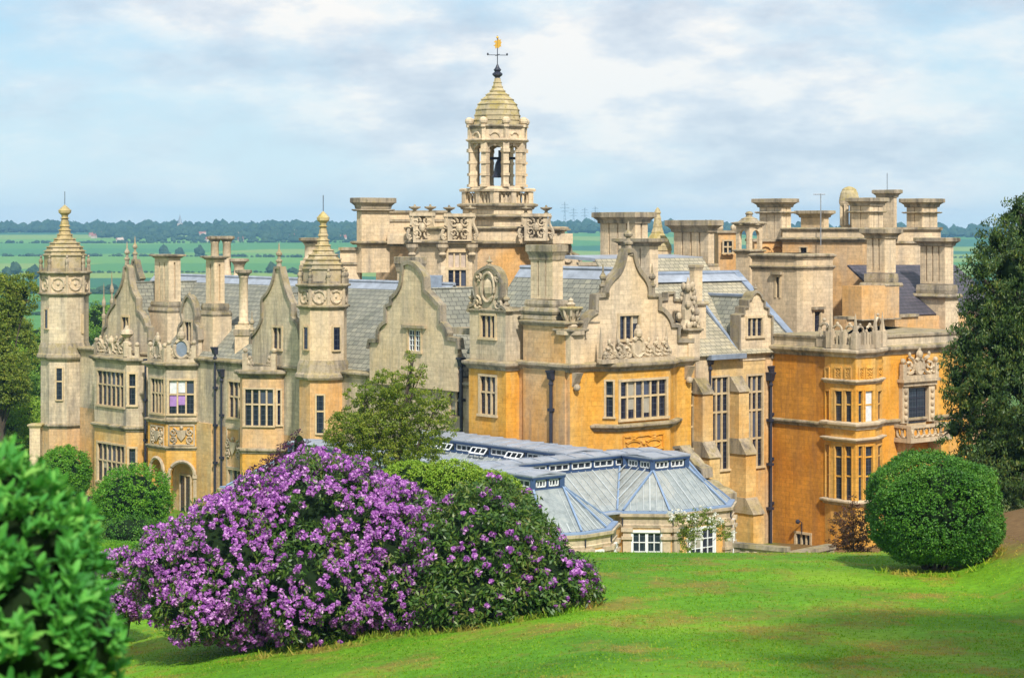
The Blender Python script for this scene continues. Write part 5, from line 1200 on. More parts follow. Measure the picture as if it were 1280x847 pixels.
def lantern(s0, s1, t0, t1, npan, name='lantern', ends=(True, True), vents=False, over=.13):
    """raised clerestory with glazed sides under a lead roof"""
    q = [tuple(Wp(*c)) for c in ((s0, t0), (s1, t0), (s1, t1), (s0, t1))]
    m = MB(LEAD); qo = offset(q, over)
    m.rings(qo, [(-.1, ZLAN+.02), (0, ZLAN+.02), (.02, ZLAN+.08), (-.05, ZLAN+.11)]); o = m.build(name, CONS)
    cen = [tuple(np.array(q[0])*.5+np.array(q[3])*.5), tuple(np.array(q[1])*.5+np.array(q[2])*.5)]
    # shallow pitched lead on top
    m = MB(LEAD); L2 = abs(s1-s0) > abs(t1-t0)
    tm, sm_ = (t0+t1)/2, (s0+s1)/2
    if L2: m.slab([V3(s0-over, t0-over, ZLAN+.12), V3(s1+over, t0-over, ZLAN+.12), V3(s1+over, tm, ZLAN+.21), V3(s0-over, tm, ZLAN+.21)], .05); m.slab([V3(s0-over, t1+over, ZLAN+.12), V3(s0-over, tm, ZLAN+.21), V3(s1+over, tm, ZLAN+.21), V3(s1+over, t1+over, ZLAN+.12)], .05)
    else: m.slab([V3(s0-over, t0-over, ZLAN+.12), V3(s0-over, t1+over, ZLAN+.12), V3(sm_, t1+over, ZLAN+.21), V3(sm_, t0-over, ZLAN+.21)], .05); m.slab([V3(s1+over, t0-over, ZLAN+.12), V3(sm_, t0-over, ZLAN+.21), V3(sm_, t1+over, ZLAN+.21), V3(s1+over, t1+over, ZLAN+.12)], .05)
    # standing seams
    k = int((abs(s1-s0) if L2 else abs(t1-t0))/1.1)
    for i in range(1, k):
        f = i/k
        if L2:
            s = s0+(s1-s0)*f; bar(m, V3(s, t0-over, ZLAN+.12), V3(s, tm, ZLAN+.21), .05, .05); bar(m, V3(s, t1+over, ZLAN+.12), V3(s, tm, ZLAN+.21), .05, .05)
        else:
            t = t0+(t1-t0)*f; bar(m, V3(s0-over, t, ZLAN+.12), V3(sm_, t, ZLAN+.21), .05, .05); bar(m, V3(s1+over, t, ZLAN+.12), V3(sm_, t, ZLAN+.21), .05, .05)
    m.build('lead_roof', o)
    m = MB(BLUEP); m.rings(qo, [(-.2, ZLAN-.10), (-.02, ZLAN-.10), (0, ZLAN-.02), (0, ZLAN+.015), (-.2, ZLAN+.015)]); m.rings(q, [(-.1, ZRAIL-.06), (.06, ZRAIL-.06), (.06, ZRAIL+.07), (-.1, ZRAIL+.07)])
    for p in q: m.prism([(p[0]+a*.12, p[1]+b*.12) for a, b in ((-1, -1), (1, -1), (1, 1), (-1, 1))], ZRAIL, ZLAN-.1)
    m.build('frame', o)
    for i in range(4):
        f = Fr(q[i], q[(i+1) % 4]); n = max(2, int(f.L/1.45))
        gl = MB(GLASSW); gl.fbox(f, .1, f.L-.1, ZRAIL+.07, ZLAN-.1, -.09, -.06); gl.build('pane', o)
        fr = MB(WHITE)
        for j in range(n):
            a, b = .12+(f.L-.24)*j/n, .12+(f.L-.24)*(j+1)/n
            if j: po = MB(BLUEP); po.fbox(f, a-.05, a+.05, ZRAIL+.07, ZLAN-.1, -.1, .03); po.build('post', o)
            za, zb = ZRAIL+.10, ZLAN-.13; c0, c1 = a+.09, b-.09
            tilt = .30 if (vents and j % 2 == 0) else 0
            for (ua, ub, z0, z1) in ((c0, c1, za, za+.06), (c0, c1, zb-.06, zb), (c0, c0+.06, za, zb), (c1-.06, c1, za, zb))+tuple((c0+(c1-c0)*q_/3-.02, c0+(c1-c0)*q_/3+.02, za, zb) for q_ in (1, 2)):
                if tilt:
                    d0 = lambda z: .02+tilt*(zb-z)/(zb-za)
                    fr.hexa([f.w(ua, z0, d0(z0)+.05), f.w(ub, z0, d0(z0)+.05), f.w(ub, z1, d0(z1)+.05), f.w(ua, z1, d0(z1)+.05), f.w(ua, z0, d0(z0)), f.w(ub, z0, d0(z0)), f.w(ub, z1, d0(z1)), f.w(ua, z1, d0(z1))])
                else: fr.fbox(f, ua, ub, z0, z1, -.06, .0)
        fr.build('casement', o)
    return o
# lanterns: long back one, cross one, the two naves
lantern(-15.5, -1.9, -2.0, .35, 9, vents=True)
lantern(-1.2, .1, -12.5, 2.7, 9)
lantern(-15.6, 4.45, -9.6, -7.8, 9)
lantern(.45, 2.45, .0, 2.4, 3)
E = ZEAVE
ea, eb = Vector((*VA, 0)), Vector((*VB, 0))
# main slope facing the lawn, between the naves, then its right end
glass_slope([V3(RUN, -5.33, E), V3(RUN, -2.47, E), V3(.1, -.1, ZRAIL), V3(.1, -7.7, ZRAIL)], eb, 16, hips=((1, 2),))
glass_slope([V3(RUN, 4.7, E), V3(.1, 4.7, ZRAIL), V3(.1, 2.4, ZRAIL), V3(RUN, 2.4, E)], eb, 6, hips=((0, 1),))
# nave two: left slope, apse facets
A2 = [(2.9, -2.4), (4.45, -.75), (4.95, 1.2), (4.5, 3.1), (3.2, 4.7)]
glass_slope([V3(RUN, -2.47, E), V3(2.9, -2.4, E), V3(2.5, 0, ZRAIL), V3(.1, 0, ZRAIL)], ea, 6, hips=((1, 2),))
tops = [V3(2.5, 0, ZRAIL), V3(2.5, 0, ZRAIL), V3(2.5, 2.4, ZRAIL), V3(2.5, 2.4, ZRAIL)]
glass_slope([V3(*A2[0], E), V3(*A2[1], E), V3(2.5, 0, ZRAIL)], V3(*A2[1], 0)-V3(*A2[0], 0), 7, hips=((1, 2),))
glass_slope([V3(*A2[1], E), V3(*A2[3], E), V3(2.5, 2.4, ZRAIL), V3(2.5, 0, ZRAIL)], eb, 9, hips=((1, 2),))
glass_slope([V3(*A2[3], E), V3(*A2[4], E), V3(2.5, 2.4, ZRAIL)], V3(*A2[4], 0)-V3(*A2[3], 0), 5, hips=((1, 2),))
glass_slope([V3(*A2[4], E), V3(RUN, 4.7, E), V3(.1, 2.4, ZRAIL), V3(2.5, 2.4, ZRAIL)], ea, 5)
# nave one: slopes and apse
A1 = [(4.6, -12.05), (6.2, -10.4), (6.8, -8.7), (6.6, -7.0), (5.2, -5.33)]
glass_slope([V3(RUN, -5.33, E), V3(5.2, -5.33, E), V3(4.5, -7.8, ZRAIL), V3(.1, -7.8, ZRAIL)], ea, 9, hips=((1, 2),))
glass_slope([V3(-16, -5.33, E), V3(-4, -5.33, E), V3(-1.6, -7.8, ZRAIL), V3(-15.6, -7.8, ZRAIL)], ea, 24)
glass_slope([V3(-18, -12.05, E), V3(4.6, -12.05, E), V3(4.5, -9.6, ZRAIL), V3(-15.6, -9.6, ZRAIL)], ea, 40, hips=((1, 2),))
glass_slope([V3(-18, -12.05, E), V3(-15.6, -9.6, ZRAIL), V3(-15.6, -7.8, ZRAIL), V3(-18, -5.33, E)], eb, 10, hips=((0, 1), (3, 2)))
L1_, R1_ = V3(4.5, -9.6, ZRAIL), V3(4.5, -7.8, ZRAIL)
glass_slope([V3(*A1[0], E), V3(*A1[1], E), L1_], V3(*A1[1], 0)-V3(*A1[0], 0), 6, hips=((1, 2),))
glass_slope([V3(*A1[1], E), V3(*A1[2], E), R1_, L1_], V3(*A1[2], 0)-V3(*A1[1], 0), 6, hips=((1, 2),))
glass_slope([V3(*A1[2], E), V3(*A1[3], E), R1_], V3(*A1[3], 0)-V3(*A1[2], 0), 6, hips=((1, 2),))
glass_slope([V3(*A1[3], E), V3(*A1[4], E), R1_], V3(*A1[4], 0)-V3(*A1[3], 0), 6, hips=((1, 2),))
# slopes of the long back lantern
glass_slope([V3(-15.5, -4.4, E), V3(-4, -4.4, E), V3(-1.7, -2.0, ZRAIL), V3(-15.5, -2.0, ZRAIL)], ea, 26)
m = MB(LEAD); m.slab([V3(-16, -5.4, E-.05), V3(-4, -5.4, E-.05), V3(-4, -4.3, E-.05), V3(-16, -4.3, E-.05)], .1); m.slab([V3(RUN-.05, -5.4, E-.02), V3(RUN+.6, -5.4, E-.02), V3(RUN+.6, -2.3, E-.02), V3(RUN-.05, -2.3, E-.02)], .08); m.build('gutter', CONS)
# stone walls of the body and the two apses, with cornice, gutter, pilasters and white windows
def cons_wall(name, pts, hide=()):
    pl = [tuple(Wp(*p)) for p in pts]; pl = offset(pl, .18); m = MB(HONEY)
    m.prism(pl, -1, E-.75, False); o = m.build(name, CONS)
    c = MB(CARVE); c.rings(pl, [(-.3, E-.80), (.06, E-.80), (.10, E-.66), (.03, E-.62), (.05, E-.36), (.2, E-.24), (.22, E-.10), (-.3, E-.10)]); c.build('cornice', o)
    g = MB(BLUEG); g.rings(pl, [(-.3, E-.098), (.12, E-.095), (.12, E-.01), (-.3, E-.008)]); g.build('gutter', o)
    return o, pl
o1, p1_ = cons_wall('wall', [A1[0], A1[1], A1[2], A1[3], A1[4], (1.5, -5.33), (1.5, -12.05)])
o2, p2_ = cons_wall('wall', [A2[0], A2[1], A2[3], A2[4], (1.2, 4.7), (1.2, -2.4)])
o3, p3_ = cons_wall('wall', [(2.4, -5.6), (2.4, -2.2), (-2, -2.2), (-2, -5.6)])
o4, p4_ = cons_wall('wall', [(-18, -12.05), (2, -12.05), (2, -4.6), (-18, -4.6)])
wk = dict(mat=WHITE, surround=.09, glassm=GLASSW, bars=(WHITE, 2, 4), depth=.09, mull=.10)
m1 = MB(CARVE)
for o_, pl_, edges in ((o1, p1_, (0, 1, 2, 3)), (o2, p2_, (0, 1, 2))):
    for i in edges:
        f = Fr(pl_[i], pl_[i+1]); c = f.L/2; w = min(.85, f.L*.30)
        for cc in ((c,) if f.L < 3.4 else (c-.0,)):
            window(f, (cc-w, cc+w, 1.7, E-1.0), 2, (), d=.10, parent=CONS, **wk)
        for u in (.24, f.L-.24):
            m = MB(CARVE); m.fbox(f, u-.2, u+.2, -1, E-.8, -.02, .16); m.fbox(f, u-.27, u+.27, E-1.35, E-1.2, -.01, .25); m.fbox(f, u-.25, u+.25, E-2.2, E-2.05, -.01, .22); m.fbox(f, u-.29, u+.29, E-.98, E-.79, -.01, .24); m.build('pilaster', o_)
        k = MB(IRON); k.tube([f.w(.02, E-.7, .1), f.w(.02, E-.2, .1)], .035, 5); k.build('downpipe', o_)
# scrolled stone end wall climbing to the house on the right
f = frd(Wp(-6, 4.95), VA)
sw = [f.uz(x, y) for x, y in ((843, 561), (851, 560), (855, 568), (861, 573), (869, 583), (878, 588), (879, 594), (868, 597), (876, 603), (886, 605), (893, 612), (900, 614), (908, 619), (907, 626))]
m = MB(CARVE); m.extr(f, [(sw[0][0], 0)]+[(sw[-1][0], 0)]+sw[::-1], (), 0, .55); ow = m.build('end_wall', CONS)
c = MB(TRIM); c.strip(f, sw, .16, -.65, .12)
for (x, y, r) in ((850, 570, .3), (872, 592, .34), (889, 611, .3)): u, z = f.uz(x, y); scroll(c, f, spiral((u, z-.1), r, 1.5, math.pi/2, 1), .09, .1)
c.build('coping', ow)
# ---------------------------------------------------------------- terrace wall at the foot of the house
t0 = pt(918, 101.0); t1 = pt(982, 99.5); t2 = pt(1042, 102.5)
TW = empty('terrace_wall', (float(t0[0]), float(t0[1]), 1.5), 'low lichened stone terrace wall with pierced panels between the conservatory and south-east bay', 'wall')
for a, b, ya, yb in ((t0, t1, 676, 686), (t1, t2, 686, 686)):
    f = Fr(a, b); z = (zat(ya, a[1])+zat(yb, b[1]))/2
    m = MB(CARVE); m.fbox(f, 0, f.L-.02, 0, z-.2, -.3, 0)
    for i in range(3):
        u = f.L*(i+.5)/3
        for k in range(2): ringtube(m, f, (u+(k-.5)*.5, z-.6), .2, .24, .05, .02, 10)
    m.build('panel', TW); c = MB(TRIM); c.fbox(f, -.05, f.L+.05, z-.2, z, -.42, .12); c.fbox(f, 0, .35, 0, z-.2, -.34, .06); c.fbox(f, f.L-.38, f.L-.03, 0, z-.2, -.34, .06); c.build('coping', TW)
# ---------------------------------------------------------------- plants
def mesh_quads(name, V, nq, mats, parent=None, mi=None):
    """V: (nq*4, 3) array"""
    me = bpy.data.meshes.new(name); me.vertices.add(nq*4); me.vertices.foreach_set('co', V.astype(np.float32).ravel())
    me.loops.add(nq*4); me.loops.foreach_set('vertex_index', np.arange(nq*4, dtype=np.int32))
    me.polygons.add(nq); me.polygons.foreach_set('loop_start', np.arange(0, nq*4, 4, dtype=np.int32))
    for m in mats: me.materials.append(m)
    if mi is not None: me.polygons.foreach_set('material_index', mi.astype(np.int32))
    me.update(calc_edges=True); return link(name, me, parent)
def unit(v): return v/(np.linalg.norm(v, axis=1, keepdims=True)+1e-9)
def leaf_quads(P, Nn, L, Wd, droop=.25, out=.5, jit=.6, fold=.0):
    n = len(P); r = rng.normal(size=(n, 3)); Nn = unit(Nn+r*jit)
    ax = unit(rng.normal(size=(n, 3))+out*Nn*1.5+np.array([0, 0, -droop*2]))
    side = unit(np.cross(ax, Nn)+1e-6); l = L*rng.uniform(.7, 1.25, (n, 1)); w = Wd*rng.uniform(.75, 1.2, (n, 1))
    up = np.cross(side, ax)
    V = np.empty((n, 4, 3)); V[:, 0] = P-ax*l*.5; V[:, 1] = P+side*w*.5+up*w*fold; V[:, 2] = P+ax*l*.5; V[:, 3] = P-side*w*.5+up*w*fold
    return V.reshape(-1, 3)
def sph(n):
    v = rng.normal(size=(n, 3)); return unit(v)
def surface_points(ells, n, lo=.86, hi=1.04, lump=.10, freq=3.0, zmin=None, sq=1.0):
    """points over the outside of a heap of ellipsoids [(centre, radii)], with an uneven outline"""
    A = np.array([np.prod(e[1])**(2/3) for e in ells]); out = []; outn = []
    for (c, r), a in zip(ells, A):
        k = int(n*a/A.sum())+1; d = sph(k); c = np.array(c); r = np.array(r)
        ph = c[0]*1.7+c[1]
        l = 1+lump*(np.sin(d[:, 0]*freq*2+ph)*np.cos(d[:, 2]*freq*1.7+ph)+.6*np.sin(d[:, 1]*freq*3.1+d[:, 2]*freq*2.3+ph*2))
        ds = np.sign(d)*np.abs(d)**sq; p = c+ds*r*(rng.uniform(lo, hi, k)*l)[:, None]; nn = unit(d/r)
        keep = np.ones(k, bool)
        for (c2, r2) in ells:
            if c2 is not c and not np.allclose(c2, c): keep &= (((p-np.array(c2))/np.array(r2))**2).sum(1) > .72
        if zmin is not None: keep &= p[:, 2] > (zmin(p[:, 0], p[:, 1]) if callable(zmin) else zmin)
        out.append(p[keep]); outn.append(nn[keep])
    return np.concatenate(out), np.concatenate(outn)
def clump_points(C, Cn, k, rc, flat=.75, lo=.35):
    """k points round each clump centre, denser to the outside"""
    n = len(C); d = sph(n*k); d[:, 2] *= flat
    base = np.repeat(C, k, 0); bn = np.repeat(Cn, k, 0)
    rr = rc*rng.uniform(.7, 1.3, (n, 1)); rr = np.repeat(rr, k, 0)
    p = base+d*rr*rng.uniform(lo, 1, (n*k, 1))**.6
    return p, unit(bn*.7+d)
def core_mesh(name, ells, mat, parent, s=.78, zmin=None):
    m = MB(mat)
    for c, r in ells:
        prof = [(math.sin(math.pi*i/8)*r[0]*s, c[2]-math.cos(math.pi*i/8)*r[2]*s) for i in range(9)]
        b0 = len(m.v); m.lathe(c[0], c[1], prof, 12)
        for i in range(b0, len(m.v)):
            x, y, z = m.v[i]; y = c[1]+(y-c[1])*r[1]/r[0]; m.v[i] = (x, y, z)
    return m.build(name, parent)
def limb(m, pts, r0, r1, seg=6):
    n = len(pts); m.tube(pts, [r0+(r1-r0)*i/(n-1) for i in range(n)], seg)
def el(px, py, Y, rx, ry, rz):
    """ellipsoid centred behind photo point px,py at distance Y, radii across, deep, up (metres)"""
    return (((px-CX)/FPX*Y, Y, ZC-(py-YH)/FPX*Y), (rx, ry, rz))
LF_RHO = leafmat('leaf_rhododendron', [(.0, (.018, .050, .009)), (.35, (.036, .095, .012)), (.62, (.072, .140, .018)), (.85, (.13, .18, .028)), (1, (.12, .10, .03))], .15, .42)
LF_LAUREL = leafmat('leaf_laurel', [(.0, (.030, .16, .030)), (.4, (.065, .29, .045)), (.7, (.12, .40, .06)), (1, (.26, .50, .10))], .32, .55, .2)
LF_BOX = leafmat('leaf_clipped_dark', [(.0, (.02, .085, .008)), (.45, (.05, .165, .012)), (.8, (.095, .235, .02)), (1, (.18, .30, .035))], .15, .55)
LF_LIGHT = leafmat('leaf_clipped_bright', [(.0, (.045, .17, .008)), (.45, (.09, .26, .012)), (.8, (.15, .34, .018)), (1, (.22, .40, .03))], .25, .55)
LF_TREE = leafmat('leaf_open_tree', [(.0, (.075, .12, .012)), (.4, (.14, .20, .018)), (.7, (.22, .27, .026)), (1, (.33, .32, .05))], .35, .55)
LF_DARK = leafmat('leaf_evergreen', [(.0, (.016, .042, .008)), (.45, (.038, .080, .012)), (.8, (.085, .125, .018)), (1, (.20, .19, .03))], .12, .5)
LF_COP = leafmat('leaf_copper', [(.0, (.030, .006, .022)), (.5, (.065, .010, .048)), (1, (.13, .025, .10))], .25, .5)
LF_AUT = leafmat('leaf_russet', [(.0, (.055, .018, .012)), (.4, (.10, .030, .022)), (.65, (.13, .06, .02)), (1, (.25, .14, .03))], .25, .55)
LF_WOOD = leafmat('leaf_woodland', [(.0, (.04, .11, .012)), (.5, (.09, .21, .02)), (1, (.22, .33, .04))], .15, .6)
LF_SPRING = leafmat('leaf_yellow_green', [(.0, (.12, .24, .014)), (.5, (.20, .34, .02)), (1, (.32, .40, .05))], .25, .6)
def petalmat(name, stops):
    m, nt, out = newmat(name); g = N(nt, 'ShaderNodeNewGeometry'); c = ramp(nt, g.outputs['Random Per Island'], stops)
    b = N(nt, 'ShaderNodeBsdfPrincipled', {'Base Color': c, 'Roughness': .6}); t = N(nt, 'ShaderNodeBsdfTranslucent', {'Color': c})
    mx = N(nt, 'ShaderNodeMixShader', {0: .35, 1: b.outputs[0], 2: t.outputs[0]}); nt.links.new(mx.outputs[0], out.inputs[0]); return m
PETAL = petalmat('petal_mauve', [(0, (.24, .045, .34)), (.35, (.41, .11, .49)), (.7, (.59, .23, .65)), (1, (.82, .50, .83))])
PETALW = petalmat('petal_white', [(0, (.70, .68, .58)), (1, (.86, .85, .80))])
# ---- rhododendron bank in flower
def truss_quads(C, Cn, r, k=26):
    """flower heads: a dome of small petals at each point"""
    n = len(C); d = sph(n*k); b = np.repeat(Cn, k, 0); d = unit(d+b*.75)
    rr = np.repeat(r*rng.uniform(.55, 1.4, (n, 1)), k, 0); P = np.repeat(C, k, 0)+d*rr*rng.uniform(.75, 1.05, (n*k, 1))
    return leaf_quads(P, d, r*.95, r*.75, 0, .1, .45)
def shrub(name, label, cat, ells, base, leaf, nclump, kleaf, rc, L, Wd, core=.8, lump=.1, group=None, droop=.25, flat=.75, out=.5, zmin=None, coremat=None, stems=True, jit=.6, lo=.86, hi=1.04, sq=1.0):
    root = empty(name, base, label, cat, group)
    C, Cn = surface_points(ells, nclump, lump=lump, zmin=zmin, lo=lo, hi=hi, sq=sq)
    P, Pn = clump_points(C, Cn, kleaf, rc, flat)
    if zmin is not None:
        k = P[:, 2] > (zmin(P[:, 0], P[:, 1]) if callable(zmin) else zmin); P, Pn = P[k], Pn[k]
    mesh_quads('foliage', leaf_quads(P, Pn, L, Wd, droop, out, jit), len(P), [leaf], root)
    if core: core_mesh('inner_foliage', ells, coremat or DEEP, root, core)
    if stems:
        m = MB(BARK)
        for c, r in ells[:4]: limb(m, [base, (base[0]*.5+c[0]*.5, base[1]*.5+c[1]*.5, base[2]+.45*(c[2]-base[2])), (c[0], c[1], c[2])], .12, .05)
        m.build('stems', root)
    return root, C, Cn
def blossoms(root, ells, n, r, keep, zmin=None, big=100, lump=.1, petal=None, k=26):
    C, Cn = surface_points(ells, n*2, .97, 1.07, lump=lump, zmin=zmin)
    kk = keep(C, Cn); C, Cn = C[kk], Cn[kk]
    order = np.argsort(C[:, 1]-C[:, 2]*.3); C, Cn = C[order], Cn[order]
    big = min(big, len(C)); idx = rng.permutation(len(C)//2)[:big] if len(C) > 2*big else np.arange(big)
    mask = np.zeros(len(C), bool); mask[idx] = True
    src = mesh_quads('blossom', truss_quads(np.zeros((1, 3)), np.array([[0, -.6, .8]]), r, k), k, [petal or PETAL], None)
    me = src.data; bpy.data.objects.remove(src)
    for c in C[mask]:
        o = bpy.data.objects.new('blossom', me); COL.objects.link(o); o.parent = root; o.matrix_parent_inverse = Matrix.Translation(-Vector(root.location))
        o.location = c; s = random.uniform(.6, 1.35); o.scale = (s, s, s); o.rotation_euler = (random.uniform(-.4, .4), random.uniform(-.4, .4), random.uniform(0, 6))
    R_, Rn = C[~mask], Cn[~mask]
    st = mesh_quads('blossom_mass', truss_quads(R_, unit(Rn+np.array([0, -.2, .4])), r, k), len(R_)*k, [petal or PETAL], root); st['kind'] = 'stuff'
gz = lambda x, y: terrain(x, y)+.05
def gb(px, Y, dz=0.0): x = (px-CX)/FPX*Y; return (x, Y, tz(x, Y)+dz)
# the purple shrub, big, on the left
eR = [el(400, 680, 62, 2.9, 2.6, 2.5), el(285, 715, 60.5, 2.4, 2.2, 1.95), el(440, 656, 63, 1.75, 2.0, 1.8), el(320, 665, 62, 1.6, 1.8, 1.5), el(500, 720, 61, 1.9, 2.0, 1.9), el(220, 715, 61, 1.4, 1.6, 1.35), el(196, 722, 62, .8, 1.1, .6), el(390, 735, 59.5, 2.0, 1.6, 1.5), el(255, 755, 59.5, 1.5, 1.4, 1.05), el(520, 745, 60, 1.7, 1.5, 1.15), el(400, 614, 63.5, 1.0, 1.2, .9), el(500, 668, 62, 1.3, 1.6, 1.35), el(545, 715, 60.5, 1.2, 1.4, 1.2)]
rh, C_, Cn_ = shrub('rhododendron', 'huge rhododendron smothered in mauve purple blossom beside the lawn', 'rhododendron', eR, gb(390, 62), LF_RHO, 4200, 20, .26, .17, .058, .74, .12, droop=.35, zmin=gz, flat=.8)
def keepA(C, Cn):
    px = CX+C[:, 0]/C[:, 1]*FPX; py = YH+(ZC-C[:, 2])/C[:, 1]*FPX
    dens = 1.0-np.clip((px-450)/200, 0, .3)-np.clip((py-765)/90, 0, .4)
    patch = np.sin(C[:, 0]*1.35+1.1*np.sin(C[:, 2]*1.6))+np.sin(C[:, 2]*2.1+C[:, 0]*.6+1)
    dens = dens*np.clip(.85+.28*patch, .12, 1.25)
    return rng.uniform(0, 1, len(C)) < dens
blossoms(rh, eR, 5400, .098, keepA, gz, lump=.12)
eS = [el(600, 697, 60, 2.3, 2.2, 1.85), el(575, 664, 62, 1.3, 1.8, 1.1), el(622, 649, 62, 1.25, 1.5, 1.1), el(680, 735, 59, 1.45, 1.6, 1.1), el(600, 750, 58.6, 1.9, 1.4, 1.0), el(655, 700, 60.5, 1.2, 1.5, 1.2), el(540, 715, 61, 1.3, 1.5, 1.3), el(715, 740, 59, .75, 1.0, .9)]
rs, C_, Cn_ = shrub('rhododendron', 'dark green rhododendron with only scattered purple blooms, right of the purple one', 'rhododendron', eS, gb(610, 60), LF_RHO, 3600, 20, .27, .18, .062, .72, .13, droop=.35, zmin=gz, flat=.8)
def keepB(C, Cn):
    px = CX+C[:, 0]/C[:, 1]*FPX; py = YH+(ZC-C[:, 2])/C[:, 1]*FPX
    band_ = np.exp(-((py-690-.25*(px-600))/38)**2)*.42+.05
    return rng.uniform(0, 1, len(C)) < band_
blossoms(rs, eS, 1900, .105, keepB, gz, lump=.13, big=90)
eT = [el(152, 716, 66, .60, .8, .70), el(132, 708, 66.4, .42, .6, .42), el(166, 742, 65.5, .55, .7, .8), el(146, 742, 66, .45, .6, .6)]
rt, C_, Cn_ = shrub('rhododendron', 'small pale mauve rhododendron at the left foot of the purple mass', 'rhododendron', eT, gb(155, 66), LF_RHO, 280, 20, .2, .15, .05, .7, .15, zmin=gz)
blossoms(rt, eT, 330, .105, lambda C, n: rng.uniform(0, 1, len(C)) < .6, gz, big=60)
# near laurel on the left, out of focus
eL = [el(20, 730, 10.6, .34, .5, .5), el(-20, 660, 10.9, .42, .5, .42), el(45, 790, 10.3, .32, .45, .42), el(-10, 845, 10.4, .5, .5, .5), el(85, 820, 10.5, .16, .3, .3), el(75, 690, 10.8, .14, .3, .22), el(20, 620, 11, .17, .3, .2), el(-25, 590, 11.2, .2, .3, .2), el(100, 735, 10.6, .13, .3, .25), el(70, 760, 10.3, .16, .3, .22), el(125, 800, 10.4, .10, .3, .25), el(90, 660, 10.9, .10, .3, .14), el(60, 640, 10.9, .12, .3, .14)]
lr = empty('laurel_bush', (-2.6, 10.8, tz(-2.6, 10.8)), 'glossy bright green laurel bush close to the camera at the left edge', 'bush')
C, Cn = surface_points(eL, 1700, .75, 1.08, .15, 3)
n = len(C); k = 9; P = []; V = []
base = np.repeat(C, k, 0); bn = np.repeat(Cn, k, 0)
ang = np.tile(np.arange(k)*2.4, n)+np.repeat(rng.uniform(0, 6, n), k); axis = unit(bn+np.array([0, 0, .9])+rng.normal(size=bn.shape)*.15)
x_ = unit(np.cross(axis, np.array([.3, .2, 1.0]))); y_ = np.cross(axis, x_)
tilt = rng.uniform(.25, 1.15, (n*k, 1)); dirs = unit(axis*np.cos(tilt)+(x_*np.cos(ang)[:, None]+y_*np.sin(ang)[:, None])*np.sin(tilt))
Ls = rng.uniform(.045, .115, (n*k, 1)); wd = Ls*rng.uniform(.30, .44, (n*k, 1)); sd = unit(np.cross(dirs, axis)); upv = np.cross(sd, dirs); p0_ = base-axis*rng.uniform(0, .06, (n*k, 1))
# each leaf: six-sided blade folded along its midrib, as two quads
tip = p0_+dirs*Ls-upv*Ls*.12; mid = p0_+dirs*Ls*.5
Lf = np.stack([p0_, mid-dirs*Ls*.12+sd*wd*.5+upv*wd*.18, tip-dirs*Ls*.22+sd*wd*.32+upv*wd*.08, tip], 1); Rf = np.stack([p0_, tip, tip-dirs*Ls*.22-sd*wd*.32+upv*wd*.08, mid-dirs*Ls*.12-sd*wd*.5+upv*wd*.18], 1)
me = bpy.data.meshes.new('foliage'); nn_ = n*k
VV = np.concatenate([p0_[:, None], Lf[:, 1:3], tip[:, None], Rf[:, 2:4]], 1).reshape(-1, 3)
FF = []
for i in range(nn_): b = i*6; FF.append((b, b+1, b+2, b+3)); FF.append((b, b+3, b+4, b+5))
me.from_pydata(VV.tolist(), [], FF); me.materials.append(LF_LAUREL); link('foliage', me, lr)
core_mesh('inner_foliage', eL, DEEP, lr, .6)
m = MB(BARK)
for c, r in eL[:5]: limb(m, [(-2.6, 10.8, tz(-2.6, 10.8)-.1), ((c[0]-2.6)/2, 10.75, (c[2]+tz(-2.6, 10.8))/2), c], .035, .012)
m.build('stems', lr)
# clipped topiary dome on the right
x, y = (1168-CX)/FPX*67, 67.0; zb = tz(x, y)
eB = [((x, y, zb+1.95), (2.02, 2.02, 1.66))]
tb, C_, Cn_ = shrub('topiary_dome', 'big round clipped dark green bush on the lawn, beneath the tall evergreen', 'topiary', eB, (x, y, zb), LF_BOX, 6500, 13, .11, .085, .042, .84, .06, droop=.1, zmin=gz, flat=.8, stems=False, lo=.94, hi=1.04, sq=.74)
m = MB(BARK)
for i in range(7): a = i*.9; limb(m, [(x+.3*math.cos(a), y+.3*math.sin(a), zb-.1), (x+.5*math.cos(a), y+.5*math.sin(a), zb+.5), (x+1.1*math.cos(a), y+1.1*math.sin(a), zb+1.3)], .09, .04)
m.build('trunk', tb)
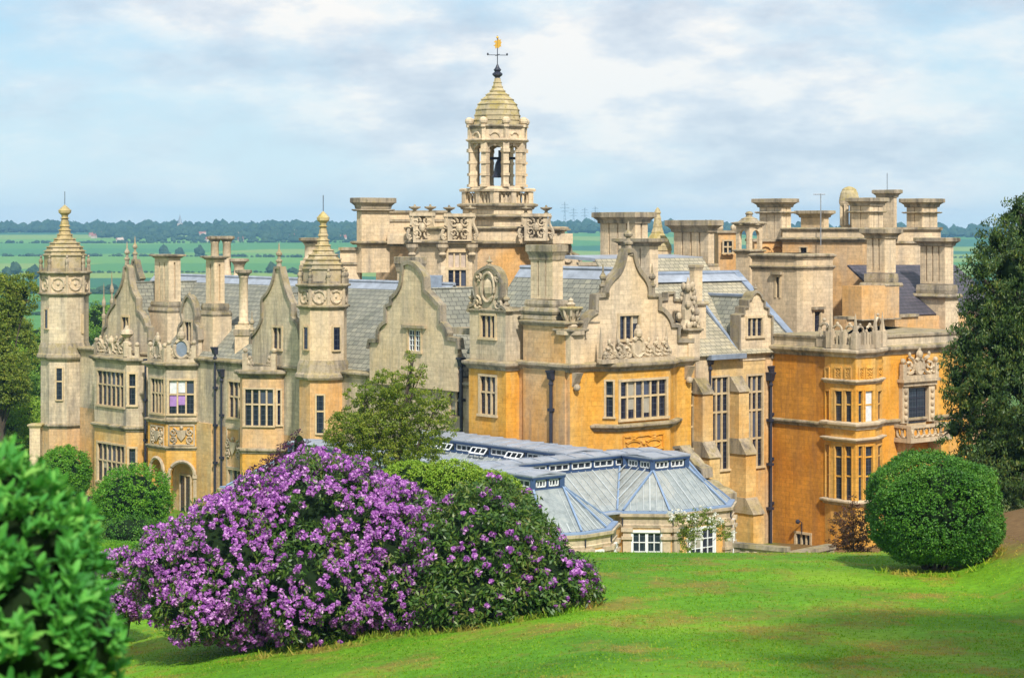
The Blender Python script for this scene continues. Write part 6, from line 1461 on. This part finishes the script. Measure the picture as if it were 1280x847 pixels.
# loose many-stemmed tree before the conservatory
def tree(name, label, cat, base, top, ells, leaf, nclump, kleaf, rc, L, Wd, trunk_r, nlimb, group=None, droop=.3, lump=.25, lo=.25, hi=1.05, core=0, seed=1, flat=.6, trunk_top=.75):
    root = empty(name, base, label, cat, group)
    rr = random.Random(seed); m = MB(BARK); b = Vector(base); t = Vector(top)
    mid = b.lerp(t, .5)+Vector((rr.uniform(-.3, .3), rr.uniform(-.3, .3), 0)); limb(m, [b-Vector((0, 0, .2)), b.lerp(mid, .5), mid, mid.lerp(t, .5), b.lerp(t, trunk_top+.2)], trunk_r, trunk_r*.2, 8)
    C = []; Cn = []
    for c, r in ells:
        k = max(6, int(nclump*np.prod(r)/sum(np.prod(e[1]) for e in ells))); d = sph(k); c = np.array(c); r = np.array(r)
        q = rng.uniform(lo, 1, (k, 1))**.5*hi; C.append(c+d*r*q); Cn.append(d)
        f = rr.uniform(.25, .6); st = b.lerp(mid, 2*f) if f < .5 else mid.lerp(t, 2*f-1)
        limb(m, [st, st.lerp(Vector(c), .5)+Vector((0, 0, .1*r[2])), Vector(c)], trunk_r*.4, trunk_r*.12, 5)
        for j in range(nlimb):
            e = Vector(c+sph(1)[0]*r*.85); limb(m, [Vector(c).lerp(st, .3), Vector(c).lerp(e, .5), e], trunk_r*.16, trunk_r*.04, 4)
    m.build('trunk', root)
    C = np.concatenate(C); Cn = np.concatenate(Cn); P, Pn = clump_points(C, Cn, kleaf, rc, flat, .1)
    mesh_quads('crown', leaf_quads(P, Pn, L, Wd, droop, .3, .8), len(P), [leaf], root)
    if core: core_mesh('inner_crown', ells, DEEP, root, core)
    return root
Yt = 88.0
tree('open_tree', 'loose yellow-green small tree with many thin stems in front of the mansion', 'tree', gb(484, Yt), tuple(el(512, 455, Yt, 1, 1, 1)[0]),
     [el(470, 530, Yt, 1.5, 1.5, 1.1), el(510, 500, Yt, 1.25, 1.3, 1.0), el(440, 535, Yt, 1.2, 1.2, .9), el(535, 535, Yt, 1.15, 1.2, 1.2), el(485, 480, Yt, .9, 1.0, .7), el(520, 465, Yt, .55, .6, .5), el(412, 548, Yt, .55, .7, .4), el(455, 490, Yt, .8, .9, .55), el(552, 500, Yt, .5, .6, .45), el(500, 560, Yt, 1.9, 1.5, .8), el(440, 570, Yt, 1.3, 1.2, .6), el(514, 448, Yt, .28, .3, .45)],
     LF_TREE, 1400, 24, .20, .12, .055, .13, 5, lo=.1, hi=1.06, seed=4)
# copper shrub, and the clipped bright hedge top behind the rhododendrons
eC = [el(365, 578, 84, 1.0, .9, .65), el(335, 598, 84, .8, .8, .55), el(392, 582, 84, .8, .8, .55), el(374, 556, 84, .3, .35, .55)]
shrub('copper_shrub', 'dark wine-purple leaved shrub rising behind the purple rhododendron', 'shrub', eC+[el(365, 640, 84, 1.2, 1, 1.6)], gb(362, 84), LF_COP, 420, 16, .2, .13, .06, .72, .2, stems=True, hi=1.12)
eH = [el(515, 609, 74, 1.4, 1.0, .9), el(565, 609, 74, 1.5, 1.0, .92), el(612, 619, 74, 1.1, 1.0, .85), el(600, 640, 74, 1.9, 1.1, 1.4), el(520, 650, 74, 1.6, 1.1, 1.6)]
shrub('clipped_hedge', 'smooth bright yellow-green clipped hedge top between the small tree and conservatory', 'hedge', eH, gb(570, 74), LF_SPRING, 5200, 14, .13, .10, .05, .78, .04, stems=False, lo=.95, hi=1.02)
# clipped trees and box hedges of the lower garden
def lollipop(px, py, Y, rx, rz, label, ybase, group='clipped garden trees'):
    c, r = el(px, py, Y, rx, rx, rz); zb = tz(c[0], Y)
    es = [(c, (rx, rx, rz)), ((c[0]-rx*.3, Y, c[2]-.25*rz), (rx*.75, rx*.8, rz*.75)), ((c[0]+rx*.3, Y, c[2]-.2*rz), (rx*.7, rx*.8, rz*.8))]
    root, _, _ = shrub('clipped_tree', label, 'tree', es, (c[0], Y, zb), LF_LIGHT, 2600, 14, .19, .13, .07, .70, .08, group, droop=.1, stems=False)
    m = MB(BARK); limb(m, [(c[0], Y, zb-.2), (c[0]+.05, Y, c[2]-rz*.8)], .16, .12, 8)
    for a in range(4): limb(m, [(c[0], Y, c[2]-rz*.9), (c[0]+.5*rx*math.cos(a*1.6), Y+.5*rx*math.sin(a*1.6), c[2]-.3*rz)], .09, .04)
    m.build('trunk', root)
lollipop(166, 620, 128, 2.35, 1.85, 'round clipped bright green tree before the arched porch', 675)
lollipop(80, 590, 134, 1.65, 1.6, 'smaller clipped green tree between the laurel and corner turret', 640)
def box_hedge(label, p, q, w, h, leaf, n, cat='hedge'):
    p, q = np.array(p), np.array(q); L = np.linalg.norm(q-p); e = (q-p)/L; nn = np.array([-e[1], e[0]])
    k = n; face = rng.integers(0, 3, k); u = rng.uniform(0, L, k); s = rng.uniform(-w/2, w/2, k); v = rng.uniform(0, h, k)
    s = np.where(face == 1, -w/2, np.where(face == 2, w/2, s)); v = np.where(face == 0, h, v)
    xy = p+e*u[:, None]+nn*s[:, None]; zg = terrain(xy[:, 0], xy[:, 1]); P = np.column_stack([xy, zg+v])+rng.normal(size=(k, 3))*.035
    Nn = np.where(face[:, None] == 0, np.array([[0, 0, 1.0]]), np.where(face[:, None] == 1, -np.array([[*nn, 0]]), np.array([[*nn, 0]])))
    root = empty('box_hedge', (float(p[0]), float(p[1]), tz(*p)), label, cat, 'low hedges of the lower garden')
    mesh_quads('foliage', leaf_quads(P, Nn, .12, .06, .05, .2, .6), k, [leaf], root)
    m = MB(leaf); f = Fr(p, q); nseg = 6
    for i in range(nseg):
        a, b = L*i/nseg, L*(i+1)/nseg; c = f.w((a+b)/2, 0); m.fbox(f, a, b, tz(c[0], c[1])-.6, tz(c[0], c[1])+h-.03, -w/2+.03, w/2-.03)
    m.build('inner_foliage', root)
def gp(px, py, y0=86): x, y, z = ground_hit(px, py, y0); return (x, y)
box_hedge('low clipped hedge nearest the lawn edge, left of the purple rhododendron', pt(105, 112), pt(188, 108), .9, 1.0, LF_LIGHT, 2600)
box_hedge('long low hedge under the round clipped tree', pt(96, 121), pt(205, 119), .9, 1.0, LF_LIGHT, 3000)
box_hedge('dark low hedge at the foot of the west front', pt(85, 142), pt(140, 138), 1.2, 1.3, LF_COP, 2000)
eU = [el(168, 665, 124, 2.2, 1.2, .95), el(195, 668, 123, 1.2, 1.0, .8)]
shrub('garden_shrub', 'low mid-green shrub growing round the clipped tree trunk', 'shrub', eU, gb(170, 124), LF_BOX, 500, 14, .2, .13, .06, .8, .12, stems=False)
# russet shrub at the foot of the bay, white climber on the conservatory
eA = [el(1068, 668, 97, 1.05, .9, 1.0), el(1055, 650, 97, .75, .7, .75), el(1080, 645, 97, .7, .7, .8), el(1066, 680, 97, 1.15, .9, .6), el(1062, 630, 97, .3, .3, .5)]
tree('russet_shrub', 'loose russet-red leaved shrub under the canted bay window', 'shrub', gb(1068, 97), tuple(el(1066, 640, 97, 1, 1, 1)[0]), eA, LF_AUT, 330, 18, .17, .11, .055, .06, 4, lo=.1, seed=9)
eW = [el(860, 662, 97.5, .65, .35, .75), el(880, 650, 97.5, .8, .35, .6), el(845, 648, 97.5, .45, .3, .4), el(905, 662, 98.5, .55, .3, .55), el(858, 680, 97.5, .5, .3, .8)]
wc = tree('climbing_rose', 'leafy climber with clusters of white flowers on the conservatory apse', 'climber', gb(862, 97.3), tuple(el(866, 640, 97.6, 1, 1, 1)[0]), eW, LF_TREE, 200, 16, .16, .11, .05, .03, 3, lo=.05, seed=3)
blossoms(wc, eW[:4], 60, .10, lambda C, n: rng.uniform(0, 1, len(C)) < .42, None, big=60, petal=PETALW, k=22)
# big dark evergreen at the right edge
Yd = 84.0
eD = [el(1290, 470, Yd, 3.0, 3, 2.8), el(1255, 420, Yd, 1.7, 2, 2.0), el(1265, 340, Yd, 1.6, 2, 1.9), el(1285, 290, Yd, 1.3, 1.6, 1.5), el(1225, 480, Yd, 1.3, 1.6, 1.8), el(1232, 400, Yd, 1.15, 1.4, 1.3), el(1245, 300, Yd, .75, 1, 1.0), el(1225, 340, Yd, .8, 1, .9), el(1270, 575, Yd, 2.2, 2.4, 1.8), el(1330, 400, Yd, 3, 3, 3.5), el(1235, 555, Yd, 1.3, 1.6, 1.3), el(1272, 262, Yd, .6, .8, .7), el(1205, 430, Yd, .65, .9, 1.0), el(1208, 505, Yd, .8, 1, 1.1), el(1262, 620, Yd, 1.4, 1.8, .9), el(1196, 470, Yd, .6, .9, 1.2), el(1192, 535, Yd, .65, .9, .9), el(1215, 385, Yd, .6, .8, .7)]
tree('evergreen_tree', 'tall dark evergreen tree with drooping sprays at the right edge', 'tree', gb(1300, Yd), tuple(el(1300, 230, Yd, 1, 1, 1)[0]), eD, LF_DARK, 3600, 30, .27, .17, .055, .35, 5, droop=.8, lo=.3, hi=1.1, core=.38, seed=12, flat=.8)
# woods left of the house
spec = [(2, 385, 168, 1.5, 2.6, LF_TREE, 'tall loose tree cut by the left edge with sparse branch tips'), (4, 470, 167, 1.9, 2.6, LF_TREE, 'thick olive tree filling the left edge below the loose one'), (12, 430, 190, 2.4, 2.6, LF_TREE, 'tall yellowish tree at the left edge behind the turret'), (30, 500, 178, 2.6, 2.6, LF_WOOD, 'rounded green tree just left of the corner turret'), (-25, 480, 185, 3, 4.5, LF_SPRING, 'yellow-green tree half out of the frame at the left'),
        (5, 535, 172, 2.8, 2.4, LF_SPRING, 'bright green spreading tree low at the left behind the laurel'), (48, 455, 215, 2.4, 2.2, LF_WOOD, 'dark bushy tree touching the turret in the distance'), (45, 545, 176, 2.4, 2.0, LF_WOOD, 'low leafy tree beside the little stone pier')]
for i, (px, py, Y, rx, rz, lf, lab) in enumerate(spec):
    rr = random.Random(i+40); es = [el(px, py, Y, rx, rx, rz)]+[el(px+rr.uniform(-32, 32), py+rr.uniform(-28, 40), Y+rr.uniform(-1, 1), rx*rr.uniform(.45, .75), rx*.6, rz*rr.uniform(.45, .7)) for _ in range(6)]
    tree('woodland_tree', lab, 'tree', gb(px, Y), tuple(el(px, py-20, Y, 1, 1, 1)[0]), es, lf, 760, 22, .42, .26, .11, .25, 3, 'trees left of the house', droop=.35, lo=.45, core=.25, seed=i)
spec2 = [(125, 400, 260, 2.6, 2.2, LF_WOOD, 'dark tree behind the gap between turret and first gable'), (45, 425, 300, 3, 2.2, LF_SPRING, 'yellow-green tree in the park left of the turret'), (20, 452, 330, 4.5, 2.2, LF_WOOD, 'far park tree under the yellow field'), (112, 432, 240, 2.4, 2.0, LF_WOOD, 'rounded tree in the gap right of the corner turret')]
for i, (px, py, Y, rx, rz, lf, lab) in enumerate(spec2):
    rr = random.Random(i+70); es = [el(px, py, Y, rx, rx, rz)]+[el(px+rr.uniform(-1, 1)*rx*8, py+rr.uniform(-.8, .8)*rz*8, Y, rx*.6, rx*.6, rz*.6) for _ in range(5)]
    tree('park_tree', lab, 'tree', gb(px, Y), tuple(el(px, py-10, Y, 1, 1, 1)[0]), es, lf, 260, 20, .5, .32, .14, .3, 3, 'trees in the park', droop=.3, lo=.3, core=.7, seed=i+20)
# small stone gate pier left of the turret
p = pt(45, 150); z1 = zat(530, 150.0)
GPR = empty('gate_pier', (float(p[0]), float(p[1]), tz(*p)), 'small stone pier with lichened cap beside the corner turret', 'pier')
m = MB(CREAM); q = [(p[0]-.38, p[1]-.38), (p[0]+.38, p[1]-.38), (p[0]+.38, p[1]+.38), (p[0]-.38, p[1]+.38)]; m.prism(q, tz(*p)-.3, z1-.2); m.build('shaft', GPR)
m = MB(GOLDST); cornice(m, q, z1-.25, .3, .14); m.build('cap', GPR)

# unseen beech added beyond the right edge of view to shade the near lawn
bx, by = 15.5, 29.8; bz = tz(bx, by)
eBch = [((bx, by, bz+19), (5.2, 5.0, 3.6)), ((bx+2.5, by+1, bz+16), (4.2, 4, 3.2)), ((bx-1.5, by-2, bz+16.5), (3.6, 3.6, 3)), ((bx+1, by, bz+22), (3.4, 3.4, 2.4)), ((bx+4, by+2.5, bz+20), (3.6, 3.4, 2.8))]
tree('unseen_shade_beech', 'unseen tall beech added beyond the right edge to shade the near lawn', 'tree', (bx, by, bz), (bx, by, bz+21), eBch, LF_WOOD, 900, 22, .5, .34, .2, .42, 4, lo=.2, seed=33)
# grass blades and daisies on the near lawn
def lawn_spots(n, y0, y1):
    Y = rng.uniform(y0**.5, y1**.5, n*2)**2; X = rng.uniform(-1, 1, n*2)*(Y*.25+1); Z = terrain(X, Y)
    py = YH+(ZC-Z)/Y*FPX; k = (py < 870); return np.column_stack([X, Y, Z])[k][:n]
def grassmat():
    m, nt, out = newmat('leaf_grass'); g = N(nt, 'ShaderNodeNewGeometry')
    c = ramp(nt, g.outputs['Random Per Island'], [(.0, (.13, .30, .010)), (.45, (.19, .38, .012)), (.8, (.26, .43, .02)), (1, (.36, .44, .06))])
    dn = N(nt, 'ShaderNodeTexNoise', {'Vector': g.outputs['Position'], 'Scale': .42, 'Detail': 7.0, 'Roughness': .7})
    c = mixc(nt, ramp(nt, dn.outputs[0], [(.49, (0,)*3), (.62, (.9,)*3)]), c, (.50, .36, .08))
    t2 = N(nt, 'ShaderNodeTexNoise', {'Vector': g.outputs['Position'], 'Scale': .055, 'Detail': 3.0, 'Roughness': .5})
    c = mixc(nt, 1.0, c, ramp(nt, t2.outputs[0], [(.36, (.66, .80, .9)), (.5, (1,)*3), (.64, (1.25, 1.08, .9))]), 'MULTIPLY')
    b = N(nt, 'ShaderNodeBsdfPrincipled', {'Base Color': c, 'Roughness': .6}); b.inputs['Specular IOR Level'].default_value = .15
    t = N(nt, 'ShaderNodeBsdfTranslucent', {'Color': c}); mx = N(nt, 'ShaderNodeMixShader', {0: .45, 1: b.outputs[0], 2: t.outputs[0]})
    nt.links.new(mx.outputs[0], out.inputs[0]); return m
LF_GRASS = grassmat()
Pg = lawn_spots(170000, 34, 82); n = len(Pg)
patch = np.sin(Pg[:, 0]*.9+1.7*np.sin(Pg[:, 1]*.31))*np.sin(Pg[:, 1]*.7+.8*np.sin(Pg[:, 0]*.53))
Pg = Pg[rng.uniform(0, 1, n) < .62+.38*patch]; n = len(Pg)
Pg = Pg[~((Pg[:, 1] > 62) & (rng.uniform(14.2, 17.0, n) < Pg[:, 0]))]; n = len(Pg)
hgt = rng.uniform(.015, .05, (n, 1))*(1+.8*(rng.uniform(0, 1, (n, 1)) < .06)); az = rng.uniform(0, 6.283, (n, 1))
dx = np.concatenate([np.cos(az), np.sin(az), np.zeros((n, 1))], 1); ln = np.concatenate([rng.normal(size=(n, 2))*.5, np.ones((n, 1))], 1)*hgt; wv_ = rng.uniform(.012, .03, (n, 1))
Vg = np.empty((n, 4, 3)); b0_ = Pg-np.array([0, 0, .01]); Vg[:, 0] = b0_-dx*wv_; Vg[:, 1] = b0_+dx*wv_; Vg[:, 2] = b0_+ln+dx*wv_*.3; Vg[:, 3] = b0_+ln-dx*wv_*.3
tag(mesh_quads('grass', Vg.reshape(-1, 3), n, [LF_GRASS]), 'short green grass of the near lawn', 'grass', kind='stuff')
# longer ragged grass where the shrubs meet the lawn
edge = []
for es in (eR, eS, eB):
    for c, r in es:
        a = rng.uniform(0, 6.283, 420); q = rng.uniform(.92, 1.12, 420); x = c[0]+np.cos(a)*r[0]*q; y = c[1]+np.sin(a)*r[1]*q; z = terrain(x, y)
        k = c[2]-r[2] < z+.25; edge.append(np.column_stack([x, y, z])[k])
Pe = np.concatenate(edge); n = len(Pe); h2 = rng.uniform(.06, .2, (n, 1)); az = rng.uniform(0, 6.283, (n, 1)); dx = np.concatenate([np.cos(az), np.sin(az), np.zeros((n, 1))], 1)
ln = np.concatenate([rng.normal(size=(n, 2))*.5, np.ones((n, 1))], 1)*h2; Vg = np.empty((n, 4, 3)); Vg[:, 0] = Pe-dx*.03; Vg[:, 1] = Pe+dx*.03; Vg[:, 2] = Pe+ln+dx*.008; Vg[:, 3] = Pe+ln-dx*.008
tag(mesh_quads('long_grass', Vg.reshape(-1, 3), n, [LF_GRASS]), 'ragged longer grass at the feet of the shrubs', 'grass', kind='stuff')
# ---------------------------------------------------------------- the vale: hedgerows, woods, village, pylons, air
LF_FAR = leafmat('leaf_far_woods', [(.0, (.014, .042, .018)), (.5, (.024, .060, .022)), (1, (.045, .085, .03))], .1, .8)
def blob_tree(m, x, y, z, r, h, conic=False):
    n = 7; prof = [(.0, 0), (.7, .12), (1.0, .38), (.92, .62), (.55, .86), (.05, 1.0)] if not conic else [(.3, 0), (.8, .15), (.55, .45), (.3, .75), (.02, 1)]
    b = len(m.v); m.lathe(x, y, [(r*a*random.uniform(.85, 1.15), z+h*b_) for a, b_ in prof], n, random.uniform(0, 1))
    for i in range(b, len(m.v)):
        v = m.v[i]; m.v[i] = (v[0]+random.uniform(-.16, .16)*r, v[1], v[2]+random.uniform(-.10, .10)*h)
m = MB(LF_FAR)
def wood(px0, px1, Y, dY, n, hmin, hmax, con=.1):
    for _ in range(n):
        y = Y+random.uniform(-dY, dY); x = (random.uniform(px0, px1)-CX)/FPX*y; h = random.uniform(hmin, hmax); blob_tree(m, x, y, tz(x, y)-.5, h*random.uniform(.42, .75), h, random.random() < con)
wood(-60, 1340, 3650, 90, 460, 9, 22, .14); wood(-60, 1340, 3900, 150, 300, 9, 20); wood(-60, 1340, 4350, 120, 200, 9, 16); wood(115, 480, 3420, 160, 330, 9, 17); wood(120, 480, 3180, 120, 190, 7, 12); wood(690, 1340, 3450, 180, 330, 8, 16); wood(330, 480, 3000, 120, 120, 7, 12); wood(150, 330, 2980, 90, 90, 5, 9); wood(-60, 110, 3560, 60, 60, 9, 15)
tag(m.build('distant_woods', None), 'blue-green wooded ridge along the horizon', 'woods', kind='stuff')
m = MB(LF_FAR)
def hedgerow(px0, Y0, px1, Y1, step=4, hmax=4.0, gaps=.06):
    a, b = pt(px0, Y0), pt(px1, Y1); L = np.linalg.norm(b-a); k = int(L/step)
    for i in range(k):
        if random.random() < gaps: continue
        p = a+(b-a)*(i+random.uniform(0, .5))/k; h = random.uniform(1.6, hmax)*(2.2 if random.random() < .05 else 1); p = p+np.array([0, 14*math.sin(i*step/130+Y0)]); blob_tree(m, p[0], p[1], tz(*p)-.4, h*random.uniform(.7, 1.1), h)
hedgerow(-80, 1330, 760, 1300, 3.2, 4.2, .02); hedgerow(-80, 1345, 420, 1330, 3.2, 4.5, .02); hedgerow(-60, 1800, 760, 1850, 4.5, 2.6, .05); hedgerow(-60, 2350, 760, 2250, 5, 4); hedgerow(-60, 2900, 460, 2820, 6, 5, .05)
hedgerow(690, 1500, 1300, 1500, 5, 6); hedgerow(690, 2300, 1300, 2400, 5, 3, .05); hedgerow(690, 900, 800, 870, 3, 4, .02); hedgerow(-60, 1010, 200, 980, 3, 3.4, .02); hedgerow(370, 1760, 440, 2500)
tag(m.build('hedgerows', None), 'dark hedgerows and hedge trees between the fields of the vale', 'hedgerows', kind='stuff')
for i, (px, Y, h) in enumerate(((18, 1760, 11), (42, 1640, 12), (8, 1700, 9), (340, 1800, 10), (250, 2350, 12), (225, 2320, 11), (205, 2380, 13), (395, 2300, 9))):
    q = MB(LF_FAR); x, y = pt(px, Y)
    for _ in range(4): blob_tree(q, x+random.uniform(-1.6, 1.6), y+random.uniform(-1, 1), tz(x, y)-.3, h*.4, h*random.uniform(.75, 1))
    tag(q.build('field_tree', None), 'lone dark tree standing in the open fields of the vale', 'tree', 'lone trees in the fields')
# the far village: small houses with red roofs
def house(px, Y, w, d, h, rot, roofm):
    x, y = pt(px, Y); z = tz(x, y); c, s = math.cos(rot), math.sin(rot)
    T = lambda a, b, k: (x+a*c-b*s, y+a*s+b*c, z+k)
    q = MB(FARW); P = [T(-w, -d, 0)[:2], T(w, -d, 0)[:2], T(w, d, 0)[:2], T(-w, d, 0)[:2]]; q.prism(P, z-1, z+h); q.use(roofm)
    A_, B_ = T(-w, 0, h+d*.9), T(w, 0, h+d*.9)
    q.poly([T(-w-.3, -d-.4, h-.2), T(w+.3, -d-.4, h-.2), B_, A_]); q.poly([T(w+.3, d+.4, h-.2), T(-w-.3, d+.4, h-.2), A_, B_]); q.poly([T(-w, -d, h), A_, T(-w, d, h)]); q.poly([T(w, -d, h), T(w, d, h), B_])
    q.prism([T(w-1.2, -.5, 0)[:2], T(w-.3, -.5, 0)[:2], T(w-.3, .5, 0)[:2], T(w-1.2, .5, 0)[:2]], z+h, z+h+d*.9+1.3)
    return tag(q.build('village_house', None), 'tiny red-roofed house of the village far across the vale', 'house', 'houses of the far village')
rr = random.Random(3)
for i in range(30): house(rr.choice([rr.uniform(112, 160), rr.uniform(195, 300), rr.uniform(330, 440), rr.uniform(300, 440)]), rr.uniform(2880, 3420), rr.uniform(3, 5.5), rr.uniform(2.5, 3.5), rr.uniform(2.5, 4), rr.uniform(-.6, .6), BRICKR if rr.random() < .8 else FARW)
p = pt(225, 3560); z = tz(*p); CH = empty('village_church', (float(p[0]), float(p[1]), z), 'distant church spire rising above the wooded ridge', 'church')
q = MB(FARW); q.prism([(p[0]-4, p[1]-4), (p[0]+4, p[1]-4), (p[0]+4, p[1]+4), (p[0]-4, p[1]+4)], z, z+15); q.prism([(p[0]+4, p[1]-4), (p[0]+24, p[1]-4), (p[0]+24, p[1]+4), (p[0]+4, p[1]+4)], z, z+9); q.build('tower', CH)
q = MB(STEEL); q.lathe(p[0], p[1], [(4.2, z+15), (.1, z+31)], 8); q.build('spire', CH)
def pylon(px, Y, h):
    x, y = pt(px, Y); z = tz(x, y); q = MB(STEEL)
    for sx in (-1, 1):
        for sy in (-1, 1): q.tube([(x+sx*3.4, y+sy*3.4, z-1), (x+sx*1.1, y+sy*1.1, z+h*.6), (x+sx*.3, y+sy*.3, z+h)], .32, 4)
    for t in np.linspace(.08, .85, 7):
        w = 3.4*(1-t/.6)+1.1*t/.6 if t < .6 else 1.1-(t-.6)*2
        q.tube([(x-w, y, z+h*t), (x+w, y, z+h*(t+.1))], .16, 4); q.tube([(x+w, y, z+h*t), (x-w, y, z+h*(t+.1))], .16, 4)
    for t, w in ((.66, 8), (.78, 9.5), (.9, 7)): q.tube([(x-w, y, z+h*t), (x, y, z+h*t+1.6), (x+w, y, z+h*t)], .26, 4); q.tube([(x-w, y, z+h*t), (x+w, y, z+h*t)], .2, 4)
    return tag(q.build('pylon', None), 'grey lattice electricity pylon far away on the horizon', 'pylon', 'pylons on the horizon')
for px, Y, h in ((706, 4100, 55), (717, 4250, 46), (731, 4400, 50), (744, 4150, 48)): pylon(px, Y, h)
# thin blue air between here and the hills
hb = MB(); hb.mats = []
x1, y0, y1, z0, z1 = 3200, -90, 4900, -70, 62
me = bpy.data.meshes.new('haze'); V = [(-x1, y0, z0), (x1, y0, z0), (x1, y1, z0), (-x1, y1, z0), (-x1, y0, z1), (x1, y0, z1), (x1, y1, z1), (-x1, y1, z1)]
me.from_pydata(V, [], [(0, 3, 2, 1), (4, 5, 6, 7), (0, 1, 5, 4), (1, 2, 6, 5), (2, 3, 7, 6), (3, 0, 4, 7)])
hm, nt, out = newmat('haze_air'); v = N(nt, 'ShaderNodeVolumePrincipled', {'Color': (.30, .64, .98, 1), 'Density': 1.35e-4, 'Anisotropy': .0}); nt.links.new(v.outputs[0], out.inputs['Volume'])
me.materials.append(hm); tag(link('haze', me), 'thin bluish air over the vale', 'haze', kind='stuff')
